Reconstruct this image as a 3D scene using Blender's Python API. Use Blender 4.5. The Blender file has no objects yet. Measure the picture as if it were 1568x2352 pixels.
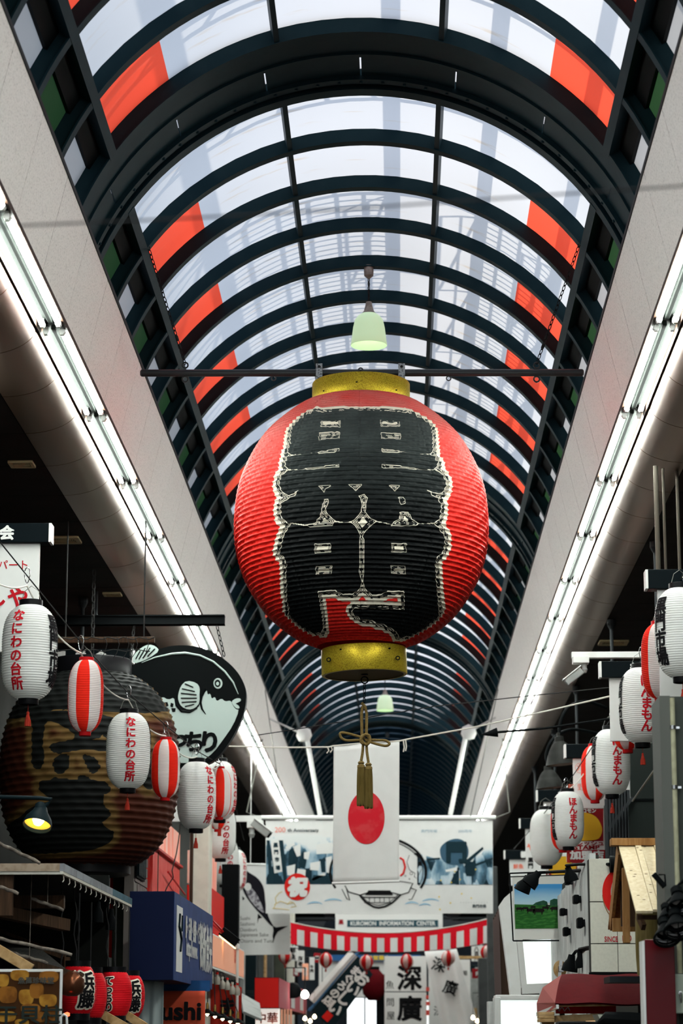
import bpy, bmesh, math, random
import numpy as np
from mathutils import Vector, Matrix, noise as mnoise
random.seed(7)
rng = np.random.default_rng(7)
C = bpy.context.scene.collection
SC = bpy.context.scene
PI = math.pi

# ------------------------------------------------------------------ camera
EYE = 1.6                                   # eye height above the street
FPX, CX, CY = 5553.0, 784.0, 1176.0         # 85 mm lens on a 1568 x 2352 frame
PITCH, YAW = math.radians(12.2335), math.radians(1.34089)
_F = np.array([-math.sin(YAW) * math.cos(PITCH), math.cos(YAW) * math.cos(PITCH), math.sin(PITCH)])
_R = np.array([math.cos(YAW), math.sin(YAW), 0.0])
_U = np.cross(_R, _F)
cam_d = bpy.data.cameras.new('camera'); cam = bpy.data.objects.new('camera', cam_d); C.objects.link(cam)
cam.matrix_world = Matrix(((_R[0], _U[0], -_F[0], 0), (_R[1], _U[1], -_F[1], 0), (_R[2], _U[2], -_F[2], EYE), (0, 0, 0, 1)))
cam_d.sensor_fit = 'VERTICAL'; cam_d.sensor_height = 36.0; cam_d.lens = FPX / 2352 * 36.0
cam_d.clip_start = 0.1; cam_d.clip_end = 1000
cam_d.dof.use_dof = True; cam_d.dof.focus_distance = 21.5; cam_d.dof.aperture_fstop = 2.6
SC.camera = cam

# ------------------------------------------------------------------ sky, sun, exposure
W = bpy.data.worlds.new('sky'); SC.world = W; W.use_nodes = True
_n = W.node_tree.nodes; _bg = _n['Background']
_sky = _n.new('ShaderNodeTexSky'); _sky.sky_type = 'NISHITA'; _sky.sun_disc = False
_sky.sun_elevation = math.radians(60); _sky.sun_rotation = math.radians(140); _sky.air_density = 1.0; _sky.dust_density = 1.5
_hz = _n.new('ShaderNodeMix'); _hz.data_type = 'RGBA'; _hz.inputs[0].default_value = 0.55; _hz.inputs[7].default_value = (2.6, 2.75, 2.9, 1)   # thin white haze over the blue
W.node_tree.links.new(_sky.outputs[0], _hz.inputs[6]); W.node_tree.links.new(_hz.outputs[2], _bg.inputs[0]); _bg.inputs[1].default_value = 0.29
sun_d = bpy.data.lights.new('sun', 'SUN'); sun_d.energy = 1.75; sun_d.angle = math.radians(0.6); sun_d.color = (1, .9, .78)
sun = bpy.data.objects.new('sun', sun_d); C.objects.link(sun)
sun.rotation_euler = Vector((-0.42, 0.42, -0.9)).to_track_quat('-Z', 'Y').to_euler()
sun.location = (10, -10, 30)
VS = SC.view_settings
VS.view_transform = 'Standard'; VS.look = 'None'; VS.gamma = 1.0; VS.use_curve_mapping = False
VS.exposure = 0.7
SC.cycles.max_bounces = 8; SC.cycles.diffuse_bounces = 4; SC.cycles.glossy_bounces = 3; SC.cycles.transmission_bounces = 4
SC.cycles.sample_clamp_indirect = 4.0

# ------------------------------------------------------------------ helpers
def at(px, py, Y):
    """World point at depth Y seen at pixel px, py of the 1568 x 2352 frame."""
    d = _F + _R * ((px - CX) / FPX) + _U * ((CY - py) / FPX)
    d = d * (Y / d[1])
    return Vector((d[0], d[1], d[2] + EYE))
def ppm(Y):                                  # pixels per metre at depth Y
    return FPX / Y / 0.985
class MB:
    """Collects simple shapes; build() links them as ONE mesh object."""
    def __init__(s): s.v = []; s.f = []; s.m = []; s.uv = None
    def add(s, vs, fs, mi=0):
        o = len(s.v); s.v += [tuple(v) for v in vs]; s.f += [tuple(i + o for i in f) for f in fs]; s.m += [mi] * len(fs); return s
    def box(s, a, b, mi=0, M=None):
        x0, y0, z0 = a; x1, y1, z1 = b
        vs = [(x0,y0,z0),(x1,y0,z0),(x1,y1,z0),(x0,y1,z0),(x0,y0,z1),(x1,y0,z1),(x1,y1,z1),(x0,y1,z1)]
        if M: vs = [M @ Vector(v) for v in vs]
        return s.add(vs, [(0,3,2,1),(4,5,6,7),(0,1,5,4),(1,2,6,5),(2,3,7,6),(3,0,4,7)], mi)
    def cbox(s, c, d, mi=0, M=None):
        return s.box([c[i]-d[i]/2 for i in range(3)], [c[i]+d[i]/2 for i in range(3)], mi, M)
    def bbox(s, a, b, r=.01, mi=0, M=None):
        """box with chamfered vertical and horizontal edges"""
        bm = bmesh.new(); bmesh.ops.create_cube(bm, size=1)
        for v in bm.verts: v.co = Vector([a[i] + (v.co[i] + .5) * (b[i]-a[i]) for i in range(3)])
        bmesh.ops.bevel(bm, geom=list(bm.edges), offset=r, segments=2, affect='EDGES', profile=.5)
        vs = [(M @ v.co if M else v.co) for v in bm.verts]; bm.verts.index_update()
        fs = [[v.index for v in f.verts] for f in bm.faces]; bm.free()
        return s.add(vs, fs, mi)
    def tube(s, pts, r, n=8, mi=0, cap=True, closed=False):
        pts = [Vector(p) for p in pts]; rs = r if isinstance(r, (list, tuple)) else [r]*len(pts); k = len(pts); ring = []
        T0 = None; nrm = None
        for i, p in enumerate(pts):
            if closed: t = pts[(i+1) % k] - pts[i-1]
            else: t = pts[min(i+1,k-1)] - pts[max(i-1,0)]
            t = t.normalized() if t.length > 1e-9 else Vector((0,0,1))
            if nrm is None:
                a = Vector((0,0,1)) if abs(t.z) < .9 else Vector((1,0,0)); nrm = t.cross(a).normalized()
            else:
                nrm = (nrm - t * nrm.dot(t)); nrm = nrm.normalized() if nrm.length > 1e-9 else t.orthogonal().normalized()
            bn = t.cross(nrm)
            ring.append([p + (nrm*math.cos(2*PI*j/n) + bn*math.sin(2*PI*j/n))*rs[i] for j in range(n)])
        vs = [v for rg in ring for v in rg]; fs = []
        for i in range(k if closed else k-1):
            for j in range(n):
                a, b = i*n+j, i*n+(j+1) % n; i2 = (i+1) % k; c, d = i2*n+(j+1) % n, i2*n+j
                fs.append((a,b,c,d))
        if cap and not closed: fs += [tuple(range(n-1,-1,-1)), tuple((k-1)*n+j for j in range(n))]
        return s.add(vs, fs, mi)
    def bar(s, a, b, r, n=8, mi=0): return s.tube([a, b], r, n, mi)
    def beam(s, a, b, w, h, mi=0, up=(0,0,1)):
        a, b = Vector(a), Vector(b); t = (b-a).normalized(); u = Vector(up); x = t.cross(u)
        if x.length < 1e-6: x = t.orthogonal()
        x.normalize(); u = x.cross(t)
        vs = [p + x*sx*w/2 + u*sz*h/2 for p in (a,b) for sx, sz in ((-1,-1),(1,-1),(1,1),(-1,1))]
        return s.add(vs, [(0,1,2,3),(7,6,5,4),(0,4,5,1),(1,5,6,2),(2,6,7,3),(3,7,4,0)], mi)
    def lathe(s, prof, n=24, o=(0,0,0), mi=0, cap0=False, cap1=False, M=None):
        o = Vector(o); vs = []; fs = []; k = len(prof)
        for r, z in prof:
            for j in range(n):
                v = Vector((r*math.cos(2*PI*j/n), r*math.sin(2*PI*j/n), z)); vs.append(o + (M @ v if M else v))
        for i in range(k-1):
            for j in range(n): fs.append((i*n+j, i*n+(j+1)%n, (i+1)*n+(j+1)%n, (i+1)*n+j))
        if cap0: fs.append(tuple(range(n-1,-1,-1)))
        if cap1: fs.append(tuple((k-1)*n+j for j in range(n)))
        return s.add(vs, fs, mi)
    def prism(s, poly, fn0, fn1, mi=0, side=True, back=True):
        """polygon poly (2D), fn0/fn1 map 2D points to the front and back face"""
        tri = tess(poly); n = len(poly)
        vs = [fn0(p) for p in poly] + [fn1(p) for p in poly]
        fs = [tuple(t) for t in tri]
        if back: fs += [tuple(i+n for i in reversed(t)) for t in tri]
        if side: fs += [(i, i+n, (i+1) % n + n, (i+1) % n) for i in range(n)]
        return s.add(vs, fs, mi)
    def torus(s, c, R, r, M=None, n=20, m=6, mi=0, arc=2*PI):
        c = Vector(c); k = n if arc > 6.28 else n+1
        pts = []
        for i in range(k):
            a = arc*i/n; v = Vector((R*math.cos(a), R*math.sin(a), 0)); pts.append(c + (M @ v if M else v))
        return s.tube(pts, r, m, mi, closed=arc > 6.28)
    def build(s, name, mats, parent=None, smooth=False, auto=None):
        me = bpy.data.meshes.new(name); me.from_pydata(s.v, [], s.f)
        ms = mats if isinstance(mats, (list, tuple)) else [mats]
        for m in ms: me.materials.append(m)
        if len(ms) > 1: me.polygons.foreach_set('material_index', s.m)
        if smooth: me.polygons.foreach_set('use_smooth', [True]*len(me.polygons))
        me.update()
        o = bpy.data.objects.new(name, me); C.objects.link(o)
        if parent: o.parent = parent; o.matrix_parent_inverse = parent.matrix_world.inverted()
        if auto is not None and hasattr(me, 'set_sharp_from_angle'):
            me.polygons.foreach_set('use_smooth', [True]*len(me.polygons)); me.set_sharp_from_angle(angle=math.radians(auto))
        return o
def tess(poly):
    from mathutils.geometry import tessellate_polygon
    return tessellate_polygon([[Vector((p[0], p[1], 0)) for p in poly]])
def tag(o, label, cat, group=None):
    o['label'] = label; o['category'] = cat
    if group: o['group'] = group
    return o
def thing(name, label, cat, loc=(0,0,0), group=None):
    o = bpy.data.objects.new(name, None); o.empty_display_size = .1; C.objects.link(o); o.location = loc
    o.matrix_world = Matrix.Translation(Vector(loc))
    return tag(o, label, cat, group)
def structure(name, parent=None, mesh=None):
    o = bpy.data.objects.new(name, mesh); C.objects.link(o)
    if parent: o.parent = parent
    else: o['kind'] = 'structure'
    return o
def inst(name, me, parent, M=None):
    o = bpy.data.objects.new(name, me); C.objects.link(o); o.parent = parent
    if M is not None: o.matrix_local = M
    return o
def copy_tree(root, loc, label=None, group=None, rotz=0.0, scale=None):
    r = root.copy(); C.objects.link(r); r.location = loc; r.rotation_euler = (0,0,rotz)
    if scale: r.scale = (scale,)*3
    if label: r['label'] = label
    if group: r['group'] = group
    for ch in list(root.children):
        c = ch.copy(); C.objects.link(c); c.parent = r
        for g in ch.children:
            d = g.copy(); C.objects.link(d); d.parent = c
    return r
ORD = ['first', 'second', 'third', 'fourth', 'fifth', 'sixth', 'seventh', 'eighth', 'ninth', 'tenth', 'eleventh', 'twelfth', 'thirteenth', 'fourteenth', 'fifteenth', 'sixteenth', 'seventeenth', 'eighteenth']
def arc_pts(n, a0, a1): return [a0 + (a1-a0)*i/n for i in range(n+1)]

# ------------------------------------------------------------------ materials
def _sk(b, k, v):
    if k in b.inputs: b.inputs[k].default_value = v
def mat(name, col, rough=.6, metal=0, var=0, vs=8, vcol=None, bump=0, bs=40, spec=.04, stretch=None, trans=0, coat=0, detail=4, vlo=.45, vhi=.6):
    """Principled material; var blends towards vcol through a noise; trans mixes in a translucent share."""
    m = bpy.data.materials.new(name); m.use_nodes = True; nt = m.node_tree; N = nt.nodes; L = nt.links
    b = N['Principled BSDF']; out = N['Material Output']
    b.inputs['Base Color'].default_value = (*col, 1); b.inputs['Roughness'].default_value = rough; b.inputs['Metallic'].default_value = metal
    _sk(b, 'Specular IOR Level', spec); _sk(b, 'Coat Weight', coat)
    csock = None
    if var or bump:
        tc = N.new('ShaderNodeTexCoord'); mp = N.new('ShaderNodeMapping'); L.new(tc.outputs['Object'], mp.inputs[0])
        if stretch: mp.inputs['Scale'].default_value = stretch
    if var:
        nz = N.new('ShaderNodeTexNoise'); nz.inputs['Scale'].default_value = vs; nz.inputs['Detail'].default_value = detail; L.new(mp.outputs[0], nz.inputs['Vector'])
        mr = N.new('ShaderNodeMapRange'); mr.inputs[1].default_value = vlo; mr.inputs[2].default_value = vhi; mr.inputs[4].default_value = var; L.new(nz.outputs['Fac'], mr.inputs[0])
        mx = N.new('ShaderNodeMix'); mx.data_type = 'RGBA'; L.new(mr.outputs[0], mx.inputs[0])
        mx.inputs[6].default_value = (*col, 1); mx.inputs[7].default_value = (*(vcol or tuple(c*.5 for c in col)), 1)
        L.new(mx.outputs[2], b.inputs['Base Color']); csock = mx.outputs[2]
    if bump:
        n2 = N.new('ShaderNodeTexNoise'); n2.inputs['Scale'].default_value = bs; n2.inputs['Detail'].default_value = 3; L.new(mp.outputs[0], n2.inputs['Vector'])
        bp = N.new('ShaderNodeBump'); bp.inputs['Strength'].default_value = bump; bp.inputs['Distance'].default_value = .01
        L.new(n2.outputs['Fac'], bp.inputs['Height']); L.new(bp.outputs[0], b.inputs['Normal'])
    if trans:
        t = N.new('ShaderNodeBsdfTranslucent'); t.inputs[0].default_value = (*col, 1)
        if csock: L.new(csock, t.inputs[0])
        ms = N.new('ShaderNodeMixShader'); ms.inputs[0].default_value = trans
        L.new(b.outputs[0], ms.inputs[1]); L.new(t.outputs[0], ms.inputs[2]); L.new(ms.outputs[0], out.inputs[0])
    return m
def emis(name, col, strength):
    m = bpy.data.materials.new(name); m.use_nodes = True; nt = m.node_tree
    b = nt.nodes['Principled BSDF']; b.inputs['Base Color'].default_value = (*col, 1)
    b.inputs['Emission Color'].default_value = (*col, 1); b.inputs['Emission Strength'].default_value = strength
    return m
def wood(name, c0, c1, rings=9, stretch=(1,1,1), rough=.6):
    m = bpy.data.materials.new(name); m.use_nodes = True; nt = m.node_tree; N = nt.nodes; L = nt.links; b = N['Principled BSDF']
    tc = N.new('ShaderNodeTexCoord'); mp = N.new('ShaderNodeMapping'); L.new(tc.outputs['Object'], mp.inputs[0]); mp.inputs['Scale'].default_value = stretch
    nz = N.new('ShaderNodeTexNoise'); nz.inputs['Scale'].default_value = rings; nz.inputs['Detail'].default_value = 5; nz.inputs['Distortion'].default_value = .6
    L.new(mp.outputs[0], nz.inputs['Vector'])
    r = N.new('ShaderNodeValToRGB'); r.color_ramp.elements[0].position = .35; r.color_ramp.elements[1].position = .65
    r.color_ramp.elements[0].color = (*c0, 1); r.color_ramp.elements[1].color = (*c1, 1)
    L.new(nz.outputs['Fac'], r.inputs[0]); L.new(r.outputs[0], b.inputs['Base Color']); b.inputs['Roughness'].default_value = rough; _sk(b, 'Specular IOR Level', .08)
    return m
M_ = {}
def mk(name, *a, **k): M_[name] = mat(name, *a, **k); return M_[name]
STEEL = mk('teal_black_steel', (.0095,.028,.036), .45, 0, .5, 6, (.014,.034,.042), spec=.06)
BLACK = mk('black_metal', (.004,.005,.0055), .6, spec=.03)
CHAR = mk('charcoal_paint', (.02,.022,.024), .5)
RINGBLK = mk('black_lacquer', (.004,.004,.005), .4, spec=.1)
WHITE = mk('white_cloth', (.68,.68,.665), .85, var=.25, vs=5, vcol=(.6,.6,.585))
WPAINT = mk('white_paint', (.7,.71,.69), .5, var=.3, vs=4, vcol=(.58,.58,.55))
CREAM = mk('cream_paint', (.62,.6,.52), .6, var=.4, vs=6, vcol=(.5,.48,.42))
GREY = mk('grey_paint', (.3,.31,.3), .6, var=.4, vs=5)
DGREY = mk('dark_grey_paint', (.07,.075,.075), .6, var=.4, vs=3)
GREYGREEN = mk('grey_green_plaster', (.055,.06,.046), .8, var=.5, vs=3, vcol=(.04,.045,.035))
RED = mk('bright_red_paint', (.62,.018,.014), .55)
REDCLOTH = mk('red_cloth', (.66,.022,.02), .85, trans=.15)
DRED = mk('dark_red_awning', (.075,.003,.005), .8, var=.4, vs=9, vcol=(.055,.002,.004))
INK = mk('black_ink', (.008,.008,.009), .7)
REDINK = mk('red_ink', (.45,.012,.02), .7)
PALERED = mk('pale_red_ink', (.75,.18,.12), .7)
GALV = mk('galvanised_steel', (.33,.36,.38), .5, .6, .8, 60, (.08,.09,.1), vlo=.5, vhi=.58)
PIPE = mk('dark_pipe', (.035,.04,.043), .4, .5, spec=.4)
WIRE = mk('wire', (.2,.2,.18), .6, .3)
DWIRE = mk('dark_wire', (.025,.025,.025), .6)
CORD = mk('white_cord', (.6,.58,.52), .8)
CHROME = mk('bright_metal', (.6,.6,.6), .25, 1)
GOLD = mk('gold_speckled', (.5,.38,.03), .38, .55, .7, 120, (.2,.13,.012), detail=2, vlo=.45, vhi=.62)
WOODL = wood('pale_pine', (.62,.5,.3), (.72,.62,.42), 5, (6, 6, .7))
WOODM = wood('orange_pine', (.3,.14,.045), (.42,.22,.08), 5, (8, 8, .8))
WOODD = wood('dark_wood', (.035,.02,.012), (.075,.04,.022), 5, (8, 8, .8))
TANWOOD = wood('tan_timber', (.34,.2,.08), (.5,.33,.16), 5, (3, 3, 3))
BROWN = mk('brown_steel', (.045,.026,.018), .5)
# ================================================================== large structure: vault, fascias, eaves, walls, street
AX, AZ, AR = -0.29, 7.2, 2.42               # axis of the vault and its inner radius
YR = lambda k: 19.77 + 1.226*k               # depth of rib k
K0, K1 = -14, 74
EXPANSION = (-13, -1, 11, 23, 35, 47, 59, 71)
def is_red(k): return (k % 2 == 1) if k >= 0 else (k % 2 == 0)
def pol(r, a): return (AX + r*math.sin(a), AZ + r*math.cos(a))   # a from the vertical, + to the right
D2 = math.radians

def sheet(name, col, spec=.3, streak=None):
    m = bpy.data.materials.new(name); m.use_nodes = True; nt = m.node_tree; N = nt.nodes; L = nt.links
    b = N['Principled BSDF']; out = N['Material Output']; b.inputs['Roughness'].default_value = .35; _sk(b, 'Specular IOR Level', spec)
    tc = N.new('ShaderNodeTexCoord'); mp = N.new('ShaderNodeMapping'); mp.inputs['Scale'].default_value = (1.2, 6, 1.2); L.new(tc.outputs['Object'], mp.inputs[0])
    nz = N.new('ShaderNodeTexNoise'); nz.inputs['Scale'].default_value = 1.3; nz.inputs['Detail'].default_value = 4; L.new(mp.outputs[0], nz.inputs['Vector'])
    r = N.new('ShaderNodeValToRGB'); r.color_ramp.elements[0].position = .62; r.color_ramp.elements[1].position = .76
    r.color_ramp.elements[0].color = (*col, 1); r.color_ramp.elements[1].color = (*(streak or col), 1); L.new(nz.outputs['Fac'], r.inputs[0])
    t = N.new('ShaderNodeBsdfTranslucent'); L.new(r.outputs[0], t.inputs[0])
    b.inputs['Base Color'].default_value = tuple(c*.35 for c in col) + (1,)
    ms = N.new('ShaderNodeMixShader'); ms.inputs[0].default_value = .86; L.new(b.outputs[0], ms.inputs[1]); L.new(t.outputs[0], ms.inputs[2]); L.new(ms.outputs[0], out.inputs[0])
    return m
PANE = sheet('milky_polycarbonate', (.56, .575, .58), streak=(.52, .46, .38))
REDPANE = sheet('red_polycarbonate', (.86, .085, .042), streak=(.86, .12, .07))
SHADEPANE = sheet('shaded_blue_polycarbonate', (.035, .06, .085))  # dark blue stands in for the shade over the far bays
SIDEGREY = mk('side_panel_grey', (.42, .42, .41), .5, trans=.6)
SIDEGREEN = mk('side_panel_green', (.022, .06, .022), .5, trans=.6)
FASCIA = mk('speckled_fascia', (.88, .84, .79), .45, 0, .8, 75, (.52, .49, .45), detail=6, vlo=.52, vhi=.66, bump=.1, bs=90, spec=.3)
DARKTRIM = mk('dark_trim', (.02, .02, .02), .5)
COVE = mk('bronze_cove', (.17, .088, .042), .3, .95, .7, 260, (.12, .064, .03), detail=2, bump=.08, bs=200)
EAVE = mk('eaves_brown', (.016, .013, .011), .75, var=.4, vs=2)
TRAY = mk('grey_tray', (.0075, .009, .008), .8, spec=.03)
TUBE = emis('fluorescent_tube', (.93, 1.0, .94), 75)
VENT = mk('vent_cream', (.42, .36, .2), .6)
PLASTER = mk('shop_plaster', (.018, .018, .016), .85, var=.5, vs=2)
STREET = mk('street_paving', (.06, .057, .052), .8, var=.5, vs=3)

vault = structure('ceiling')
def arc_sheet(r, a0, a1, y0, y1, n):
    mb = MB(); vs = []
    for i in range(n+1):
        x, z = pol(r, a0 + (a1-a0)*i/n); vs += [(x, y0, z), (x, y1, z)]
    mb.add(vs, [(2*i, 2*i+2, 2*i+3, 2*i+1) for i in range(n)]); return mb
def arc_bar(mb, r0, r1, a0, a1, y0, y1, n, mi=0):
    vs = []
    for i in range(n+1):
        a = a0 + (a1-a0)*i/n
        for r, y in ((r0, y0), (r0, y1), (r1, y1), (r1, y0)):
            x, z = pol(r, a); vs.append((x, y, z))
    fs = []
    for i in range(n):
        b = 4*i
        fs += [(b+j, b+(j+1) % 4, b+4+(j+1) % 4, b+4+j) for j in range(4)]
    fs += [(3,2,1,0), tuple(4*n+j for j in range(4))]
    mb.add(vs, fs, mi); return mb
AW = D2(92)
mb = MB(); arc_bar(mb, AR+.012, AR+.14, -AW, AW, -.022, .022, 64); arc_bar(mb, AR, AR+.014, -AW, AW, -.055, .055, 64)
rib0 = mb.build('rib', STEEL, vault, auto=30); rib0.location.y = YR(0); RIB = rib0.data
mb = MB(); arc_bar(mb, AR+.012, AR+.24, -AW, AW, -.05, .05, 64); arc_bar(mb, AR, AR+.014, -AW, AW, -.075, .075, 64)
TRIB = mb.build('expansion_rib', STEEL, vault, auto=30); TRIB.location.y = YR(-1); TRIB = TRIB.data
for k in range(K0, K1+2):
    big = k in EXPANSION or (k-1) in EXPANSION
    if k in (0, -1) and not (k == 0): continue
    if k == 0: bpy.data.objects.remove(rib0); rib0 = None
    o = inst('expansion_rib' if big else 'rib', TRIB if big else RIB, vault); o.location.y = YR(k)
A_M, A_R, A_P, A_S = D2(16.0), D2(37.4), D2(55.4), D2(84)
YA, YB = YR(K0), YR(K1+1)
def purlin_seg(a, w, r0, r1, y0, y1):
    mb = MB(); x, z = pol(1, a); u = Vector((math.sin(a), 0, math.cos(a))); c = Vector((AX, 0, AZ))
    mb.beam(c + u*(r0+r1)/2 + Vector((0, y0, 0)), c + u*(r0+r1)/2 + Vector((0, y1, 0)), w, r1-r0, up=u); return mb
for a, w, r0, r1, nm in ((-A_P, .085, AR-.005, AR+.2, 'purlin'), (A_P, .085, AR-.005, AR+.2, 'purlin'), (-A_M, .045, AR+.012, AR+.13, 'mullion'), (A_M, .045, AR+.012, AR+.13, 'mullion')):
    stops = [YA] + [y for k in EXPANSION for y in (YR(k), YR(k+1))] + [YB]
    for y0, y1 in zip(stops[::2], stops[1::2]):
        if y1 - y0 > .2: purlin_seg(a, w, r0, r1, y0+.03, y1-.03).build(nm, STEEL, vault)
# panes: one object each where they can be told apart, shared meshes
RP = AR + .135
dY = 1.226
def pane_mesh(nm, m, a0, a1, n=7, r=RP):
    o = arc_sheet(r, a0, a1, .0, dY, n).build(nm, m, None, smooth=True); me = o.data; bpy.data.objects.remove(o); return me
PM = {'pane_side_l': pane_mesh('pane', PANE, -A_P, -A_M), 'pane_c': pane_mesh('pane', PANE, -A_M, A_M), 'pane_side_r': pane_mesh('pane', PANE, A_M, A_P),
      'short_l': pane_mesh('pane', PANE, -A_R, -A_M), 'short_r': pane_mesh('pane', PANE, A_M, A_R),
      'red_l': pane_mesh('red_pane', REDPANE, -A_P, -A_R), 'red_r': pane_mesh('red_pane', REDPANE, A_R, A_P)}
SG = {}
for s in (-1, 1):
    for nm, m in (('grey', SIDEGREY), ('green', SIDEGREEN)):
        mb = arc_sheet(AR+.138, s*D2(59.5), s*A_S, 0, dY, 5)
        o = mb.build('side_panel', m, None, smooth=True); SG[s, nm] = o.data; bpy.data.objects.remove(o)
mb = MB()
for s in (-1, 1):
    o = arc_bar(MB(), AR+.10, AR+.14, s*D2(56), s*D2(60), 0, dY, 4).build('purlin_shade_strip', BLACK, None); SG[s, 'purlin_shade_strip'] = o.data; bpy.data.objects.remove(o)  # black strip put in for the shade beside each purlin
far = {'w': MB(), 'r': MB(), 'd': MB()}
def sh(mb, a0, a1, k, n=5):
    o = arc_sheet(RP, a0, a1, YR(k), YR(k+1), n); mb.add(o.v, o.f)
for k in range(K0, K1+1):
    if k in EXPANSION:
        continue
    T = Matrix.Translation((0, YR(k), 0)); red = is_red(k)
    if -6 <= k <= 34:
        inst('pane', PM['pane_c'], vault, T)
        if red:
            inst('pane', PM['short_l'], vault, T); inst('pane', PM['short_r'], vault, T)
            inst('red_pane', PM['red_l'], vault, T); inst('red_pane', PM['red_r'], vault, T)
        else:
            inst('pane', PM['pane_side_l'], vault, T); inst('pane', PM['pane_side_r'], vault, T)
        for s in (-1, 1):
            inst('side_panel', SG[s, 'grey' if red else 'green'], vault, T)
            inst('purlin_shade_strip', SG[s, 'purlin_shade_strip'], vault, T)
    elif k < -6:
        sh(far['w'], -A_R, A_R, k)
        for a0, a1 in ((-A_P, -A_R), (A_R, A_P)): sh(far['r' if red else 'w'], a0, a1, k)
        for a0, a1 in ((-A_S, -A_P), (A_P, A_S)): sh(far['d'], a0, a1, k)
    else:
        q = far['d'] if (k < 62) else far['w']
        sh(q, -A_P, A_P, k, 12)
        for a0, a1 in ((-A_S, -A_P), (A_P, A_S)): sh(far['d'], a0, a1, k)
for q, m, nm in (('w', PANE, 'far_white_panes'), ('r', REDPANE, 'far_red_panes'), ('d', SHADEPANE, 'far_shaded_panes')):
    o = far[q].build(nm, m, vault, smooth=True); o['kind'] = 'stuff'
# opaque expansion bays with slits of daylight
mbn = MB(); arc_bar(mbn, AR+.05, AR+.07, -AW, AW, 0, dY*.42, 60)
NEAR = mbn.build('soffit_band', STEEL, None, auto=30); ND = NEAR.data; bpy.data.objects.remove(NEAR)
mbr = MB(); arc_bar(mbr, AR+.03, AR+.06, -AW, AW, dY*.38, dY*.43, 60); arc_bar(mbr, AR+.02, AR+.06, -AW, AW, dY*.80, dY*.88, 60)
for i in range(-16, 17):
    a = D2(i*4.4); x, z = pol(AR+.016, a); mbr.lathe([(.0,-.012),(.014,-.01),(.014,.01)], 6, (x, dY*.84, z))
RL = mbr.build('soffit_rail', STEEL, None, auto=30); RD = RL.data; bpy.data.objects.remove(RL)
cuts = [-AW, D2(-76), D2(-57.5), D2(-38.5), D2(-19), 0, D2(19), D2(38.5), D2(57.5), D2(76), AW]
SP = []
for a0, a1 in zip(cuts, cuts[1:]):
    g = .0028
    o = arc_bar(MB(), AR+.06, AR+.075, a0+g, a1-g, dY*.42, dY*.82, 10).build('soffit_panel', STEEL, None, auto=30); SP.append(o.data); bpy.data.objects.remove(o)
o = arc_bar(MB(), AR+.05, AR+.07, -AW, AW, dY*.82, dY, 60).build('soffit_band', STEEL, None, auto=30); FD = o.data; bpy.data.objects.remove(o)
o = arc_sheet(AR+.2, -AW, AW, 0, dY, 40).build('expansion_cover', PANE, None, smooth=True); ED = o.data; bpy.data.objects.remove(o)
for k in EXPANSION:
    T = Matrix.Translation((0, YR(k), 0))
    inst('soffit_band', ND, vault, T); inst('soffit_band', FD, vault, T); inst('soffit_rail', RD, vault, T); inst('expansion_cover', ED, vault, T)
    for me in SP: inst('soffit_panel', me, vault, T)
# maintenance steelwork outside the vault: hoops, catwalk grating, rails (it throws the lattice shadows)
RO = AR + .75
mb = MB()
for k in range(K0, 20):
    if k % 2 == 0:
        arc_bar(mb, RO, RO+.08, -D2(80), D2(80), YR(k)-.04, YR(k)+.04, 20)
        arc_bar(mb, RO+.45, RO+.5, -D2(62), D2(62), YR(k)-.03, YR(k)+.03, 16)
        for i in range(-9, 10):
            a, a2 = D2(i*6.4), D2((i+.5)*6.4)
            p, q = pol(RO+.06, a), pol(RO+.46, a2); mb.bar((p[0], YR(k), p[1]), (q[0], YR(k), q[1]), .022, 5)
o = mb.build('outer_truss', GALV, vault); o['kind'] = 'stuff'
mb = MB()
for side in (0, 1):
    for a in ((-12, 12) if side == 0 else (26, 40)):
        x, z = pol(RO+.55, D2(a)); mb.beam((x, YA, z), (x, 46, z), .1, .14)
    xs = [pol(RO+.62, D2(a)) for a in ((-12, 12) if side == 0 else (26, 40))]
    for i in range(7 if side == 0 else 5):
        t = i/(6 if side == 0 else 4); x = xs[0][0]*(1-t)+xs[1][0]*t; z = xs[0][1]*(1-t)+xs[1][1]*t
        mb.box((x-.012, 22.2, z), (x+.012, 42, z+.05))
    y = 22.2
    while y < 42:
        mb.beam((xs[0][0], y, xs[0][1]+.02), (xs[1][0], y, xs[1][1]+.02), .02, .05); y += .16
    for a in ((-12, 12) if side == 0 else (26, 40)):
        x, z = pol(RO+.62, D2(a)); y = 22.2
        while y < 40:
            mb.bar((x, y, z), (x, y, z+1.0), .02, 5); mb.bar((x, y, z+.1), (x, y+2.45, z+.95), .018, 5); y += 2.45
        mb.bar((x, 22.2, z+1), (x, 42, z+1), .022, 5); mb.bar((x, 22.2, z+.5), (x, 42, z+.5), .018, 5)
o = mb.build('outer_catwalk', GALV, vault); o['kind'] = 'stuff'

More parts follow.
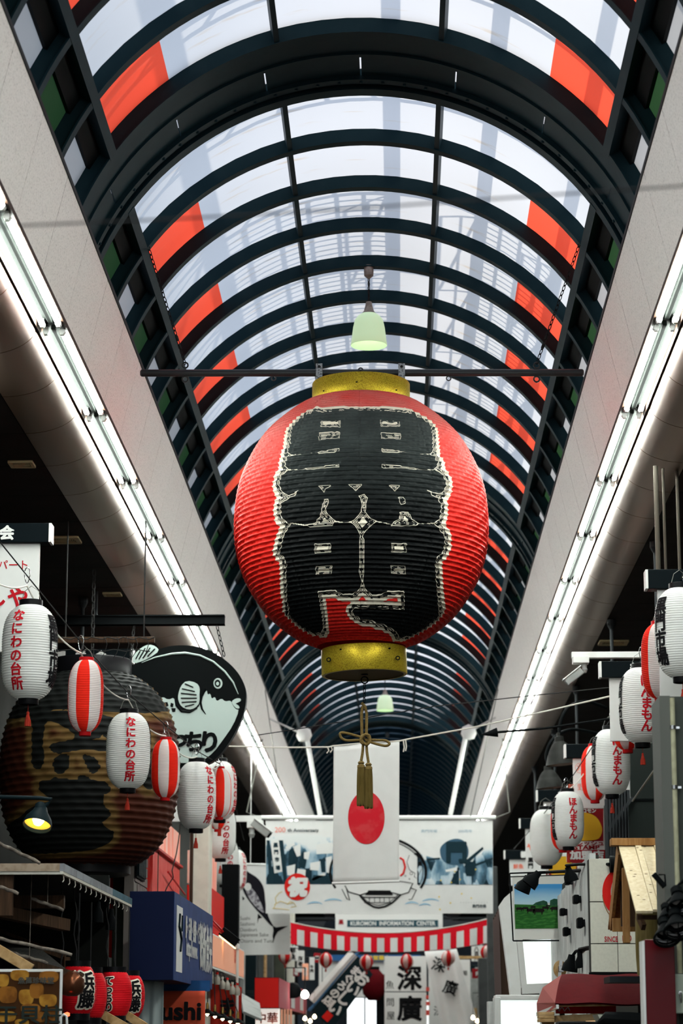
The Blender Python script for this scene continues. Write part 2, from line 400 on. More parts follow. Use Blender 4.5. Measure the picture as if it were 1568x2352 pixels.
# fascias, light trays, coves, eaves
FT, FB = (2.08, 7.70), (2.245, 6.98)         # top and bottom edge of a fascia, from the axis
CV0, CV1 = (2.47, 6.925), (2.92, 6.70)
for s, side in ((-1, 'left'), (1, 'right')):
    X = lambda d: AX + s*d
    tr = structure('trim_1' if s < 0 else 'trim_2')
    pm = MB(); y0, y1 = .007, dY-.007
    a, b = (X(FT[0]), FT[1]), (X(FB[0]), FB[1]); n = (s*.02, .005)
    pm.add([(a[0],y0,a[1]),(a[0],y1,a[1]),(b[0],y1,b[1]),(b[0],y0,b[1]),(a[0]+n[0],y0,a[1]+n[1]),(a[0]+n[0],y1,a[1]+n[1]),(b[0]+n[0],y1,b[1]+n[1]),(b[0]+n[0],y0,b[1]+n[1])],
           [(0,1,2,3),(7,6,5,4),(0,4,5,1),(1,5,6,2),(2,6,7,3),(3,7,4,0)])
    P0 = pm.build('fascia_panel', FASCIA, None); PD = P0.data; bpy.data.objects.remove(P0)
    NC = 12; cv = []
    for i in range(NC+1):
        t = PI/2*i/NC; cv.append((X(CV1[0] - (CV1[0]-CV0[0])*math.cos(t)), CV0[1] - (CV0[1]-CV1[1])*math.sin(t)))
    cm = MB(); vs = []
    for x, z in cv: vs += [(x, .006, z), (x, dY-.006, z), (x+s*.004, .006, z+.02), (x+s*.004, dY-.006, z+.02)]
    fs = []
    for i in range(NC):
        q = 4*i; fs += [(q, q+4, q+5, q+1), (q+2, q+3, q+7, q+6), (q, q+2, q+6, q+4), (q+1, q+5, q+7, q+3)]
    cm.add(vs, fs); c0 = cm.build('cove_panel', COVE, None, auto=40); CD = c0.data; bpy.data.objects.remove(c0)
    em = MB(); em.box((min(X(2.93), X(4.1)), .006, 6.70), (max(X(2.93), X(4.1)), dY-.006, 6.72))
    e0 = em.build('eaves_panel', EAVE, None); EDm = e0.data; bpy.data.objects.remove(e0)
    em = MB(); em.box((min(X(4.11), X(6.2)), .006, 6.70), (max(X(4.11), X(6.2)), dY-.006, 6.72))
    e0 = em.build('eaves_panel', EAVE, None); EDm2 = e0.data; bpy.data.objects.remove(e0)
    for k in range(K0, K1+1):
        T = Matrix.Translation((0, YR(k)-.75, 0))
        inst('fascia_panel', PD, tr, T); inst('cove_panel', CD, tr, T); inst('eaves_panel', EDm, tr, T); inst('eaves_panel', EDm2, tr, T)
    mb = MB()
    mb.box((min(X(2.075), X(2.1)), YA, 7.69), (max(X(2.075), X(2.1)), YB, 7.735)); mb.build('edge_strip', DARKTRIM, tr)
    mb = MB(); mb.box((min(X(2.1), X(2.8)), YA, 7.72), (max(X(2.1), X(2.8)), YB, 7.76)); mb.box((min(X(2.78), X(2.82)), YA, 6.8), (max(X(2.78), X(2.82)), YB, 7.76)); mb.build('fascia_back', BLACK, tr)
    mb = MB(); mb.box((min(X(2.245), X(2.265)), YA, 6.935), (max(X(2.245), X(2.265)), YB, 6.985)); mb.build('drip_edge', BROWN, tr)
    mb = MB(); mb.box((min(X(2.26), X(2.45)), YA, 6.975), (max(X(2.26), X(2.45)), YB, 7.0)); mb.build('light_shelf', TRAY, tr)
    mb = MB(); mb.box((min(X(2.452), X(2.462)), YA, 6.895), (max(X(2.452), X(2.462)), YB, 6.99)); mb.build('shelf_lip', BROWN, tr)
    # roof over the eaves so that no daylight falls behind
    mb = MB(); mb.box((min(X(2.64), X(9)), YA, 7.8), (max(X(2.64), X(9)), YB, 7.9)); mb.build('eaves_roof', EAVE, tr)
# twin-tube fittings, end to end in the two runs
fx = None
for s in (-1, 1):
    for j in range(-6, 30):
        y = 17.8 + 2.68*j; lab = 'twin tube fluorescent fitting in the run along the %s fascia' % ('left' if s < 0 else 'right')
        if -1 <= j <= 15: lab = 'twin tube fluorescent fitting, %s from the top along the %s fascia' % (ORD[j+1], 'left' if s < 0 else 'right')
        elif j < -1: lab += ', out of view overhead'
        else: lab += ', beyond the banner'
        grp = 'fluorescent fittings of the %s run' % ('left' if s < 0 else 'right')
        loc = (AX + s*2.35, y, 6.965)
        if fx is None:
            fx = thing('fluorescent_fitting', lab, 'ceiling light', loc, grp)
            m = MB(); m.box((-.095, .02, -.005), (.095, 2.66, .01)); o = m.build('tray', TRAY, None); o.parent = fx
            m = MB(); m.bbox((-.018, .06, -.04), (.018, 2.62, -.004), .006); o = m.build('raceway', TRAY, None); o.parent = fx
            tm = MB(); tm.tube([(0, .14, 0), (0, 2.56, 0)], .019, 10); t0 = tm.build('tube', TUBE, None, auto=40); TD = t0.data; bpy.data.objects.remove(t0)
            hm = MB(); hm.bbox((-.016, -.02, -.028), (.016, .02, .05), .005); hm.tube([(0, -.03, 0), (0, .03, 0)], .024, 10); h0 = hm.build('lamp_holder', WPAINT, None); HD = h0.data; bpy.data.objects.remove(h0)
            for x in (-.062, .062):
                inst('tube', TD, fx, Matrix.Translation((x, 0, -.045)))
                for yy in (.12, 2.58): inst('lamp_holder', HD, fx, Matrix.Translation((x, yy, -.045)))
        else: copy_tree(fx, loc, lab, grp)
# walls behind the shops, street
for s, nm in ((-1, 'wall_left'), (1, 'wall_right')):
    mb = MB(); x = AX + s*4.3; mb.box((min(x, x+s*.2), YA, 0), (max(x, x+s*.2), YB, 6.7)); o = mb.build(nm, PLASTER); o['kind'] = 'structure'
mb = MB(); mb.box((-9, YA-20, -.1), (9, YB+5, 0)); o = mb.build('floor', STREET); o['kind'] = 'structure'
# ================================================================== the giant lantern with its hanging bar, cord and tassels; the pendant lamps
def resample(prof, n):
    p = np.array(prof, float); s = np.r_[0, np.cumsum(np.hypot(*np.diff(p, axis=0).T))]
    t = np.linspace(0, s[-1], n); return np.c_[np.interp(t, s, p[:,0]), np.interp(t, s, p[:,1])], s[-1]
def smooth_prof(pts, n=200):
    """Catmull-Rom through (r, z) points"""
    P = [np.array(p, float) for p in pts]; P = [2*P[0]-P[1]] + P + [2*P[-1]-P[-2]]; out = []
    for i in range(1, len(P)-2):
        for t in np.linspace(0, 1, 12, endpoint=False):
            a, b, c, d = P[i-1], P[i], P[i+1], P[i+2]
            out.append(.5*((2*b) + (-a+c)*t + (2*a-5*b+4*c-d)*t*t + (-a+3*b-3*c+d)*t**3))
    out.append(P[-2]); return out
def grid_mesh(name, co, nu, nv, mats, closed=True, attr=None, mi=None):
    """co: (nv*nu, 3) array, rows of nu points"""
    me = bpy.data.meshes.new(name); i = np.arange(nv-1)[:,None]*nu; j = np.arange(nu if closed else nu-1)[None,:]
    a = (i + j).ravel(); b = (i + (j+1) % nu).ravel(); q = np.stack([a, b, b+nu, a+nu], 1)
    nf = len(q); me.vertices.add(len(co)); me.vertices.foreach_set('co', co.ravel())
    me.loops.add(nf*4); me.loops.foreach_set('vertex_index', q.ravel().astype(np.int32))
    me.polygons.add(nf); me.polygons.foreach_set('loop_start', np.arange(nf, dtype=np.int32)*4); me.polygons.foreach_set('loop_total', np.full(nf, 4, np.int32))
    for m in (mats if isinstance(mats, (list, tuple)) else [mats]): me.materials.append(m)
    if mi is not None: me.polygons.foreach_set('material_index', mi.astype(np.int32))
    me.update(calc_edges=True); me.polygons.foreach_set('use_smooth', np.ones(nf, bool))
    for k, v in (attr or {}).items():
        at_ = me.attributes.new(k, 'FLOAT', 'POINT'); at_.data.foreach_set('value', np.asarray(v, np.float32))
    return me
def sdf(poly, P):
    """signed distance (positive outside) of points P to a closed polygon"""
    A = np.array(poly, float); B = np.roll(A, -1, 0); d2 = np.full(len(P), 1e9); ins = np.zeros(len(P), bool)
    for a, b in zip(A, B):
        e = b-a; w = P-a; t = np.clip((w@e)/max(e@e, 1e-12), 0, 1); q = w - t[:,None]*e; d2 = np.minimum(d2, (q*q).sum(1))
        c = (a[1] > P[:,1]) != (b[1] > P[:,1])
        with np.errstate(divide='ignore', invalid='ignore'):
            ins ^= c & (P[:,0] < (b[0]-a[0])*(P[:,1]-a[1])/(b[1]-a[1] if b[1] != a[1] else 1e-9) + a[0])
    d = np.sqrt(d2); return np.where(ins, -d, d)
def seg_d(pts, P):
    d2 = np.full(len(P), 1e9)
    for a, b in zip(pts, pts[1:]):
        a = np.array(a, float); e = np.array(b, float)-a; w = P-a; t = np.clip((w@e)/max(e@e, 1e-12), 0, 1); q = w-t[:,None]*e; d2 = np.minimum(d2, (q*q).sum(1))
    return np.sqrt(d2)
def round_poly(p, n=2):
    for _ in range(n):
        q = []
        for a, b in zip(p, p[1:]+p[:1]): q += [(a[0]*.75+b[0]*.25, a[1]*.75+b[1]*.25), (a[0]*.25+b[0]*.75, a[1]*.25+b[1]*.75)]
        p = q
    return p
def chain_links(mb, a, b, L=.05, w=.012, r=.0045):
    a, b = Vector(a), Vector(b); d = b-a; n = max(1, int(d.length/(L*.78))); t = d.normalized(); x = t.orthogonal().normalized(); y = t.cross(x)
    for i in range(n):
        c = a + d*((i+.5)/n); u = x if i % 2 else y; pts = []
        for k in range(8):
            an = 2*PI*k/8; pts.append(c + t*(L*.5*math.cos(an)) + u*(w*math.sin(an)))
        mb.tube(pts, r, 4, closed=True)
    return mb

def smooth_path(pts, n=5):
    P_ = [Vector(p) for p in pts]; out = [P_[0]]
    for i in range(len(P_)-1):
        a, b, c, d = P_[max(i-1, 0)], P_[i], P_[i+1], P_[min(i+2, len(P_)-1)]
        for j in range(1, n+1): t = j/n; out.append(.5*((2*b)+(-a+c)*t+(2*a-5*b+4*c-d)*t*t+(-a+3*b-3*c+d)*t**3))
    return out
LY = 21.0
axis_p = at(829.3, 1200, LY); LX = axis_p.x
def cz(yc): return at(829.3, 800 + yc/2.4123, LY).z
def cr(h): return h/2.4123/5553.0*21.45
sil = [(272,302),(330,322),(400,367),(478,430),(547,500),(610,597),(657,697),(687,797),(700,897),(704,995),(697,1100),(676,1200),(637,1300),(577,1400),(495,1500),(365,1600),(243,1652)]
prof = smooth_prof([(cr(h), cz(y)) for h, y in sil])
NR = 66; NROW = NR*7+1
PR, PL = resample(prof, NROW)
PH = np.r_[np.linspace(-178, -104, 26, endpoint=False), np.linspace(-104, 104, 560, endpoint=False), np.linspace(104, 182, 27, endpoint=False)]
PHr = np.radians(PH); NU = len(PH)                     # 0 faces the street camera side (-y), + to the right (+x)
t = np.linspace(0, NR, NROW); fr = t % 1.0
amp = .018*np.clip(np.minimum(t, NR-t)/2, .3, 1)
tang = np.gradient(PR, axis=0); tang /= np.hypot(tang[:,0], tang[:,1])[:,None]; nor = np.c_[-tang[:,1], tang[:,0]]
nor *= np.sign((nor[:,0]+1e-9).mean())
if nor[NROW//2,0] < 0: nor = -nor
rid = -np.sin(PI*fr)**.75*amp + .004
cols = np.cos(PHr)[None,:]
ph2, tt = np.meshgrid(PHr, t)
wr = .0042*np.sin(ph2*23 + np.floor(tt)*1.7)*np.sin(PI*fr)[:,None] + .003*np.sin(ph2*57+np.floor(tt)*2.9)*np.sin(PI*fr)[:,None]
wr += .0022*np.sin(ph2*131 + tt*1.3)*np.sin(PI*fr)[:,None]
rr = PR[:,0][:,None] + (rid[:,None]+wr)*nor[:,0][:,None]; zz = PR[:,1][:,None] + (rid[:,None]+wr)*nor[:,1][:,None]
seam = sum(.006*np.exp(-((np.degrees(ph2)-c)/.5)**2) for c in (-68, -34, 0, 34, 68)); rr = rr - seam
co = np.stack([rr*np.sin(ph2), -rr*np.cos(ph2), zz], -1).reshape(-1, 3); co[:,0] += LX; co[:,1] += LY
# the black sign: traced outline, moved onto the paper surface (angle x arc length)
fr_m = (np.abs(PH) < 100)
base_r, base_z = PR[:,0], PR[:,1]
def to_px(X, Y, Z):
    p = np.stack([X, Y, Z-EYE], -1); w = p@_F; return CX + FPX*(p@_R)/w, CY - FPX*(p@_U)/w
gx = LX + base_r[:,None]*np.sin(PHr)[None,:]; gy = LY - base_r[:,None]*np.cos(PHr)[None,:]; gz = np.repeat(base_z[:,None], NU, 1)
gpx, gpy = to_px(gx, gy, gz)
vis = np.repeat((np.abs(PH) < 88)[None,:], NROW, 0)
s_arc = np.linspace(0, PL, NROW)
Rm = base_r.max()
def surf(pt):
    """crop pixel of the traced sign -> (angle*Rm, arc) on the paper"""
    x, y = 500 + pt[0]/2.4123, 800 + pt[1]/2.4123
    d = np.where(vis, (gpx-x)**2 + (gpy-y)**2, 1e9); i, j = np.unravel_index(d.argmin(), d.shape)
    return (PHr[j]*Rm, s_arc[i])
def dens(p, step=26, closed=True):
    o = []
    for a, b in zip(p, p[1:] + (p[:1] if closed else [])):
        n = max(1, int(math.hypot(b[0]-a[0], b[1]-a[1])/step)); o += [(a[0]+(b[0]-a[0])*i/n, a[1]+(b[1]-a[1])*i/n) for i in range(n)]
    if not closed: o.append(p[-1])
    return o
body = [(530,349),(790,346),(1055,350),(1100,372),(1150,398),(1185,428),(1190,462),(1193,520),(1196,565),(1180,583),(1206,600),(1222,630),(1215,655),(1195,671),(1240,690),(1265,725),(1266,765),(1250,798),(1222,806),(1190,795),(1155,776),(1185,806),(1222,830),(1240,870),(1241,915),(1226,948),(1195,968),(1232,1000),(1258,1045),(1262,1095),(1248,1132),(1212,1158),(1208,1200),(1212,1300),(1222,1400),(1228,1480),(1205,1515),(1130,1568),(1060,1603),(1005,1600),(980,1565),(930,1538),(860,1515),(790,1500),(752,1478),(742,1460),(760,1446),(1034,1452),(1034,1346),(942,1345),(908,1364),(855,1368),(815,1335),(806,1296),(796,1296),(785,1335),(748,1362),(692,1366),(650,1342),(553,1348),(562,1400),(578,1500),(583,1555),(566,1584),(500,1572),(436,1530),(390,1482),(392,1440),(380,1400),(376,1200),(366,1162),(338,1140),(352,1080),(372,1020),(400,978),(372,958),(348,930),(344,890),(350,856),(382,838),(420,818),(457,772),(420,800),(388,815),(352,792),(336,750),(344,712),(372,682),(392,672),(374,650),(372,620),(385,598),(405,586),(384,574),(400,520),(402,470),(408,440),(440,400),(480,370)]
holes = [[(570,398),(680,393),(678,430),(566,432)],[(560,468),(676,462),(674,494),(556,502)],[(905,463),(1016,470),(1014,500),(908,494)],[(898,393),(1006,400),(1010,430),(902,428)],
  [(533,1084),(625,1080),(623,1131),(535,1137)],[(540,1211),(632,1205),(629,1256),(542,1260)],[(963,1078),(1048,1082),(1046,1133),(963,1130)],[(960,1205),(1041,1209),(1040,1254),(961,1250)],
  [(552,760),(630,757),(600,778),(585,796),(570,778)],[(722,753),(803,752),(785,770),(766,788),(745,770)],[(948,757),(1014,757),(996,778),(982,790),(968,778)],
  [(588,834),(612,832),(612,862),(598,882),(600,905),(628,935),(652,955),(635,982),(505,992),(488,978),(535,965),(562,930),(570,905),(574,880),(580,858)],
  [(780,814),(812,806),(833,830),(822,862),(818,905),(845,940),(882,958),(842,990),(812,1025),(803,1042),(812,1060),(810,1240),(804,1296),(796,1296),(783,1240),(782,1060),(790,1040),(780,1015),(760,985),(728,962),(765,940),(792,905),(798,862)],
  [(1012,905),(1060,905),(1075,945),(1120,970),(1095,985),(955,985),(965,970),(1005,945)],[(1000,824),(1035,820),(1042,858),(1012,868)],
  [(552,568),(672,551),(673,572),(556,583)],[(908,552),(1005,562),(1022,578),(908,574)],[(480,664),(672,641),(673,656),(490,668)],[(908,641),(1095,660),(1105,667),(910,657)]]
lines = [[(398,586),(470,586),(555,572)],[(1190,584),(1110,580),(1018,570)],[(388,673),(440,671),(485,666)],[(1196,672),(1150,672),(1100,664)],
  [(398,970),(445,976),(490,982)],[(650,958),(690,965),(732,962)],[(878,960),(920,966),(965,976)],[(1112,970),(1150,972),(1196,969)]]
G = np.stack(np.meshgrid(PHr*Rm, s_arc), -1).reshape(-1, 2)
front = (np.abs(G[:,0]) < math.radians(80)*Rm)
dist = np.full(len(G), 1.0)
Gf = G[front]
db = sdf([surf(p) for p in dens(body)], Gf)
for h in holes:
    hp = [surf(p) for p in dens(h, 14)]; dh = sdf(hp, Gf); small = len(h) < 6
    db = np.maximum(db, np.where(dh < 0, -dh*(1.7 if small else 1.0), -dh))
for l in lines:
    dl = seg_d([surf(p) for p in dens(l, 14, False)], Gf); db = np.maximum(db, np.where(dl < .006, .004, -1))
dist[front] = db
top_sheen = np.zeros(len(G)); zn = (G[:,1]/PL); top_sheen = np.clip((.56-zn)/.42, 0, 1)  # sheen painted into the upper half, stored as 'weathered'
def giant_paper():
    m = bpy.data.materials.new('giant_lantern_paper'); m.use_nodes = True; nt = m.node_tree; N = nt.nodes; L = nt.links; b = N['Principled BSDF']; out = N['Material Output']
    def math_(op, a, c=None, clamp=False):
        n = N.new('ShaderNodeMath'); n.operation = op; n.use_clamp = clamp
        for i, v in enumerate((a, c)):
            if v is None: continue
            if isinstance(v, (int, float)): n.inputs[i].default_value = v
            else: L.new(v, n.inputs[i])
        return n.outputs[0]
    def mix(f, a, c):
        n = N.new('ShaderNodeMix'); n.data_type = 'RGBA'
        if isinstance(f, (int, float)): n.inputs[0].default_value = f
        else: L.new(f, n.inputs[0])
        for i, v in ((6, a), (7, c)):
            if isinstance(v, tuple): n.inputs[i].default_value = (*v, 1)
            else: L.new(v, n.inputs[i])
        return n.outputs[2]
    at_ = N.new('ShaderNodeAttribute'); at_.attribute_name = 'd'; d = at_.outputs['Fac']
    fa = N.new('ShaderNodeAttribute'); fa.attribute_name = 'weathered'  # holds the painted sheen of the upper half
    tc = N.new('ShaderNodeTexCoord')
    nz = N.new('ShaderNodeTexNoise'); nz.inputs['Scale'].default_value = 26; nz.inputs['Detail'].default_value = 1; L.new(tc.outputs['Object'], nz.inputs['Vector'])
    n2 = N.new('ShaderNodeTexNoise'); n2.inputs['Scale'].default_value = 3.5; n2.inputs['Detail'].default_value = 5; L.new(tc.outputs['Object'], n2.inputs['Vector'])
    dash = math_('MULTIPLY', math_('LESS_THAN', math_('FRACT', math_('DIVIDE', d, .0125)), .42), math_('GREATER_THAN', nz.outputs['Fac'], .47))
    zone = math_('MULTIPLY', math_('GREATER_THAN', d, .0065), math_('LESS_THAN', d, .043))
    dark = math_('MULTIPLY', zone, math_('SUBTRACT', 1.0, dash))
    ink = math_('MAXIMUM', math_('LESS_THAN', d, 0.0), dark)
    red = math_('GREATER_THAN', d, .08)
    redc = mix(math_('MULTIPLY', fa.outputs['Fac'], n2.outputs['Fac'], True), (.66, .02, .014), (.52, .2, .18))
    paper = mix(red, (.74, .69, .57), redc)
    inkc = mix(math_('MULTIPLY', fa.outputs['Fac'], n2.outputs['Fac'], True), (.0035, .0045, .005), (.085, .105, .103))  # ink greyed towards the top as painted sheen, like the red above
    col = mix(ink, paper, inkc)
    L.new(col, b.inputs['Base Color']); b.inputs['Roughness'].default_value = .5; _sk(b, 'Specular IOR Level', .08)
    bp = N.new('ShaderNodeBump'); bp.inputs['Strength'].default_value = .25; bp.inputs['Distance'].default_value = .01; n3 = N.new('ShaderNodeTexNoise'); n3.inputs['Scale'].default_value = 60
    L.new(tc.outputs['Object'], n3.inputs['Vector']); L.new(n3.outputs['Fac'], bp.inputs['Height']); L.new(bp.outputs[0], b.inputs['Normal'])
    return m
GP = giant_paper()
GL = thing('giant_paper_lantern', 'giant red paper lantern with black market characters hanging above the street', 'lantern', (LX, LY, float(base_z.max())))
gme = grid_mesh('paper_body', co - np.array([LX, LY, base_z.max()]), NU, NROW, GP, True, {'d': dist, 'weathered': top_sheen})
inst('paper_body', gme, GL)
zt0, zt1 = cz(312), cz(200); zb0, zb1 = cz(1812), cz(1668)
def ring(name, cx, z0, z1, r, bottom, tilt=0):
    mb = MB(); M = Matrix.Rotation(tilt, 3, 'Y')
    pr = [(r-.03, z0-z0), (r-.004, 0), (r, .006), (r, (z1-z0)-.006), (r-.004, z1-z0), (r-.03, z1-z0)]
    mb.lathe(pr, 96, (cx, LY, z0), M=M, cap1=False)
    o = mb.build(name, GOLD, GL, auto=35)
    if bottom: mb = MB(); mb.lathe([(0, .012), (r-.004, .006), (r-.004, .02), (0, .03)], 64, (cx, LY, z0), M=M); mb.build('bottom_plate', mk('dull_bronze_plate', (.085, .055, .014), .6), o)
    return o
tr_ = ring('top_ring', LX, zt0, zt1, cr(274), False)
br_ = ring('bottom_ring', at(836.6, 1520, LY).x, zb0, zb1, cr(234), True, math.radians(-1.6))
mb = MB()
for a, z in ((-48, zt0+.05), (-4, zt0+.09), (46, zt0+.05)):
    c = (LX + cr(274)*math.sin(D2(a)), LY - cr(274)*math.cos(D2(a)), z); mb.lathe([(.0, -.006), (.009, -.004), (.009, .004), (0, .006)], 8, c)
mb.build('rivet', BLACK, tr_)
mb = MB(); bx = at(836.6, 1520, LY).x
for a, z in ((-32, zb1-.05), (36, zb1-.04)):
    c = (bx + cr(235)*math.sin(D2(a)), LY - cr(235)*math.cos(D2(a)), z); mb.lathe([(.0, -.008), (.01, -.004), (.01, .004), (0, .008)], 8, c)
for a, z in ((-50, zb0+.1), (47, zb0+.11)):
    c = Vector((bx + cr(250)*math.sin(D2(a)), LY - cr(250)*math.cos(D2(a)), z)); mb.torus(c, .016, .005, Matrix.Rotation(PI/2, 3, 'X'), 12, 5)
mb.build('eye_bolt', BLACK, br_)
# hanging plates, central hook
for px in (733, 922):
    c = at(px, 858, LY); z0, z1 = at(px, 886, LY).z, at(px, 838, LY).z
    mb = MB(); mb.bbox((c.x-.03, LY-.052, z0), (c.x+.03, LY-.04, z1), .003); p = mb.build('hanging_plate', GALV, GL)
    mb = MB()
    for zz_ in (z1-.03, z0+.05): mb.lathe([(0, -.012), (.012, -.01), (.014, .0)], 6, (c.x, LY-.052, zz_), M=Matrix.Rotation(-PI/2, 3, 'X'))
    mb.build('bolt', DARKTRIM, p)
c = at(828, 862, LY); mb = MB(); mb.torus((c.x, LY-.03, c.z+.04), .02, .007, Matrix.Rotation(PI/2, 3, 'X'), 14, 5); mb.bar((c.x, LY-.03, c.z+.03), (c.x, LY-.03, c.z-.09), .008, 6); mb.build('hook', PIPE, GL)
# pipe and its suspension
bl, br2 = at(325, 857, LY), at(1337, 856, LY)
HB = thing('hanging_pipe', 'dark steel pipe slung from two chains that carries the giant red lantern', 'pipe', (LX, LY, bl.z))
mb = MB(); mb.tube([bl, br2], .033, 16); mb.tube([bl - Vector((.012,0,0)), bl], [.022, .033], 16); mb.tube([br2, br2+Vector((.012,0,0))], [.033, .022], 16); mb.build('tube', PIPE, HB, auto=40)
for px in (425, 1232):
    for dy, nm in ((-18, 'eye'), (14, 'eye')):
        c = at(px, 857+dy, LY); mb = MB(); mb.torus(c, .026, .008, Matrix.Rotation(PI/2, 3, 'X'), 14, 6); mb.build('eye_bolt', PIPE, HB)
for px in (628, 1030):
    c = at(px, 869, LY); mb = MB(); mb.torus(c, .02, .006, Matrix.Rotation(PI/2, 3, 'X'), 12, 5); mb.build('eye_bolt', PIPE, HB)
for px, a in ((425, -A_P+.03), (1232, A_P-.03)):
    x, z = pol(AR+.02, a); p0 = at(px, 836, LY); p1 = Vector((x, YR(1)-.02, z)); mb = MB(); chain_links(mb, p0, p1, .06, .014, .005)
    for q in (.13, .2): mb.tube([p0.lerp(p1, q), p0.lerp(p1, q+.03)], .016, 6)
    mb.build('chain', DWIRE, HB)
# cord, bow and tassels under the lantern
TASS = mk('tassel_bronze', (.13, .092, .027), .7, var=.6, vs=40, vcol=(.08, .055, .014), stretch=(1, 1, .15))
CORDM = mk('bronze_cord', (.17, .115, .04), .6, var=.6, vs=60, vcol=(.1, .065, .02))
tb = at(838, 1552, LY)
TS = thing('tassel_pendant', 'bronze cord tied in a bow with two tassels below the giant lantern', 'tassel', tuple(tb))
def P(x, y, dy=0): return at(x, y, LY) + Vector((0, dy, 0))
mb = MB(); mb.torus(P(837, 1562), .03, .006, Matrix.Rotation(PI/2, 3, 'X'), 18, 6); mb.lathe([(0,0),(.03,.004),(.03,.014)], 10, (P(837,1551)), M=None)
mb.build('ring', BLACK, TS)
mb = MB(); chain_links(mb, P(837, 1570), P(836, 1614), .045, .012, .005); mb.build('chain', BLACK, TS)
mb = MB(); mb.tube([P(832,1622),P(830,1640),P(831,1690,-.01)], .0125, 8); mb.tube([P(838,1622),P(842,1640),P(841,1690,-.01)], .0125, 8)
mb.tube([P(830,1614),P(837,1622),P(838,1628)], .014, 8); mb.build('hanging_cord', CORDM, TS, auto=60)
mb = MB()
mb.tube(smooth_path([P(838,1697,-.03),P(815,1690,-.03),P(790,1684,-.03),P(781,1686,-.03),P(785,1697,-.03),P(800,1702,-.03),P(835,1700,-.03)]), .0115, 8)
mb.tube(smooth_path([P(838,1700,-.03),P(865,1701,-.03),P(885,1702,-.03),P(894,1709,-.03),P(886,1714,-.03),P(865,1710,-.03),P(840,1702,-.03)]), .0115, 8)
mb.tube(smooth_path([P(828,1694,-.04),P(840,1690,-.045),P(850,1700,-.045),P(842,1712,-.045),P(832,1705,-.05),P(828,1694,-.05)]), .0125, 8)
mb.tube(smooth_path([P(833,1710,-.05),P(828,1702,-.055),P(836,1690,-.055),P(848,1692,-.05),P(849,1708,-.045)]), .0125, 8)
mb.build('bow', CORDM, TS, auto=60)
for x0, x1, yt, yb in ((834, 829, 1748, 1850), (841, 846, 1752, 1856)):
    mb = MB(); mb.tube(smooth_path([P(x0, 1704, -.02), P(x0+(x1-x0)*.3, 1728, -.02), P(x1, yt, -.02)]), .012, 8); mb.build('tassel_cord', CORDM, TS, auto=60)
    c = P(x1, yt, -.02); z1 = P(x1, yb).z; H = c.z - z1
    mb = MB(); mb.lathe([(0, 0), (.02, -.004), (.03, -.018), (.022, -.03), (.033, -.04), (.034, -.06)], 20, c); hd = mb.build('tassel_head', CORDM, TS, auto=50)
    mb = MB(); n = 44; vs = []; fs = []
    for i, (r, z) in enumerate(((.030, -.055), (.034, -.12), (.036, -.22), (.037, -H+.01), (.034, -H))):
        for j in range(n): q = r*(1 + (.07 if j % 2 else -.05)); vs.append(c + Vector((q*math.cos(2*PI*j/n), q*math.sin(2*PI*j/n), z - (.012*math.sin(j*2.3) if i >= 3 else 0))))
    for i in range(4):
        for j in range(n): fs.append((i*n+j, i*n+(j+1) % n, (i+1)*n+(j+1) % n, (i+1)*n+j))
    fs.append(tuple(4*n+j for j in range(n))); mb.add(vs, fs); mb.build('tassel_skirt', TASS, TS)

# pendant lamps down the middle of the vault
SHADE = mk('opal_glass', (.72, .8, .66), .3); _b = SHADE.node_tree.nodes['Principled BSDF']; _b.inputs['Emission Color'].default_value = (.55, .85, .42, 1); _b.inputs['Emission Strength'].default_value = .3
BULB = emis('pendant_bulb', (.8, 1, .7), 2.2)
LAMPCAP = mk('lamp_gallery', (.36, .31, .27), .5, .3, .6, 20, (.2, .16, .13))
def pendant(Y, label, px=847, rib_y=None, first=None, z=None):
    zr = AZ + AR
    x = at(px, 800, Y).x
    if first: return copy_tree(first, (x, Y, zr), label, 'pendant lamps of the vault')
    t = thing('pendant_lamp', label, 'lamp', (x, Y, zr), 'pendant lamps of the vault'); g = lambda n, mb, m, au=40: setattr(mb, 'o', mb.build(n, m, None, auto=au)) or setattr(mb.o, 'parent', t) or mb.o
    k = 1/ppm(Y); Z = lambda y: (612-y)*k*1.03
    mb = MB(); mb.lathe([(.048, .02), (.052, -.02), (.052, Z(622))], 16, (0,0,0)); mb.lathe([(.052, Z(622)), (.05, Z(632)), (.03, Z(636)), (.012, Z(640)), (0, Z(640))], 16); g('canopy', mb, LAMPCAP)
    mb = MB(); chain_links(mb, (0,0,Z(638)), (0,0,Z(697)), .05, .012, .006); mb.tube([(.006,0,Z(638)),(-.006,.004,Z(668)),(.005,0,Z(697))], .004, 5); g('chain', mb, DWIRE)
    mb = MB(); mb.lathe([(0, Z(695)), (.03, Z(697)), (.04, Z(708)), (.055, Z(720)), (.085, Z(728)), (.1, Z(731))], 20); g('gallery', mb, LAMPCAP)
    mb = MB(); mb.lathe([(.085, Z(727)), (.12, Z(733)), (.15, Z(742)), (.168, Z(760)), (.182, Z(785)), (.193, Z(803)), (.19, Z(804)), (.18, Z(785)), (.164, Z(760)), (.145, Z(744)), (.11, Z(735))], 32); g('shade', mb, SHADE, 60)
    mb = MB(); mb.lathe([(0, Z(740)), (.03, Z(745)), (.055, Z(765)), (.05, Z(778)), (0, Z(785))], 12); g('bulb', mb, BULB, 60)
    return t
PL0 = pendant(YR(4), 'opal glass pendant lamp hanging directly above the giant red lantern')
for k, nm in ((16, 'second'), (28, 'third'), (37, 'fourth')):
    pendant(YR(k), 'opal glass pendant lamp, %s from the giant red lantern down the vault' % nm, px=at(847, 800, 1).x and 847, first=PL0).location.x = PL0.location.x
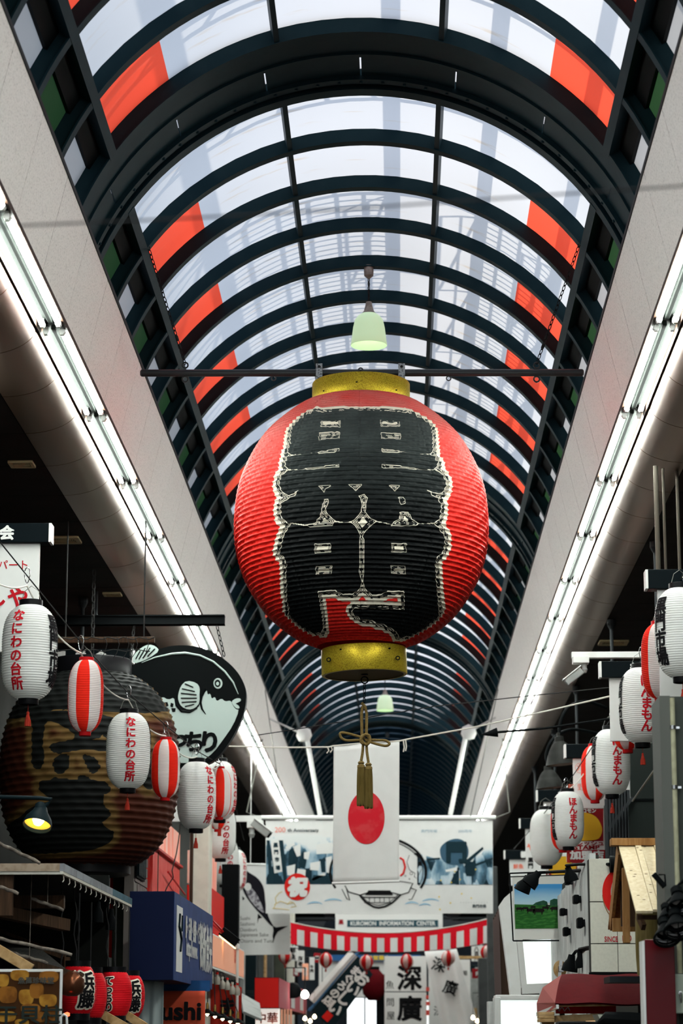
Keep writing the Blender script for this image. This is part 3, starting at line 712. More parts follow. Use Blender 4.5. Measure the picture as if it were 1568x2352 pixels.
# ================================================================== lettering helpers
_gl = {}
def offs(e):
    """offsets that thicken a stroke by e without merging its outlines"""
    if e <= .003: return [(0, 0)]
    n = 6 if e < .06 else 14; o = [(0, 0)] + [(e*math.cos(2*PI*i/n), e*math.sin(2*PI*i/n)) for i in range(n)]
    if e >= .06: o += [(e*.5*math.cos(2*PI*i/8), e*.5*math.sin(2*PI*i/8)) for i in range(8)]
    return o
def glyph(s, bold=.03):
    """flat mesh of a string: (n,2) points and faces, baseline at 0, em = 1"""
    k = (s, bold)
    if k not in _gl:
        b0 = min(bold, .008)
        c = bpy.data.curves.new('lettering', 'FONT'); c.body = s; c.size = 1; c.offset = b0; c.resolution_u = 3
        o = bpy.data.objects.new('lettering', c); C.objects.link(o)
        dg = bpy.context.evaluated_depsgraph_get(); me = bpy.data.meshes.new_from_object(o.evaluated_get(dg))
        v = np.array([(p.co.x, p.co.y) for p in me.vertices]).reshape(-1, 2); f = [tuple(p.vertices) for p in me.polygons]
        bpy.data.objects.remove(o); bpy.data.curves.remove(c); bpy.data.meshes.remove(me)
        V = []; F = []
        for i, d in enumerate(offs(bold-b0)): V.append(np.c_[v + np.array(d), np.full(len(v), .0005*i)]); F += [tuple(q + i*len(v) for q in t) for t in f]
        _gl[k] = (np.vstack(V), F)
    return _gl[k]
def vtext(s, size, pitch=None, bold=.03, sx=1.0):
    """vertical column of characters centred on (0,0)"""
    pitch = pitch or size; V = []; F = []; n = len(s)
    for i, ch in enumerate(s):
        v, f = glyph(ch, bold); o = sum(len(a) for a in V); w = v.copy()
        w[:,0] = (w[:,0]-.5)*size*sx; w[:,1] = (w[:,1]-.38)*size + ((n-1)/2-i)*pitch
        V.append(w); F += [tuple(q+o for q in t) for t in f]
    return np.vstack(V), F
def htext(s, size, bold=.02, sx=1.0, align='C'):
    v, f = glyph(s, bold); w = v.copy(); w[:,0] *= size*sx; w[:,1] *= size
    if align == 'C': w[:,0] -= (w[:,0].min()+w[:,0].max())/2
    elif align == 'L': w[:,0] -= w[:,0].min()
    w[:,1] -= (w[:,1].min()+w[:,1].max())/2
    return w, f
def put_text(mb, vf, o, ux, uy, mi=0, slant=0.0, rot=0.0):
    """lay a flat text on the plane o + ux*x + uy*y"""
    v, f = vf; o, ux, uy = Vector(o), Vector(ux), Vector(uy); nn = ux.cross(uy); c, s = math.cos(rot), math.sin(rot)
    mb.add([o + ux*((p[0]+slant*p[1])*c - p[1]*s) + uy*((p[0]+slant*p[1])*s + p[1]*c) + nn*(p[2] if len(p) > 2 else 0) for p in v], f, mi); return mb
def wrap_text(vf, fn, du, dv, of=((0, 0),)):
    """cut a flat text along a grid and bend it with fn(x, y) -> 3D"""
    bm = bmesh.new(); v, f = vf; bv = [bm.verts.new((p[0], p[1], 0)) for p in v]
    for t in f:
        try: bm.faces.new([bv[i] for i in t])
        except ValueError: pass
    for ax, d in ((0, du), (1, dv)):
        lo, hi = v[:,ax].min(), v[:,ax].max(); c = math.ceil(lo/d)*d
        while c < hi:
            no = Vector((1,0,0)) if ax == 0 else Vector((0,1,0))
            bmesh.ops.bisect_plane(bm, geom=bm.verts[:]+bm.edges[:]+bm.faces[:], plane_co=no*c, plane_no=no, dist=1e-6); c += d
    bm.verts.index_update(); n = len(bm.verts); pc = [(p.co.x, p.co.y) for p in bm.verts]; f0 = [[q.index for q in t.verts] for t in bm.faces]; bm.free()
    vs = [fn(x+ox, y+oy) for ox, oy in of for x, y in pc]; fs = [[q + i*n for q in t] for i in range(len(of)) for t in f0]
    return vs, fs
# ================================================================== small paper lanterns on the two strings
WPAPER = mk('white_lantern_paper', (.78, .79, .77), .6, trans=.25, var=.3, vs=7, vcol=(.68, .69, .65))
SPAPER_R = mk('red_stripe_paper', (.82, .025, .012), .55, trans=.2)
SPAPER_W = mk('white_stripe_paper', (.76, .72, .70), .6, trans=.25)
RLACQ = mk('red_lacquer', (.42, .01, .012), .35)
TASSR = mk('red_tassel', (.38, .035, .02), .7, var=.6, vs=60, vcol=(.2, .015, .01), stretch=(1, 1, .15))
def barrel(R, rc, z0, z1, p=3.0, q=2.3, n=40):
    out = []
    for i in range(n+1):
        u = -1 + 2*i/n; r = R*(1-abs(u)**p*(1-(rc/R)**q))**(1/q); out.append((r, z0 + (z1-z0)*i/n))
    return out
def corr(pr, nr, amp, nu, mi_fn=None):
    P_, L_ = resample(pr, nr*4+1); t = np.linspace(0, nr, len(P_)); ph = np.linspace(0, 2*PI, nu, endpoint=False)
    r = P_[:,0] - amp*np.abs(np.sin(PI*t))**.8; co = np.stack([r[:,None]*np.sin(ph), -r[:,None]*np.cos(ph), np.repeat(P_[:,1][:,None], nu, 1)], -1).reshape(-1, 3)
    mi = None
    if mi_fn is not None: mi = np.tile([mi_fn(2*PI*(j+.5)/nu) for j in range(nu)], len(P_)-1)
    return co, nu, len(P_), mi, P_
def rad_at(P_, z): return np.interp(z, P_[:,1], P_[:,0]) if P_[0,1] < P_[-1,1] else np.interp(z, P_[::-1,1], P_[::-1,0])
def tassel(name, root, z, L, m, r=.022, cord=.05):
    mb = MB(); mb.bar((0,0,z), (0,0,z-cord), .0025, 5); o = mb.build(name+'_cord', m, None); o.parent = root
    mb = MB(); zz = z-cord; mb.lathe([(0, zz), (r*.5, zz-.006), (r*.55, zz-.02), (r*.45, zz-.028)], 10)
    n = 20; prof = [(r*.5, zz-.028), (r*.8, zz-.06), (r, zz-L*.6), (r*1.1, zz-L)]; vs = []; fs = []
    for rr_, z_ in prof:
        for j in range(n): q = rr_*(1.08 if j % 2 else .92); vs.append((q*math.cos(2*PI*j/n), q*math.sin(2*PI*j/n), z_))
    for i in range(3):
        for j in range(n): fs.append((i*n+j, i*n+(j+1) % n, (i+1)*n+(j+1) % n, (i+1)*n+j))
    fs.append(tuple(3*n+j for j in range(n))); mb.add(vs, fs); o = mb.build(name, m, None); o.parent = root
def text_part(root, s, P_, ang, size, pitch, zc, m, bold=.045, sx=1.0, off=.004, slant=0.0):
    def fn(x, y):
        z = zc + y; r = float(rad_at(P_, z)) + off; a = ang + x/max(r, .05); return (r*math.sin(a), -r*math.cos(a), z)
    vs, fs = wrap_text(vtext(s, size, pitch, .008, sx), fn, .02, .02, [(a*size, b*size) for a, b in offs(bold-.008)])
    mb = MB(); mb.add(vs, fs); o = mb.build('lettering', m, None); o.parent = root; return o
def white_lantern(loc, label, texts, group, R=.222, H=.75):
    t = thing('paper_lantern', label, 'lantern', loc, group)
    pr = barrel(R, .092, 0, H, 3.6, 2.0); co_, nu, nv, mi, P_ = corr(pr, 42, .005, 48)
    o = inst('paper_body', grid_mesh('paper_body', co_, nu, nv, WPAPER), t)
    mb = MB(); mb.lathe([(.07, H-.004), (.094, H-.004), (.094, H+.042), (.088, H+.044), (.07, H+.044)], 28); o = mb.build('top_cap', RINGBLK, None, auto=40); o.parent = t
    mb = MB(); mb.lathe([(0, -.03), (.07, -.03), (.07, -.045), (.078, -.045), (.08, -.04), (.08, .004), (.06, .004)], 28); o = mb.build('bottom_cap', RINGBLK, None, auto=40); o.parent = t
    mb = MB(); mb.tube([(-.088, 0, H+.04), (-.06, 0, H+.12), (0, 0, H+.16), (.06, 0, H+.12), (.088, 0, H+.04)], .0028, 5); o = mb.build('bail', WIRE, None); o.parent = t
    for s, ang, m in texts:
        n = len(s); pitch = {6: .108, 5: .112, 4: .142}[n]; size = {6: .106, 5: .125, 4: .158}[n]
        text_part(t, s, P_, ang, size, pitch, H*.5, m, .038, 1.0 if n > 4 else .95)
    tassel('tassel', t, -.045, .12, TASSR)
    return t
def stripe_lantern(loc, label, group, R=.15, H=.6):
    t = thing('striped_lantern', label, 'lantern', loc, group)
    pr = barrel(R, .058, 0, H, 3.4, 2.0); co_, nu, nv, mi, P_ = corr(pr, 44, .0035, 48, lambda a: int(((a + PI/8) % (2*PI))//(PI/4)) % 2)
    inst('paper_body', grid_mesh('paper_body', co_, nu, nv, [SPAPER_R, SPAPER_W], mi=mi), t)
    mb = MB(); mb.lathe([(.04, H-.002), (.062, H-.002), (.062, H+.024), (.056, H+.025), (.04, H+.025)], 24); o = mb.build('top_cap', RLACQ, None, auto=40); o.parent = t
    mb = MB(); mb.lathe([(0, -.03), (.046, -.03), (.048, -.034), (.05, -.03), (.05, .002), (.03, .002)], 24); o = mb.build('bottom_cap', RLACQ, None, auto=40); o.parent = t
    mb = MB(); mb.tube([(-.055, 0, H+.02), (-.03, 0, H+.08), (0, 0, H+.1), (.03, 0, H+.08), (.055, 0, H+.02)], .0022, 5); o = mb.build('bail', WIRE, None); o.parent = t
    return t
NANI, HONMA, KUROMON = 'なにわの台所', 'ほんまもん', '黒門市場'
WL = white_lantern(tuple(at(65, 1606, 19.5)), 'white paper lantern at the left frame edge, nearest on its string', [(NANI, 0, REDINK), (KUROMON, PI/2, INK)], 'white lanterns on the left string')
WL.rotation_euler.z = math.radians(-20)
def lan(first, px, pyb, Y, rot, label, group, sc=1.0):
    return copy_tree(first, at(px, pyb, Y), label, group, math.radians(rot), sc)
g = 'white lanterns on the left string'
WL.scale = (1.03,)*3
lan(WL, 293, 1811, 24, 12, 'white paper lantern with red writing in front of the big brown lantern', g)
lan(WL, 450, 1904, 27.2, 50, 'white paper lantern just below the pufferfish sign, a long red tassel under it', g, 1.0)
lan(WL, 504, 1882, 31.5, 70, 'white paper lantern mostly hidden behind a striped one right of the pufferfish sign', g)
lan(WL, 506, 1972, 35, 25, 'white paper lantern low on the left string, its upper half covered by others', g)
lan(WL, 515, 2032, 39, 28, 'white paper lantern with peach glow, partly covered, left of the tuna poster', g)
lan(WL, 538, 2048, 44, 60, 'white paper lantern farthest of the left string, beside the tuna poster', g)
SL = stripe_lantern(tuple(at(195, 1681, 20)), 'red and white striped lantern in front of the big brown lantern, nearest the camera', 'striped lanterns on the left string')
g = 'striped lanterns on the left string'; SL.rotation_euler.z = math.radians(-3)
lan(SL, 379, 1832, 25, 42, 'red and white striped lantern between two white ones at the brown lantern\'s lower right', g)
lan(SL, 503, 1877, 28.1, 7, 'red and white striped lantern right of the pufferfish sign, in front of a white one', g, .94)
lan(SL, 500, 1905, 33.5, 30, 'red and white striped lantern of which only the bottom shows, left string', g)
WR = white_lantern(tuple(at(1567, 1556, 20)), 'white paper lantern at the right frame edge, nearest on its string', [(HONMA, 0, REDINK), (KUROMON, -PI/2, INK)], 'white lanterns on the right string')
WR.rotation_euler.z = math.radians(31)
g = 'white lanterns on the right string'
lan(WR, 1475, 1707, 24, 8, 'white paper lantern second from the right edge, red writing facing the street', g)
lan(WR, 1405, 1825, 28, 14, 'white paper lantern in front of the dark slatted wall, third from the right edge', g)
lan(WR, 1305, 1945, 29.3, 16, 'white paper lantern in front of the yellow stamp signboard', g, .88)
lan(WR, 1255, 1988, 34.6, 180, 'blank white paper lantern hanging askew left of the stamp signboard', g, 1.05)
SR = lan(SL, 1517, 1604, 21.6, 23, 'red and white striped lantern half behind the nearest right-hand white lantern', 'striped lanterns on the right string', 1.12)
g = 'striped lanterns on the right string'
lan(SL, 1441, 1722, 25.5, 24, 'red and white striped lantern behind the second white lantern from the right', g, 1.1)
lan(SL, 1366, 1838, 29.5, 23, 'red and white striped lantern behind the third white lantern from the right', g, 1.1)
lan(SL, 1292, 1952, 29.65, 20, 'red and white striped lantern, only a red sliver showing left of the stamp signboard', g, .96)
# ------------------------------------------------------------------ the two lantern strings
def sag(a, b, d, n=10): return [Vector(a).lerp(Vector(b), i/n) - Vector((0, 0, d*4*(i/n)*(1-i/n))) for i in range(n+1)]
def string(name, label, anchors, wire0):
    t = thing(name, label, 'string', tuple(anchors[0])); mb = MB(); mb.tube(wire0, .006, 5); mb.build('wire', DWIRE, t)
    mb = MB()
    for a, b in zip(anchors, anchors[1:]): mb.tube(sag(a, b, .09), .0075, 5)
    mb.build('power_cord', CORD, t)
    for a in anchors[1:]:
        m = MB(); m.tube([a + Vector((.022*math.sin(q)*(1 - .3*math.cos(q)), 0, .085 + .065*-math.cos(q))) for q in np.linspace(0, 2*PI, 12, endpoint=False)], .0045, 5, closed=True); m.build('snap_hook', CHROME, t)
    return t
La = [at(-60, 1290, 18.5), at(62, 1345, 19.4), at(185, 1500, 20), at(295, 1608, 24), at(380, 1690, 25), at(452, 1738, 27.2), at(505, 1757, 28.1), at(512, 1830, 35), at(520, 1950, 39), at(540, 1975, 44)]
string('lantern_string', 'steel wire and white power cord carrying the left row of lanterns', La, [at(-100, 1120, 18), at(62, 1322, 19.4), at(190, 1480, 20), at(296, 1593, 24), at(383, 1668, 25), at(452, 1725, 27.1), at(505, 1755, 28.1), at(540, 1850, 39), at(560, 1930, 46)])
Ra = [at(1640, 1255, 19), at(1580, 1310, 20), at(1518, 1425, 21.6), at(1473, 1520, 24), at(1442, 1590, 25.5), at(1404, 1665, 28), at(1366, 1725, 29.5), at(1300, 1815, 29.3), at(1255, 1870, 34.6)]
string('lantern_string', 'steel wire and white power cord carrying the right row of lanterns', Ra, [at(1700, 1140, 18.5), at(1580, 1295, 20), at(1480, 1500, 24), at(1407, 1645, 28), at(1303, 1800, 29.3), at(1240, 1880, 35.5), at(1180, 1950, 46)])

# ================================================================== big brown lantern and the pufferfish board
BY = 26.5; bc = at(206, 1766, BY); BX = bc.x
def bz(y): return at(206, y, BY).z
bk = 27.0/5553
bp_ = smooth_prof([(95*bk, bz(1992)), (130*bk, bz(1975)), (165*bk, bz(1940)), (192*bk, bz(1880)), (203*bk, bz(1810)), (205*bk, bz(1755)), (200*bk, bz(1700)), (183*bk, bz(1640)), (150*bk, bz(1590)), (112*bk, bz(1560)), (88*bk, bz(1549))])
NRB = 34; BP, BL = resample(bp_, NRB*5+1); tB = np.linspace(0, NRB, len(BP)); PB = np.radians(np.linspace(-180, 180, 260, endpoint=False)); nb = len(PB)
p2b, t2b = np.meshgrid(PB, tB)
rB = BP[:,0][:,None] - .02*np.abs(np.sin(PI*tB))[:,None]**.8 + .004*np.sin(p2b*31+np.floor(t2b)*2) ; zB = np.repeat(BP[:,1][:,None], nb, 1)
coB = np.stack([rB*np.sin(p2b), -rB*np.cos(p2b), zB - bz(1549)], -1).reshape(-1, 3)
pxB, pyB = to_px(BX + BP[:,0][:,None]*np.sin(p2b), BY - BP[:,0][:,None]*np.cos(p2b), zB)
visB = np.abs(p2b) < 1.5; RB = BP[:,0].max(); sB = np.linspace(0, BL, len(BP))
def surfB(p):
    x, y = p[0]/4.7515, 1500 + p[1]/4.7515; d = np.where(visB, (pxB-x)**2+(pyB-y)**2, 1e9); i, j = np.unravel_index(d.argmin(), d.shape); return (PB[j]*RB, sB[i])
inkp = [[(335,930),(350,800),(300,640),(600,620),(1150,660),(1500,800),(1650,900),(1640,1010),(1150,940),(1130,870),(1090,940),(960,925),(800,930),(800,860),(650,780),(480,730),(465,930),(470,1200),(440,1260),(370,1270),(335,1200)],
  [(570,1160),(650,1100),(740,1095),(765,1160),(750,1250),(690,1320),(620,1320),(570,1260)],[(870,1100),(1000,1110),(1080,1180),(1090,1260),(1050,1310),(980,1310),(940,1220)],
  [(525,990),(540,1080),(650,1100),(760,1080),(950,1045),(1150,1075),(1500,1080),(1600,1000),(1150,950),(900,930),(800,935),(650,965)],
  [(400,1390),(560,1390),(545,1340),(700,1370),(850,1385),(860,1320),(940,1330),(1000,1390),(1170,1390),(1210,1480),(1190,1530),(1130,1540),(1130,1640),(1180,1700),(1240,1760),(1100,1840),(1180,1920),(1270,1960),(1200,2080),(1000,2150),(700,2180),(300,2200),(60,2100),(20,1900),(200,1800),(300,1700),(450,1640),(590,1600),(440,1530)],
  [(-300,-300),(2400,-300),(2400,500),(1850,640),(1500,660),(1150,640),(600,600),(300,700),(-300,760)],
  [(1480,1050),(1600,1050),(1740,1300),(1700,1500),(1560,1480)]]
GB = np.stack(np.meshgrid(PB*RB, sB), -1).reshape(-1, 2); dB = np.full(len(GB), 1.0)
for pl in inkp: dB = np.minimum(dB, sdf([surfB(p) for p in dens(round_poly(pl, 2), 40)], GB))
def brown_paper():
    m = bpy.data.materials.new('brown_lantern_paper'); m.use_nodes = True; nt = m.node_tree; N = nt.nodes; L = nt.links; b = N['Principled BSDF']
    at_ = N.new('ShaderNodeAttribute'); at_.attribute_name = 'd'; tc = N.new('ShaderNodeTexCoord'); mp = N.new('ShaderNodeMapping'); mp.inputs['Scale'].default_value = (1, 1, 5); L.new(tc.outputs['Object'], mp.inputs[0])
    nz = N.new('ShaderNodeTexNoise'); nz.inputs['Scale'].default_value = 6; nz.inputs['Detail'].default_value = 5; L.new(mp.outputs[0], nz.inputs['Vector'])
    ad = N.new('ShaderNodeMath'); ad.operation = 'MULTIPLY_ADD'; L.new(nz.outputs['Fac'], ad.inputs[0]); ad.inputs[1].default_value = -.09; L.new(at_.outputs['Fac'], ad.inputs[2])
    r = N.new('ShaderNodeValToRGB'); e = r.color_ramp.elements; r.color_ramp.interpolation = 'LINEAR'
    e[0].position = .0; e[0].color = (.125, .075, .025, 1); e[1].position = .07; e[1].color = (.05, .013, .007, 1); L.new(ad.outputs[0], r.inputs[0])
    lt = N.new('ShaderNodeMath'); lt.operation = 'LESS_THAN'; L.new(at_.outputs['Fac'], lt.inputs[0]); lt.inputs[1].default_value = 0
    mx = N.new('ShaderNodeMix'); mx.data_type = 'RGBA'; L.new(lt.outputs[0], mx.inputs[0]); L.new(r.outputs[0], mx.inputs[6]); mx.inputs[7].default_value = (.0085, .0095, .009, 1)
    L.new(mx.outputs[2], b.inputs['Base Color']); b.inputs['Roughness'].default_value = .6; _sk(b, 'Specular IOR Level', .06); return m
BLN = thing('big_brown_lantern', 'huge weathered brown and black paper lantern hanging at the left, behind the small lanterns', 'lantern', (BX, BY, bz(1549)))
inst('paper_body', grid_mesh('paper_body', coB, nb, len(BP), brown_paper(), True, {'d': dB}), BLN)
mb = MB(); mb.lathe([(70*bk, bz(1552)), (90*bk, bz(1552)), (91*bk, bz(1520)), (88*bk, bz(1516)), (70*bk, bz(1516))], 40, (BX, BY, 0)); mb.build('top_ring', RINGBLK, BLN, auto=40)
mb = MB(); mb.lathe([(0, bz(2012)), (85*bk, bz(2012)), (96*bk, bz(2008)), (96*bk, bz(1988)), (60*bk, bz(1988))], 40, (BX, BY, 0)); mb.build('bottom_ring', RINGBLK, BLN, auto=40)
mb = MB(); chain_links(mb, (BX, BY, bz(1520)), (BX, BY, 6.70), .09, .02, .007); mb.build('chain', DWIRE, BLN)
# pufferfish board
PY = 27.75
def c6(p): return (p[0]/2.6133, 1250 + p[1]/2.6133)
def fishpt(dy): return lambda p: at(*c6(p), PY) + Vector((0, dy, 0))
BELLY = mk('pufferfish_pale_green', (.43, .52, .49), .4); FBLK = mk('pufferfish_black', (.002, .003, .0033), .5)
PF = thing('pufferfish_sign', 'black and pale green pufferfish signboard hanging by chains from a steel beam', 'sign', tuple(at(*c6((1100, 900)), PY)))
outer = round_poly([(760,800),(800,720),(880,655),(1000,612),(1110,604),(1230,622),(1340,682),(1425,762),(1470,845),(1481,925),(1462,1025),(1412,1132),(1345,1235),(1285,1300),(1235,1322),(1150,1345),(1000,1340),(860,1250),(760,1100),(720,950)], 2)
mb = MB(); mb.prism(outer, fishpt(0), fishpt(.16)); mb.build('board', FBLK, PF)
def fl(poly, m, name, dy, rnd=1, parent=None):
    mb = MB(); mb.prism(round_poly(poly, rnd) if rnd else poly, fishpt(-dy), fishpt(-dy+.006)); return mb.build(name, m, parent or PF)
bel = fl([(940,940),(975,915),(1010,935),(1045,920),(1060,960),(1085,1000),(1135,1010),(1190,985),(1205,940),(1240,870),(1246,905),(1262,895),(1270,930),(1290,915),(1300,945),(1330,925),(1350,945),(1385,938),(1395,965),(1415,992),(1436,995),(1400,1085),(1340,1172),(1280,1252),(1215,1300),(1120,1318),(1000,1300),(880,1180),(860,1050)], BELLY, 'belly', .008, 1)
fl([(1068,905),(1085,850),(1120,818),(1180,832),(1200,862),(1196,910),(1200,950),(1170,985),(1130,995),(1088,975),(1070,940)], BELLY, 'fin', .009)
for a, b in (((1110,838),(1160,860)),((1092,868),(1170,885)),((1085,895),(1180,905)),((1085,925),(1182,925)),((1090,950),(1180,945)),((1110,975),(1165,962))):
    mb = MB(); mb.beam(fishpt(-.012)(a), fishpt(-.012)(b), .012, .012); mb.build('fin_ray', FBLK, PF)
mb = MB(); mb.tube([fishpt(-.012)(p) for p in ((1232,870),(1210,910),(1203,950),(1212,990),(1235,1022))], [.012,.016,.016,.013,.004], 6); mb.build('gill', FBLK, PF)
mb = MB(); mb.tube([fishpt(-.012)(p) for p in ((1048,920),(1058,965),(1090,1003),(1140,1008),(1185,985))], [.006,.014,.016,.014,.006], 6); mb.build('fin_edge', FBLK, PF)
ell = lambda cx, cy, rx, ry, n=20: [(cx+rx*math.cos(2*PI*i/n), cy+ry*math.sin(2*PI*i/n)) for i in range(n)]
e0 = fl(ell(1308,836,27,32), BELLY, 'eye', .012, 0); fl(ell(1306,836,18,22), FBLK, 'iris', .016, 0, e0); fl(ell(1306,838,9,11), BELLY, 'pupil', .02, 0, e0)
fl([(1388,945),(1415,925),(1444,926),(1446,942),(1425,952),(1412,958),(1432,968),(1440,985),(1420,988),(1400,968)], BELLY, 'mouth', .012)
mb = MB(); mb.tube([fishpt(-.008)(p) for p in ((850,712),(930,680),(1030,658),(1110,652),(1200,668),(1280,705),(1350,765),(1400,830),(1430,900))], [.003,.008,.012,.014,.012,.012,.012,.01,.003], 6); mb.build('highlight', BELLY, PF)
for q in ([(985,950),(1005,948),(1012,970),(992,978)],[(1025,952),(1042,958),(1038,980),(1022,975)],[(1000,985),(1012,985),(1010,1005),(998,1000)],[(1028,985),(1055,985),(1052,1005),(1035,1008)]): fl(q, FBLK, 'spot', .014, 0)
tl = fl([(795,690),(805,660),(850,618),(895,600),(935,612),(958,640),(900,680),(860,700),(802,718)], BELLY, 'tail', .002)
for a, b in (((815,690),(842,640)),((835,690),(872,625)),((858,685),(902,622)),((885,675),(930,628))):
    mb = MB(); mb.beam(fishpt(-.012)(a), fishpt(-.012)(b), .012, .012); mb.build('tail_ray', FBLK, tl)
mb = MB(); o_ = fishpt(-.018)((1172, 1190)); k6 = 1/(2.6133*ppm(PY))
for ch, x, y, s in (('っ', 1075, 1165, 125), ('ち', 1165, 1185, 135), ('り', 1258, 1185, 140)):
    v, f = glyph(ch, .05); w = v.copy(); w[:,0] = (w[:,0]-.5)*s*k6; w[:,1] = (w[:,1]-.38)*s*k6; put_text(mb, (w, f), fishpt(-.018)((x, y)), (1,0,0), (0,0,1))
mb.build('lettering', FBLK, PF)
for a, b in (((1298,480),(1342,665)),((800,480),(772,760))):
    mb = MB(); chain_links(mb, fishpt(.08)(a), fishpt(.08)(b), .075, .018, .007); mb.build('chain', DWIRE, PF)
a, b = at(130, 1426, PY+.08), at(516, 1424, PY+.08)
SB = thing('sign_beam', 'black steel beam from which the pufferfish sign hangs', 'beam', tuple(a)); mb = MB(); mb.box((a.x, a.y-.05, a.z-.055), (b.x, a.y+.05, a.z+.055)); mb.box((a.x, a.y-.08, a.z+.04), (b.x, a.y+.08, a.z+.055)); mb.box((a.x, a.y-.08, a.z-.055), (b.x, a.y+.08, a.z-.04)); mb.build('flange_beam', BLACK, SB)
c = at(221, 1380, PY+.08); mb = MB(); mb.bar((c.x, c.y, a.z), (c.x, c.y, 6.7), .02, 8); mb.build('drop_rod', CHAR, SB)
a, b = at(120, 1476, 23.9), at(355, 1470, 23.9)
WBm = thing('wooden_pole', 'dark wooden rail with loose wires wound along it above the big brown lantern', 'rail', tuple(a)); mb = MB(); mb.bbox((a.x, 23.87, b.z-.03), (b.x, 23.93, b.z+.03), .005); mb.build('pole', WOODD, WBm)
mb = MB(); mb.tube([at(115+12*i, 1466+3*math.sin(i*2.1), 23.84) for i in range(21)], .006, 5); mb.tube([at(120+14*i, 1494+2.5*math.sin(i*1.7), 23.84) for i in range(17)], .005, 5)
for px in (240, 268, 290, 310, 335): mb.tube([at(px, 1462, 23.84), at(px+6, 1480, 23.82), at(px, 1500, 23.84), at(px-8, 1512, 23.84)], .004, 5)
mb.build('loose_wire', DWIRE, WBm)
for px in (150, 330): mb = MB(); q = at(px, 1470, 23.9); mb.bar((q.x, 23.9, q.z), (q.x, 23.9, 6.7), .008, 6); mb.build('hanger', DWIRE, WBm)
# ================================================================== left side of the street
def pb(mb, x0, y0, x1, y1, Y, d=.04, mi=0, bev=0):
    """box whose front face fills the pixel rectangle at depth Y and which is d deep"""
    a, b = at(x0, y1, Y), at(x1, y0, Y)
    if bev: return mb.bbox((a.x, Y, a.z), (b.x, Y+d, b.z), bev, mi)
    return mb.box((a.x, Y, a.z), (b.x, Y+d, b.z), mi)
def single(name, label, cat, mb, m, group=None, auto=None):
    o = mb.build(name, m, None, auto=auto); return tag(o, label, cat, group)
def root(name, label, cat, px, py, Y, group=None): return thing(name, label, cat, tuple(at(px, py, Y)), group)
def pt(mb, s, px, py, Y, hpx, bold=.03, sx=1.0, vert=False, pitch=None, mi=0, dy=.004, rot=0.0, slant=0.0):
    """lettering centred on a pixel of a street-facing (camera-facing) plane, hpx pixels tall"""
    k = 1/ppm(Y); v = vtext(s, hpx*k, (pitch or hpx)*k, bold, sx) if vert else htext(s, hpx*k, bold, sx)
    return put_text(mb, v, at(px, py, Y) + Vector((0, -dy, 0)), (1,0,0), (0,0,1), mi, slant, rot)
def quadp(pts, Y, d=.02, fn=None):
    f0 = (lambda p: at(p[0], p[1], Y)); return MB().prism(pts, f0, lambda p: f0(p) + Vector((0, d, 0)))
SIGNW = mk('sign_white', (.7, .7, .68), .5); HEADER = mk('header_black', (.0025, .005, .0065), .5)
SALMON = mat('salmon_lit_sign', (.8, .38, .25), .5); _b = SALMON.node_tree.nodes['Principled BSDF']; _b.inputs['Emission Color'].default_value = (.95, .42, .26, 1); _b.inputs['Emission Strength'].default_value = .13
PINKLIT = mat('pink_lit_sign', (.8, .45, .38), .5, var=.8, vs=2.2, vcol=(.85, .16, .08), stretch=(1, 2.5, .4)); _b = PINKLIT.node_tree.nodes['Principled BSDF']; _b.inputs['Emission Color'].default_value = (1, .5, .4, 1); _b.inputs['Emission Strength'].default_value = .08
BLUE = mk('navy_sign', (.035, .06, .17), .5, var=.3, vs=4); NAVY = mk('navy_dark', (.006, .010, .035), .5)
WARMBULB = emis('warm_bulb', (1, .8, .45), 9); BRIGHTBULB = emis('white_bulb', (1, .95, .85), 14)
LAMPTEAL = mk('lamp_teal', (.006, .013, .016), .5)
# ---- shop association signs: black header box over a white hanging panel
def assoc(xi, Y, side, ztop, label, hdr='親栄会', w=1.2, ph=.95, extra=(), pw=.98, inset=.08):
    s = side; x0, x1 = (xi - w, xi) if s < 0 else (xi, xi + w)
    t = thing('association_sign', label, 'sign', ((x0+x1)/2, Y, ztop), 'shop association signs')
    mb = MB(); mb.bbox((x0, Y, ztop-.17), (x1, Y+.16, ztop), .006); mb.build('header_box', HEADER, t)
    mb = MB(); e = xi + (.002 if s < 0 else -.002); mb.box((min(e, e-s*.022), Y-.003, ztop-.168), (max(e, e-s*.022), Y+.158, ztop-.002)); mb.build('end_cap', SIGNW, t)
    cx = (x0+x1)/2
    for i, ch in enumerate(hdr):
        v, f = glyph(ch, .05); q = v.copy(); q[:,0] = (q[:,0]-.5)*.13; q[:,1] = (q[:,1]-.38)*.13
        mb = MB(); put_text(mb, (q, f), (cx + (i-1)*.24, Y-.005, ztop-.085), (1,0,0), (0,0,1)); mb.build('header_character', SIGNW, t)
    a, b = (xi-inset-pw, xi-inset) if s < 0 else (xi+inset, xi+inset+pw)
    mb = MB(); mb.bbox((a, Y+.05, ztop-.17-ph), (b, Y+.09, ztop-.17), .004); p = mb.build('panel', WHITE, t)
    for m_, items in extra:
        for (txt, px, py, hp, vert, bold) in items: mb = MB(); pt(mb, txt, px, py, Y+.05, hp, bold, 1.0, vert); mb.build('panel_lettering', m_, p)
    mb = MB(); mb.bar((cx, Y+.08, ztop), (cx, Y+.08, 6.7), .022, 8); mb.lathe([(.06, .06), (.06, 0), (.03, -.06)], 10, (cx, Y+.08, 6.64)); mb.build('drop_rod', CHAR, t)
    return t
zt = lambda y, Y: at(917, y, Y).z
assoc(at(112, 1200, 20.4).x, 20.4, -1, zt(1197, 20.4), 'black headed association sign at the left frame edge over a white panel with red writing',
      extra=[(REDINK, [('デパート', 18, 1297, 25, False, .01), ('いしや', -8, 1372, 52, False, .03)])])
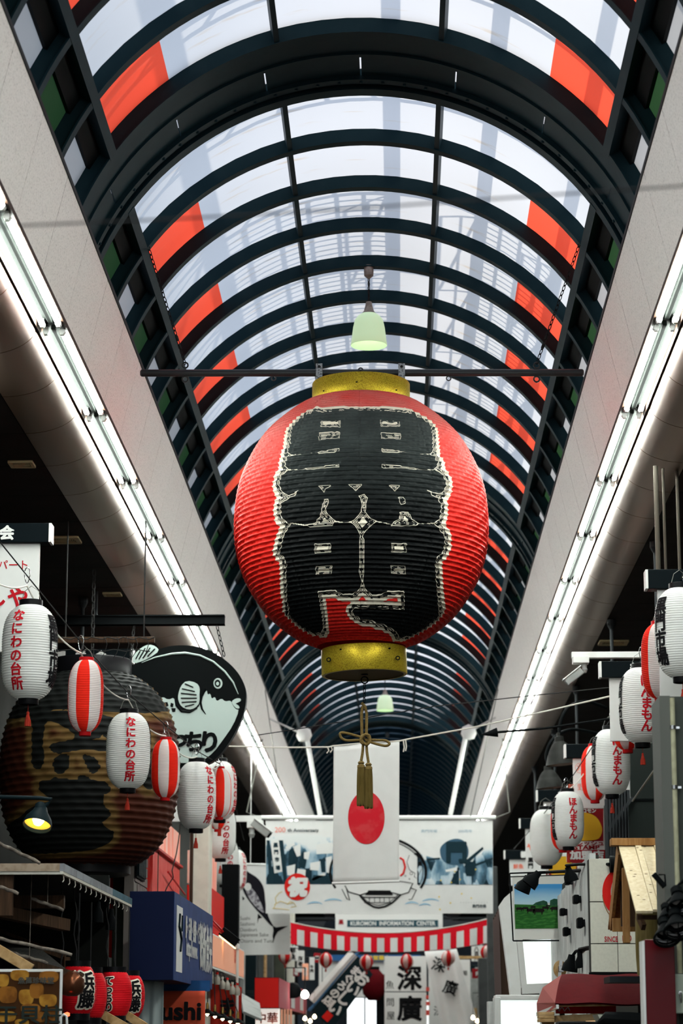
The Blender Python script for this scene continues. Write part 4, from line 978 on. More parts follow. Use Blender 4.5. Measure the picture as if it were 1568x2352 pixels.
assoc(at(302, 1490, 28.2).x, 28.2, -1, zt(1488, 28.2), 'black headed association sign just above the big brown lantern', ph=.45)
assoc(at(446, 1700, 34.0).x, 34.0, -1, zt(1702, 34), 'black headed association sign hidden behind the pufferfish sign')
# ---- barn lamp on an arm, lower left
t = root('barn_lamp', 'dark teal barn lamp with a glowing bulb on an arm at the left frame edge', 'lamp', 92, 1880, 19)
c = at(93, 1862, 19); k = 1/ppm(19)
TL = Matrix.Rotation(math.radians(7), 3, 'Y') @ Matrix.Rotation(math.radians(-26), 3, 'X')
mb = MB(); mb.lathe([(.008, 10*k), (14*k, 8*k), (18*k, -4*k), (30*k, -22*k), (34*k, -34*k), (34.5*k, -42*k), (33*k, -41*k), (29*k, -24*k), (16*k, -6*k), (.004, -3*k)], 28, c, M=TL); mb.build('shade', LAMPTEAL, t, auto=40)
mb = MB(); mb.lathe([(33.5*k, -41*k), (28.5*k, -24*k), (15.5*k, -7*k), (.004, -4*k)], 28, c, M=TL); mb.build('lining', mk('yellow_lining', (.5, .33, .05), .5), t, auto=60)
mb = MB(); mb.lathe([(0, -3*k), (10*k, -10*k), (14*k, -26*k), (9*k, -36*k), (0, -38*k)], 14, c, M=TL); mb.build('bulb', WARMBULB, t, auto=60)
mb = MB(); mb.tube([at(-60, 1829, 19), at(90, 1833, 19), at(118, 1836, 19), at(108, 1848, 19), at(95, 1856, 19)], .016, 8); mb.lathe([(.03, .02), (.045, 0), (.04, -.05)], 12, c + Vector((0,0,.04)), M=TL); mb.build('arm', LAMPTEAL, t, auto=50)
# ---- stall roof with metal edge trim
sr = root('stall_roof', 'dark stall roof with weathered metal edge strips at the lower left', 'roof', 137, 1990, 18)
xr = at(137, 1984, 18).x; zr0, zr1 = at(137, 2001, 18).z, at(137, 1983, 18).z; YE = 22.7
TRIMT = mk('tan_trim', (.36, .28, .21), .6, var=.6, vs=14, vcol=(.2, .14, .09)); TRIMB = mk('blue_grey_trim', (.28, .30, .33), .5, var=.6, vs=4, vcol=(.17, .17, .18)); TRIMB2 = mk('teal_trim', (.06, .13, .17), .5, var=.5, vs=4)
mb = MB(); mb.box((-4.2, 18.0, zr0), (xr, 18.04, zr1)); mb.build('front_trim', TRIMT, sr)
mb = MB(); mb.box((-4.2, 18.01, zr0-.022), (xr, 18.05, zr0)); mb.build('lower_lip', CREAM, sr)
ys = [18.0, 18.75, 19.6, 20.35, 21.15, 21.9, YE]
for i, (a, b) in enumerate(zip(ys, ys[1:])):
    mb = MB(); mb.box((xr, a+.004, zr0), (xr+.03, b-.004, zr1)); mb.build('side_trim', TRIMB if i < 4 else TRIMB2, sr)
    mb = MB(); mb.box((xr+.002, a+.004, zr0-.022), (xr+.028, b-.004, zr0)); mb.build('lower_lip', CREAM, sr)
mb = MB(); mb.box((-4.2, 18.04, zr1-.05), (xr, YE, zr1-.01)); mb.build('roof_deck', CHAR, sr)
mb = MB(); mb.box((-4.2, 18.06, zr0-.32), (xr-.35, 18.1, zr0)); mb.build('front_board', WOODD, sr)
mb = MB(); mb.box((-4.2, 19.0, zr0-.22), (xr-.1, 19.08, zr0-.12)); mb.build('purlin', WOODD, sr)
mb = MB()
for i in range(14):
    y = 18.1 + i*.33; mb.tube([(xr+.015, y, zr0-.02), (xr+.02, y, zr0-.06), (xr+.012, y-.012, zr0-.075)], .004, 4)
o = mb.build('edge_hook', CREAM, sr); o['kind'] = 'stuff'
for px, nm in ((-35, ''), (100, ''), (250, '')):
    pass
# posts that carry the stall roof
for X_, Y_ in ((-3.6, 18.4), (-3.4, 22.4)):
    mb = MB(); mb.bbox((X_-.05, Y_-.05, 0), (X_+.05, Y_+.05, zr1-.05), .006); mb.build('post', WOODD, sr)
# bamboo rails and reed canopy beneath
for i, (a, b, Y, nm) in enumerate((((-20, 1928), (92, 1982), 17.6, 'highest, above the stall roof edge'), ((-20, 2030), (42, 2052), 17.7, 'short one under the stall roof'), ((72, 2064), (146, 2090), 18.4, 'broken one below the stall roof corner'), ((-20, 2152), (165, 2192), 17.8, 'long one lying on the reed canopy'), ((25, 2188), (110, 2212), 18.5, 'low one behind the dried scallop poster'))):
    mb = MB(); p, q = at(*a, Y), at(*b, Y); pts = [p.lerp(q, j/8) + Vector((0,0,.004*math.sin(j*2.2))) for j in range(9)]; mb.tube(pts, [.012, .014, .012, .0145, .012, .014, .012, .014, .011], 7)
    if i in (2, 4): mb.bar(pts[4], (pts[4].x, pts[4].y, zr1-.04), .003, 4)
    single('bamboo_rail', 'thin weathered bamboo rail at the lower left, ' + nm, 'rail', mb, mat('bamboo_%d' % i, (.2, .17, .14), .6, var=.7, vs=20, vcol=(.05, .04, .035)), None, 60)
REED = mk('dark_reed', (.05, .048, .044), .8, var=.6, vs=10)
rc = root('reed_canopy', 'sloping dark reed canopy under the stall roof at the left', 'canopy', 90, 2185, 19)
for i in range(20):
    f_ = i/25; mb = MB(); a = at(-20 + 0*f_, 2138 + 2*f_, 20.5 - 1.6*f_) ; p = at(-30 + 6*i, 2133 + 2.3*i, 20.6); q = at(10 + 7.2*i, 2186 + 2.2*i, 18.6); mb.beam(p, q, .034, .012); mb.build('reed', REED, rc)
mb = MB(); mb.beam(at(-30, 2130, 20.6), at(150, 2198, 20.6), .05, .05); mb.build('canopy_frame', WOODD, rc); mb = MB(); mb.beam(at(-10, 2190, 18.6), at(190, 2244, 18.6), .05, .05); mb.build('canopy_frame', WOODD, rc); mb = MB(); mb.beam(at(150, 2198, 20.6), (at(150, 2198, 20.6).x, 20.6, 0), .06, .06); mb.build('canopy_frame', WOODD, rc)
mb = MB(); pb(mb, -60, 2010, 250, 2352, 22.3, .05); single('stall_back_wall', 'near-black board wall at the back of the left stall', 'partition', mb, mat('stall_black', (.012, .013, .012), .8))
mb = MB(); a, b = at(-20, 2090, 18.3), at(150, 2125, 19.3); mb.beam(a, b, .09, .09); single('stall_beam', 'dusty horizontal timber across the left stall below the roof', 'beam', mb, WOODD)
for px, py, Y in ((225, 2095, 20.7), (255, 2112, 21.7)):
    t = root('hanging_socket', 'black pendant socket dangling under the stall roof, %s of the pair' % ('left' if px < 240 else 'right'), 'lamp', px, py, Y); c = at(px, py, Y); k = 1/ppm(Y)
    mb = MB(); mb.lathe([(0, 26*k), (5*k, 24*k), (6*k, 10*k), (12*k, -2*k), (13*k, -24*k), (11*k, -24*k), (9*k, -4*k), (0, 4*k)], 16, c); mb.build('socket', BLACK, t, auto=40)
    mb = MB(); mb.bar(c + Vector((0,0,24*k)), (c.x, c.y, zr1-.05), .005, 5); mb.build('wire', DWIRE, t)
for px, y0, y1, Y, nm in ((143, 2010, 2226, 19.4, 'leftmost'), (173, 2030, 2222, 19.7, 'second'), (180, 2060, 2160, 20.2, 'third'), (247, 2060, 2225, 21.4, 'fourth'), (264, 2070, 2222, 22.1, 'rightmost')):
    mb = MB(); p0, p1 = at(px, y0, Y), at(px, y1, Y); p0.z = zr1-.05; mb.tube([p0.lerp(p1, j/10) + Vector((.012*math.sin(j*1.3+px), 0, 0)) for j in range(11)], .006, 5); single('hanging_wire', 'thin black wire hanging over the red lanterns, %s from the left' % nm, 'wire', mb, DWIRE)
# ---- pillar, brick wall, window, panels between the stall and the white pillar
mb = MB(); a, b = at(253, 2352, 28.3), at(300, 1700, 28.3); mb.bbox((a.x, 28.3, 0), (b.x, 28.8, b.z), .015); o = mb.build('pillar', GREYGREEN); o['kind'] = 'structure'
wl = structure('wall_left_brick'); BRICK = mk('purple_brown_brick', (.19, .155, .145), .8, var=.6, vs=5, vcol=(.14, .11, .105)); MORT = mk('mortar', (.2, .18, .165), .9)
a, b = at(300, 2352, 29.4), at(352, 1700, 29.4)
XW = b.x; mb = MB(); ZW = at(330, 1660, 27).z; mb.box((XW-.12, 27.6, 0), (XW-.012, 30.2, ZW)); mb.build('wall_core', MORT, wl)
bm_ = MB(); bm_.box((-.012, 0, 0), (.004, .52, .1)); o = bm_.build('brick', BRICK, None); BRD = o.data; bpy.data.objects.remove(o)
for r in range(16):
    for c_ in range(4):
        inst('brick', BRD, wl, Matrix.Translation((XW-.004, 27.65 + c_*.545 + (.27 if r % 2 else 0), 2.85 + r*.118)))
mb = MB(); mb.box((XW-.02, 27.6, 4.75), (XW+.005, 30.2, ZW)); mb.build('wall_render', GREYGREEN, wl)
wn = root('window_grille', 'small barred window in the brick wall left of the red panels', 'window', 315, 1985, 28.0); zg = at(315, 1985, 28.0).z
mb = MB(); mb.box((XW+.004, 27.6, zg-.17), (XW+.02, 28.5, zg+.13)); mb.build('recess', BLACK, wn)
for i in range(6):
    mb = MB(); y = 27.65 + i*.14; mb.box((XW+.02, y, zg-.15), (XW+.045, y+.07, zg+.12)); mb.build('bar', LAMPTEAL, wn)
mb = MB(); mb.bar((XW+.04, 29.6, 0), (XW+.04, 29.6, ZW), .03, 10); single('downpipe', 'brown-grey downpipe between the brick wall and the red panels', 'pipe', mb, GREYGREEN)
XP = -2.93
def sidepanel(name, label, cat, X_, Y0, Y1, Z0, Z1, m, th=.06, parent=None):
    mb = MB(); mb.bbox((X_-th, Y0, Z0), (X_, Y1, Z1), .004)
    return mb.build(name, m, parent) if parent else single(name, label, cat, mb, m)
zA = at(360, 1948, 29.2).z; zB_ = at(400, 1893, 31.0).z
rp = root('red_shop_sign', 'tall shop sign of a pink lit panel above a streaky red one, left side', 'sign', 390, 1990, 31)
REDSTREAK = mk('streaky_red', (.55, .03, .025), .5, var=.7, vs=5, vcol=(.7, .16, .14), stretch=(2, 6, .5))
sidepanel('lit_panel', '', '', XP, 29.0, 32.6, zA, zB_, PINKLIT, parent=rp); sidepanel('red_panel', '', '', XP+.002, 29.0, 32.6, zA-1.25, zA-.005, REDSTREAK, parent=rp)
mb = MB(); mb.beam((XP+.02, 29.0, zA), (XP+.02, 32.6, zA), .05, .03); mb.build('ledge', RLACQ, rp)
mb = MB(); mb.bbox((XP-.5, 28.95, zA-1.3), (XP-.06, 32.6, zB_), .01); mb.build('sign_box', RED, rp)
mb = MB(); mb.bar(at(386, 2003, 30.3), at(425, 2055, 32.4), .012, 6); mb.build('brace', RLACQ, rp)
mb = MB(); mb.tube([at(414, 1893, 30.9), at(410, 1930, 30.9), at(405, 1960, 30.8), at(395, 2000, 30.6), at(398, 2015, 30.6), at(385, 2035, 30.6), at(376, 2055, 30.5)], .008, 5); mb.build('cable', DWIRE, rp)
mb = MB(); a, b = at(430, 2352, 33), at(482, 1850, 33); mb.bbox((a.x, 33, 0), (b.x, 33.5, b.z), .02); o = mb.build('pillar', CREAM); o['kind'] = 'structure'
mb = MB(); c = at(441, 1900, 32.95); mb.bar((c.x, c.y, 1.5), (c.x, c.y, 5.2), .022, 8); single('drain_pipe', 'dark brown drain pipe running down the cream pillar', 'pipe', mb, BROWN)
mb = MB(); mb.bbox((-2.95, 34.0, at(482, 2150, 34.2).z), (-2.66, 37.2, at(484, 2034, 34.2).z), .006); single('red_sign_box', 'bright red sign box right of the cream pillar', 'sign', mb, RED)
mb = MB(); mb.bbox((-2.95, 34.0, at(482, 2030, 34.2).z), (-2.70, 36.2, at(482, 1955, 34.2).z), .006); single('peach_sign_box', 'small peach lit sign above the bright red sign box', 'sign', mb, PINKLIT)
mb = MB(); pb(mb, 505, 1985, 548, 2420, 37.6, .3); single('dark_shopfront', 'black shopfront recess left of the tuna poster', 'shopfront', mb, BLACK)
# ---- blue box sign
zb1, zb0 = at(402, 2047, 24).z, at(399, 2251, 24).z; xb = at(401, 2047, 24).x; YB2 = 29.0
bs = root('blue_box_sign', 'navy blue box sign with white writing along its street side', 'sign', 400, 2150, 24)
mb = MB(); mb.bbox((at(298, 2047, 24).x, 24, zb0), (xb-.004, YB2, zb1), .004); mb.build('box', NAVY, bs)
mb = MB(); mb.box((xb-.004, 24.003, zb0+.003), (xb, YB2-.003, zb1-.003)); fc = mb.build('face', BLUE, bs)
mb = MB(); mb.box((xb, 24.25, zb0+.09), (xb+.004, 24.9, zb1-.12)); lp = mb.build('white_strip', SIGNW, fc)
mb = MB(); H_ = zb1-zb0
def yz_text(mb, s, y, z, size, sx, rot=0, bold=.03, vert=False, x=None):
    v = vtext(s, size, size*.98, bold, sx) if vert else htext(s, size, bold, sx)
    return put_text(mb, v, ((x or xb)+.006, y, z), (0,1,0), (0,0,1), 0, 0, rot)
yz_text(mb, '鮮・活鱧・魚類・ぐぢ', 26.15, zb0+H_*.66, .25, .75, bold=.03); yz_text(mb, 'http://www.', 26.05, zb0+H_*.40, .24, 1.25, bold=.03)
yz_text(mb, '㈱新魚栄', 27.95, zb0+H_*.52, .56, .78, bold=.03); mb.build('lettering', SIGNW, fc)
mb = MB(); mb.tube([(xb+.008, 24.5, zb1-.2), (xb+.008, 24.42, zb1-.32), (xb+.008, 24.55, zb0+.5), (xb+.008, 24.7, zb0+.42), (xb+.008, 24.6, zb0+.3)], .018, 5); mb.tube([(xb+.008, 24.78, zb1-.2), (xb+.008, 24.74, zb0+.5)], .012, 5); mb.build('logo', LAMPTEAL, lp)
# ---- cloths below the blue sign
def cloth(name, label, pts4, Y, m, folds=3, amp=.03, group=None, cat='banner', nx=24, nz=10, parent=None):
    """hanging cloth between four pixels (top-left, top-right, bottom-right, bottom-left)"""
    tl, tr2, br_, bl_ = [at(*p, Y) for p in pts4]; co_ = []
    for j in range(nz+1):
        v = j/nz
        for i in range(nx+1):
            u = i/nx; p = tl.lerp(tr2, u).lerp(bl_.lerp(br_, u), v); p.y += amp*math.sin(u*folds*2*PI + 1.3*v)*(0.35+.65*v); co_.append(p)
    vs = co_ + [p + Vector((0, .006, 0)) for p in co_]; n = (nx+1)*(nz+1); fs = []
    for j in range(nz):
        for i in range(nx):
            a = j*(nx+1)+i; fs.append((a, a+nx+1, a+nx+2, a+1)); fs.append((a+n, a+n+1, a+n+nx+2, a+n+nx+1))
    rim = [j*(nx+1) for j in range(nz+1)]; rim2 = [j*(nx+1)+nx for j in range(nz+1)]; rim3 = [nz*(nx+1)+i for i in range(nx+1)]; rim4 = list(range(nx+1))
    for r_ in (rim, rim3): fs += [(a, a+n, b+n, b) for a, b in zip(r_, r_[1:])]
    for r_ in (rim2, rim4): fs += [(b, b+n, a+n, a) for a, b in zip(r_, r_[1:])]
    mb = MB(); mb.add(vs, fs); o = mb.build(name, m, parent, smooth=True)
    if not parent: tag(o, label, cat, group)
    return o
GREYCLOTH = mk('grey_blue_cloth', (.32, .37, .37), .9); ORANGECL = mk('orange_red_cloth', (.62, .09, .045), .9, trans=.1)
cloth('grey_curtain', 'pale grey cloth hanging under the navy blue sign', [(312, 2250), (376, 2256), (374, 2420), (312, 2420)], 24.4, GREYCLOTH, 2.5)
o = cloth('orange_banner', 'orange-red cloth banner with black lettering ending in ushi', [(366, 2276), (471, 2276), (470, 2420), (364, 2420)], 26.0, ORANGECL, 1.2, .012)
mb = MB(); pt(mb, 'Sushi', 402, 2322, 25.97, 56, .035, 1.05); mb.build('lettering', INK, o)
mb = MB(); pb(mb, 372, 2252, 482, 2277, 26.05, .03); o = single('blue_valance', 'blue cloth valance above the orange banner', 'valance', mb, mat('blue_cloth', (.02, .075, .2), .8)); mb = MB(); pt(mb, 'おいしい', 388, 2256, 26.05, 9, .03, 1.0); mb.build('lettering', SIGNW, o)
# ---- salmon sign, its floodlight, string of bulbs, red noren
zs0, zs1 = at(483, 2222, 29.4).z, at(483, 2140, 29.4).z; xs_ = at(483, 2140, 29.4).x
ss = root('salmon_sign', 'salmon-pink backlit sign slanting away behind the navy blue sign', 'sign', 520, 2200, 31)
mb = MB(); mb.bbox((xs_-.2, 29.4, zs0), (xs_-.004, 35.9, zs1), .006); mb.build('case', WPAINT, ss)
mb = MB(); mb.box((xs_-.004, 29.45, zs0+.03), (xs_, 35.85, zs1-.02)); f_ = mb.build('face', SALMON, ss)
mb = MB(); yz_text(mb, '魚屋', 34.0, zs0+.32, .3, 1.2, x=xs_); mb.build('lettering', PALERED, f_)
fl_ = root('floodlight', 'small black floodlight with a warm lit lens over the salmon sign', 'lamp', 520, 2150, 31.5)
mb = MB(); M = Matrix.Translation(at(528, 2153, 31.5)) @ Matrix.Rotation(math.radians(38), 4, 'Y'); mb.bbox((-.14, -.08, -.06), (.12, .08, .06), .01, M=M); mb.build('body', BLACK, fl_)
mb = MB(); mb.box((-.12, -.07, -.075), (.14, .07, -.062), M=M); mb.build('lens', emis('warm_lens', (1, .75, .35), 2.2), fl_)
mb = MB(); mb.bar(at(480, 2104, 31.0), at(512, 2140, 31.4), .012, 6); mb.build('arm', RLACQ, fl_); mb = MB(); mb.bar(at(482, 2118, 31.0), at(508, 2143, 31.4), .012, 6); mb.build('arm', RLACQ, fl_)
mb = MB(); c0, c1 = at(545, 2175, 32), at(546, 2262, 32); mb.bar(c0, (c1.x, c1.y, 0), .018, 8); mb.lathe([(0, .05), (.04, .03), (.04, -.03), (0, -.05)], 10, at(543, 2174, 32)); single('white_pole', 'thin white pole in front of the salmon sign', 'pole', mb, WPAINT)
cloth('red_noren', 'dark red shop curtain with one black kana below the salmon sign', [(470, 2240), (555, 2268), (553, 2420), (470, 2420)], 33.5, mk('deep_red_cloth', (.3, .02, .012), .9), 2, .03)
mb = MB(); pt(mb, 'ま', 522, 2312, 33.44, 42, .05); o = single('noren_mark', 'black kana painted on the dark red shop curtain', 'mark', mb, INK)
for i in range(7):
    px, py = 476 + i*11.5, 2238 + i*6.2 + (i % 2)*4; Y = 30.2 + i*.22; t = root('hanging_bottle', 'clear glass bottle hanging under the salmon sign, %s from the near end' % ORD[i], 'bottle', px, py, Y, 'glass bottles under the salmon sign'); c = at(px, py, Y); k = 1/ppm(Y)
    mb = MB(); mb.lathe([(0, -11*k), (6*k, -11*k), (7*k, -4*k), (6*k, 4*k), (2.5*k, 9*k), (2.5*k, 14*k), (0, 14*k)], 12, c); mb.build('body', mk('bottle_glass_%d' % i, (.35, .33, .28), .15, spec=.8), t, auto=50)
    mb = MB(); mb.lathe([(3*k, 12*k), (3*k, 17*k), (0, 17*k)], 8, c); mb.build('cap', [RED, CREAM][i % 2], t); mb = MB(); mb.bar(c + Vector((0,0,16*k)), (min(c.x, xs_-.02), c.y, zs0+.004), .004, 4); mb.build('cord', DWIRE, t)
for i in range(5):
    px, py = 476 + i*17.5, 2322 + i*5.5; Y = 29.8 + i*.5; t = root('cone_pendant', 'black cone pendant lamp with brass neck, %s from the near end of its row' % ORD[i], 'lamp', px, py, Y, 'cone pendants at the lower left'); c = at(px, py, Y); k = 1/ppm(Y)
    mb = MB(); mb.lathe([(2*k, 6*k), (5*k, 3*k), (18*k, -6*k), (17*k, -6.5*k), (4*k, 1.5*k)], 18, c); mb.build('shade', BLACK, t, auto=40)
    mb = MB(); mb.lathe([(0, 20*k), (2*k, 19*k), (3.4*k, 14*k), (3.4*k, 4*k), (0, 4*k)], 10, c); mb.build('neck', mk('brass_%d' % i, (.5, .33, .1), .3, .9), t, auto=40)
    mb = MB(); mb.bar(c + Vector((0,0,18*k)), (min(c.x, xs_-.02), c.y, zs0+.004), .007, 5); mb.build('cord', DWIRE, t)
    mb = MB(); mb.lathe([(0, -12*k), (4*k, -8*k), (3*k, -2*k), (0, 0)], 10, c); mb.build('bulb', WARMBULB, t)
# ---- red round lanterns with white outlined writing
RGL = mk('glossy_red_paper', (.72, .012, .02), .35, var=.4, vs=10, vcol=(.5, .006, .01), trans=.1)
def red_lantern(px, py, Y, txt, rot, label, R=.185, H=.36):
    t = root('red_lantern', label, 'lantern', px, py, Y, 'red lanterns at the lower left'); loc = at(px, py, Y)
    pr = barrel(R, .1, -H/2, H/2, 2.4, 1.9); co_, nu, nv, mi, P_ = corr(pr, 26, .0035, 48); inst('paper_body', grid_mesh('paper_body', co_, nu, nv, RGL), t)
    for z0, z1, nm in ((H/2-.004, H/2+.045, 'top_cap'), (-H/2-.05, -H/2+.004, 'bottom_cap')):
        mb = MB(); mb.lathe([(.07, z0), (.1, z0), (.1, z1), (.07, z1)], 24, cap0=True, cap1=True); o = mb.build(nm, RINGBLK, None, auto=40); o.parent = t
    n = len(txt); pitch = .29/n if n > 2 else .135; size = pitch*1.12 if n > 2 else .15
    text_part(t, txt, P_, 0, size, pitch, 0, mat_cream, .12, 1.0, .003); text_part(t, txt, P_, 0, size, pitch, 0, INK, .035, 1.0, .006)
    mb = MB(); mb.bar((0, 0, H/2+.04), (0, 0, .75), .006, 5); o = mb.build('cord', DWIRE, None); o.parent = t
    t.rotation_euler.z = math.radians(rot); return t
mat_cream = mk('cream_outline', (.75, .68, .56), .6)
red_lantern(178, 2274, 19.2, '浜藤', 38, 'glossy red lantern nearest the dried scallop poster', .15)
red_lantern(206, 2286, 20.1, 'てっちり', 120, 'glossy red lantern second from the dried scallop poster, its writing turned away', .142)
red_lantern(263, 2283, 20.8, 'てっちり', -13, 'glossy red lantern with four kana down its front', .15)
red_lantern(294, 2288, 22.0, '浜藤', 26, 'glossy red lantern rightmost of its row, in front of the grey cloth', .152)
FISHB = mk('bronze_fish', (.22, .07, .03), .25, .7, .6, 8, (.05, .03, .02))
t = root('fish_ornament', 'dark coppery fish-shaped ornament before the nearest red lantern', 'ornament', 160, 2260, 18.6); k = 1/ppm(18.6); c = at(158, 2262, 18.6)
mb = MB(); mb.lathe([(0, -36*k), (10*k, -30*k), (24*k, -10*k), (30*k, 8*k), (28*k, 24*k), (14*k, 34*k), (0, 37*k)], 20, c, M=Matrix.Rotation(math.radians(72), 3, 'Y')); mb.build('body', FISHB, t, auto=60)
mb = MB(); mb.prism([(0,0),(14,20),(24,12),(18,-4)], lambda p: c + Vector(((-5+p[0]*.6)*k, -.02, (18+p[1]*.7)*k)), lambda p: c + Vector(((-5+p[0]*.6)*k, .02, (18+p[1]*.7)*k))); mb.build('dorsal_fin', BLACK, t)
# ---- dried scallop poster, timber struts
pp = root('scallop_poster', 'white framed poster of golden dried scallops at the lower left corner', 'poster', 70, 2290, 16.8)
mb = MB(); mb.bbox((at(-60, 2235, 16.8).x, 16.8, at(0, 2420, 16.8).z), (at(143, 2235, 16.8).x, 16.83, at(143, 2226, 16.8).z), .004); fb = mb.build('frame', WPAINT, pp)
POSTB = mk('poster_brown', (.05, .02, .007), .6); SCAL = mk('scallop_gold', (.42, .21, .03), .5, var=.8, vs=9, vcol=(.22, .085, .012)); SCAL2 = mk('scallop_amber', (.28, .11, .018), .5, var=.8, vs=9, vcol=(.13, .045, .01))
mb = MB(); mb.box((at(-60, 2235, 16.8).x+.01, 16.794, at(0, 2420, 16.8).z), (at(138, 2235, 16.8).x, 16.8, at(143, 2232, 16.8).z)); mb.build('print', POSTB, pp)
for i, (x, y, w, h) in enumerate(((45,2240,44,26),(112,2244,46,28),(6,2252,30,30),(18,2285,44,40),(60,2290,36,36),(84,2276,34,36),(110,2298,42,30),(70,2318,46,26),(14,2335,46,26),(88,2336,42,26),(50,2350,34,20),(122,2330,26,30))):
    pl = round_poly([(x-w/2, y-h/2+3), (x-2, y-h/2), (x+w/2, y-h/2+2), (x+w/2-1, y+h/2-4), (x+3, y+h/2), (x-w/2+2, y+h/2-2)], 2); mb = MB(); mb.prism(pl, lambda p: at(p[0], p[1], 16.79) + Vector((0, -.001*i*.1, 0)), lambda p: at(p[0], p[1], 16.793)); mb.build('scallop_print', [SCAL, SCAL2][i % 2], pp)
mb = MB(); pt(mb, '魚萬珍味堂', 83, 2252, 16.785, 16, .03, 1.05); mb.build('lettering', mat('poster_grey', (.07, .07, .06), .6), pp)
mb = MB(); pt(mb, '干貝柱', 68, 2330, 16.785, 44, .02, 1.2); mb.build('lettering', mat('poster_ink', (.02, .028, .024), .6), pp)
mb = MB(); mb.tube([at(140, 2352, 16.78), at(140, 2336, 16.78), at(146, 2330, 16.78), at(153, 2334, 16.78), at(154, 2360, 16.78)], .008, 8); mb.build('clip', WPAINT, pp)
mb = MB(); mb.bar((at(100, 2352, 16.83).x, 16.86, 0), (at(100, 2352, 16.83).x, 16.86, at(0, 2300, 16.8).z), .02, 8); mb.build('stand', CHAR, pp)
for a, b, Y, nm in (((-20, 2172), (72, 2226), 17.3, 'above the dried scallop poster'), ((222, 2322), (300, 2366), 20.6, 'below the red lanterns, left one'), ((270, 2318), (345, 2366), 21.4, 'below the red lanterns, right one')):
    mb = MB(); mb.beam(at(*a, Y), at(*b, Y), .05, .07); single('timber_strut', 'slanting tan timber strut ' + nm, 'strut', mb, TANWOOD)
mb = MB(); mb.lathe([(0, .018), (.02, .01), (.02, -.01), (0, -.02)], 10, at(154, 2330, 18.5)); single('red_bulb', 'tiny red glowing bulb beside the scallop poster clip', 'bulb', mb, emis('red_glow', (1, .08, .03), 3))
# ---- awnings further down
t = root('grey_awning', 'short grey ribbed awning left of the red awning', 'awning', 575, 2310, 38)
for i in range(16):
    mb = MB(); p, q = at(553 + 2.7*i, 2283 + 1.5*i, 38.6), at(560 + 2.6*i, 2326 + 1.1*i, 37.2); mb.tube([p, q], .022, 5); mb.build('rib', GREY, t)
mb = MB(); q = at(556, 2290, 38.6); mb.bar((q.x, q.y, 0), (q.x, q.y, q.z), .03, 8); mb.build('post', CHAR, t)
ra = root('red_awning', 'red box awning with a lighter side panel at the lower centre left', 'awning', 640, 2285, 40); YAx = 40
z1, z0 = at(590, 2245, YAx).z, at(590, 2316, YAx).z; x0, x1 = at(584, 2245, YAx).x, at(641, 2245, YAx).x
mb = MB(); mb.bbox((x0, YAx, z0), (x1-.004, 52, z1), .01); mb.build('box', DRED, ra)
mb = MB(); mb.box((x0+.01, YAx-.006, z0+.01), (x1-.01, YAx, z1-.01)); mb.build('front', RED, ra)
mb = MB(); mb.box((x1-.004, YAx+.01, z0+.01), (x1, 51.9, z1-.01)); sd = mb.build('side', mk('dusty_pink', (.48, .12, .14), .7), ra)
mb = MB(); mb.box((x1, 44.5, z0+.06), (x1+.004, 46, z1-.06)); mb.box((x1, 48.5, z0+.06), (x1+.004, 50, z1-.06)); o = mb.build('white_patch', SIGNW, sd); o['kind'] = 'stuff'
li = root('lit_menu_sign', 'white lit sign with pale red characters under the red awning', 'sign', 612, 2335, 40.5); LITW = emis('lit_white', (1, .93, .85), .42)
mb = MB(); pb(mb, 586, 2312, 642, 2430, 40.4, .1); mb.build('case', LITW, li); mb = MB(); pt(mb, '中華', 613, 2338, 40.4, 26, .03, 1.0); pt(mb, '料理', 613, 2366, 40.4, 26, .03, 1.0); mb.build('lettering', PALERED, li)
for i in range(4):
    mb = MB(); pb(mb, 644+i*7, 2318, 649+i*7, 2430, 41 + i*.8, .05); single('menu_board', 'narrow salmon board under the red awning, %s right of the lit menu sign' % ORD[i], 'board', mb, SALMON, 'narrow boards under the red awning')
t = root('black_spotlight', 'round black spotlight on top of the red awning', 'lamp', 672, 2272, 44); c = at(672, 2272, 44); k = 1/ppm(44)
mb = MB(); mb.lathe([(0, 15*k), (14*k, 10*k), (20*k, -4*k), (18*k, -14*k), (0, -12*k)], 16, c, M=Matrix.Rotation(.5, 3, 'X')); mb.build('hood', BLACK, t, auto=50); mb = MB(); mb.bar(c, (c.x, c.y, z1), .03, 6); mb.build('bracket', BLACK, t)
t = root('globe_bulb', 'bright bare white globe bulb beside the black spotlight', 'bulb', 700, 2285, 43.5); c = at(700, 2285, 43.5); mb = MB(); mb.lathe([(0, -9*k), (7*k, -6*k), (9*k, 0), (7*k, 6*k), (3*k, 10*k), (0, 11*k)], 14, c); mb.build('glass', BRIGHTBULB, t, auto=60); mb = MB(); mb.tube([c + Vector((0,0,9*k)), (c.x, c.y, z1+.25), (x1-.05, c.y, z1+.25), (x1-.05, c.y, z1-.01)], .015, 6); mb.build('holder', CHAR, t)
for x0_, x1_, m_, Y in ((548, 562, GREY, 48), (562, 590, LAMPTEAL, 52), (604, 612, TANWOOD, 51), (590, 628, DGREY, 54), (628, 655, GREYGREEN, 55), (655, 676, CREAM, 56)):
    mb = MB(); a, b = at(x0_, 2352, Y), at(x1_, 1985, Y); mb.bbox((a.x, Y, 0), (b.x, Y+.4, b.z), .02); o = mb.build('pillar', m_); o['kind'] = 'structure'
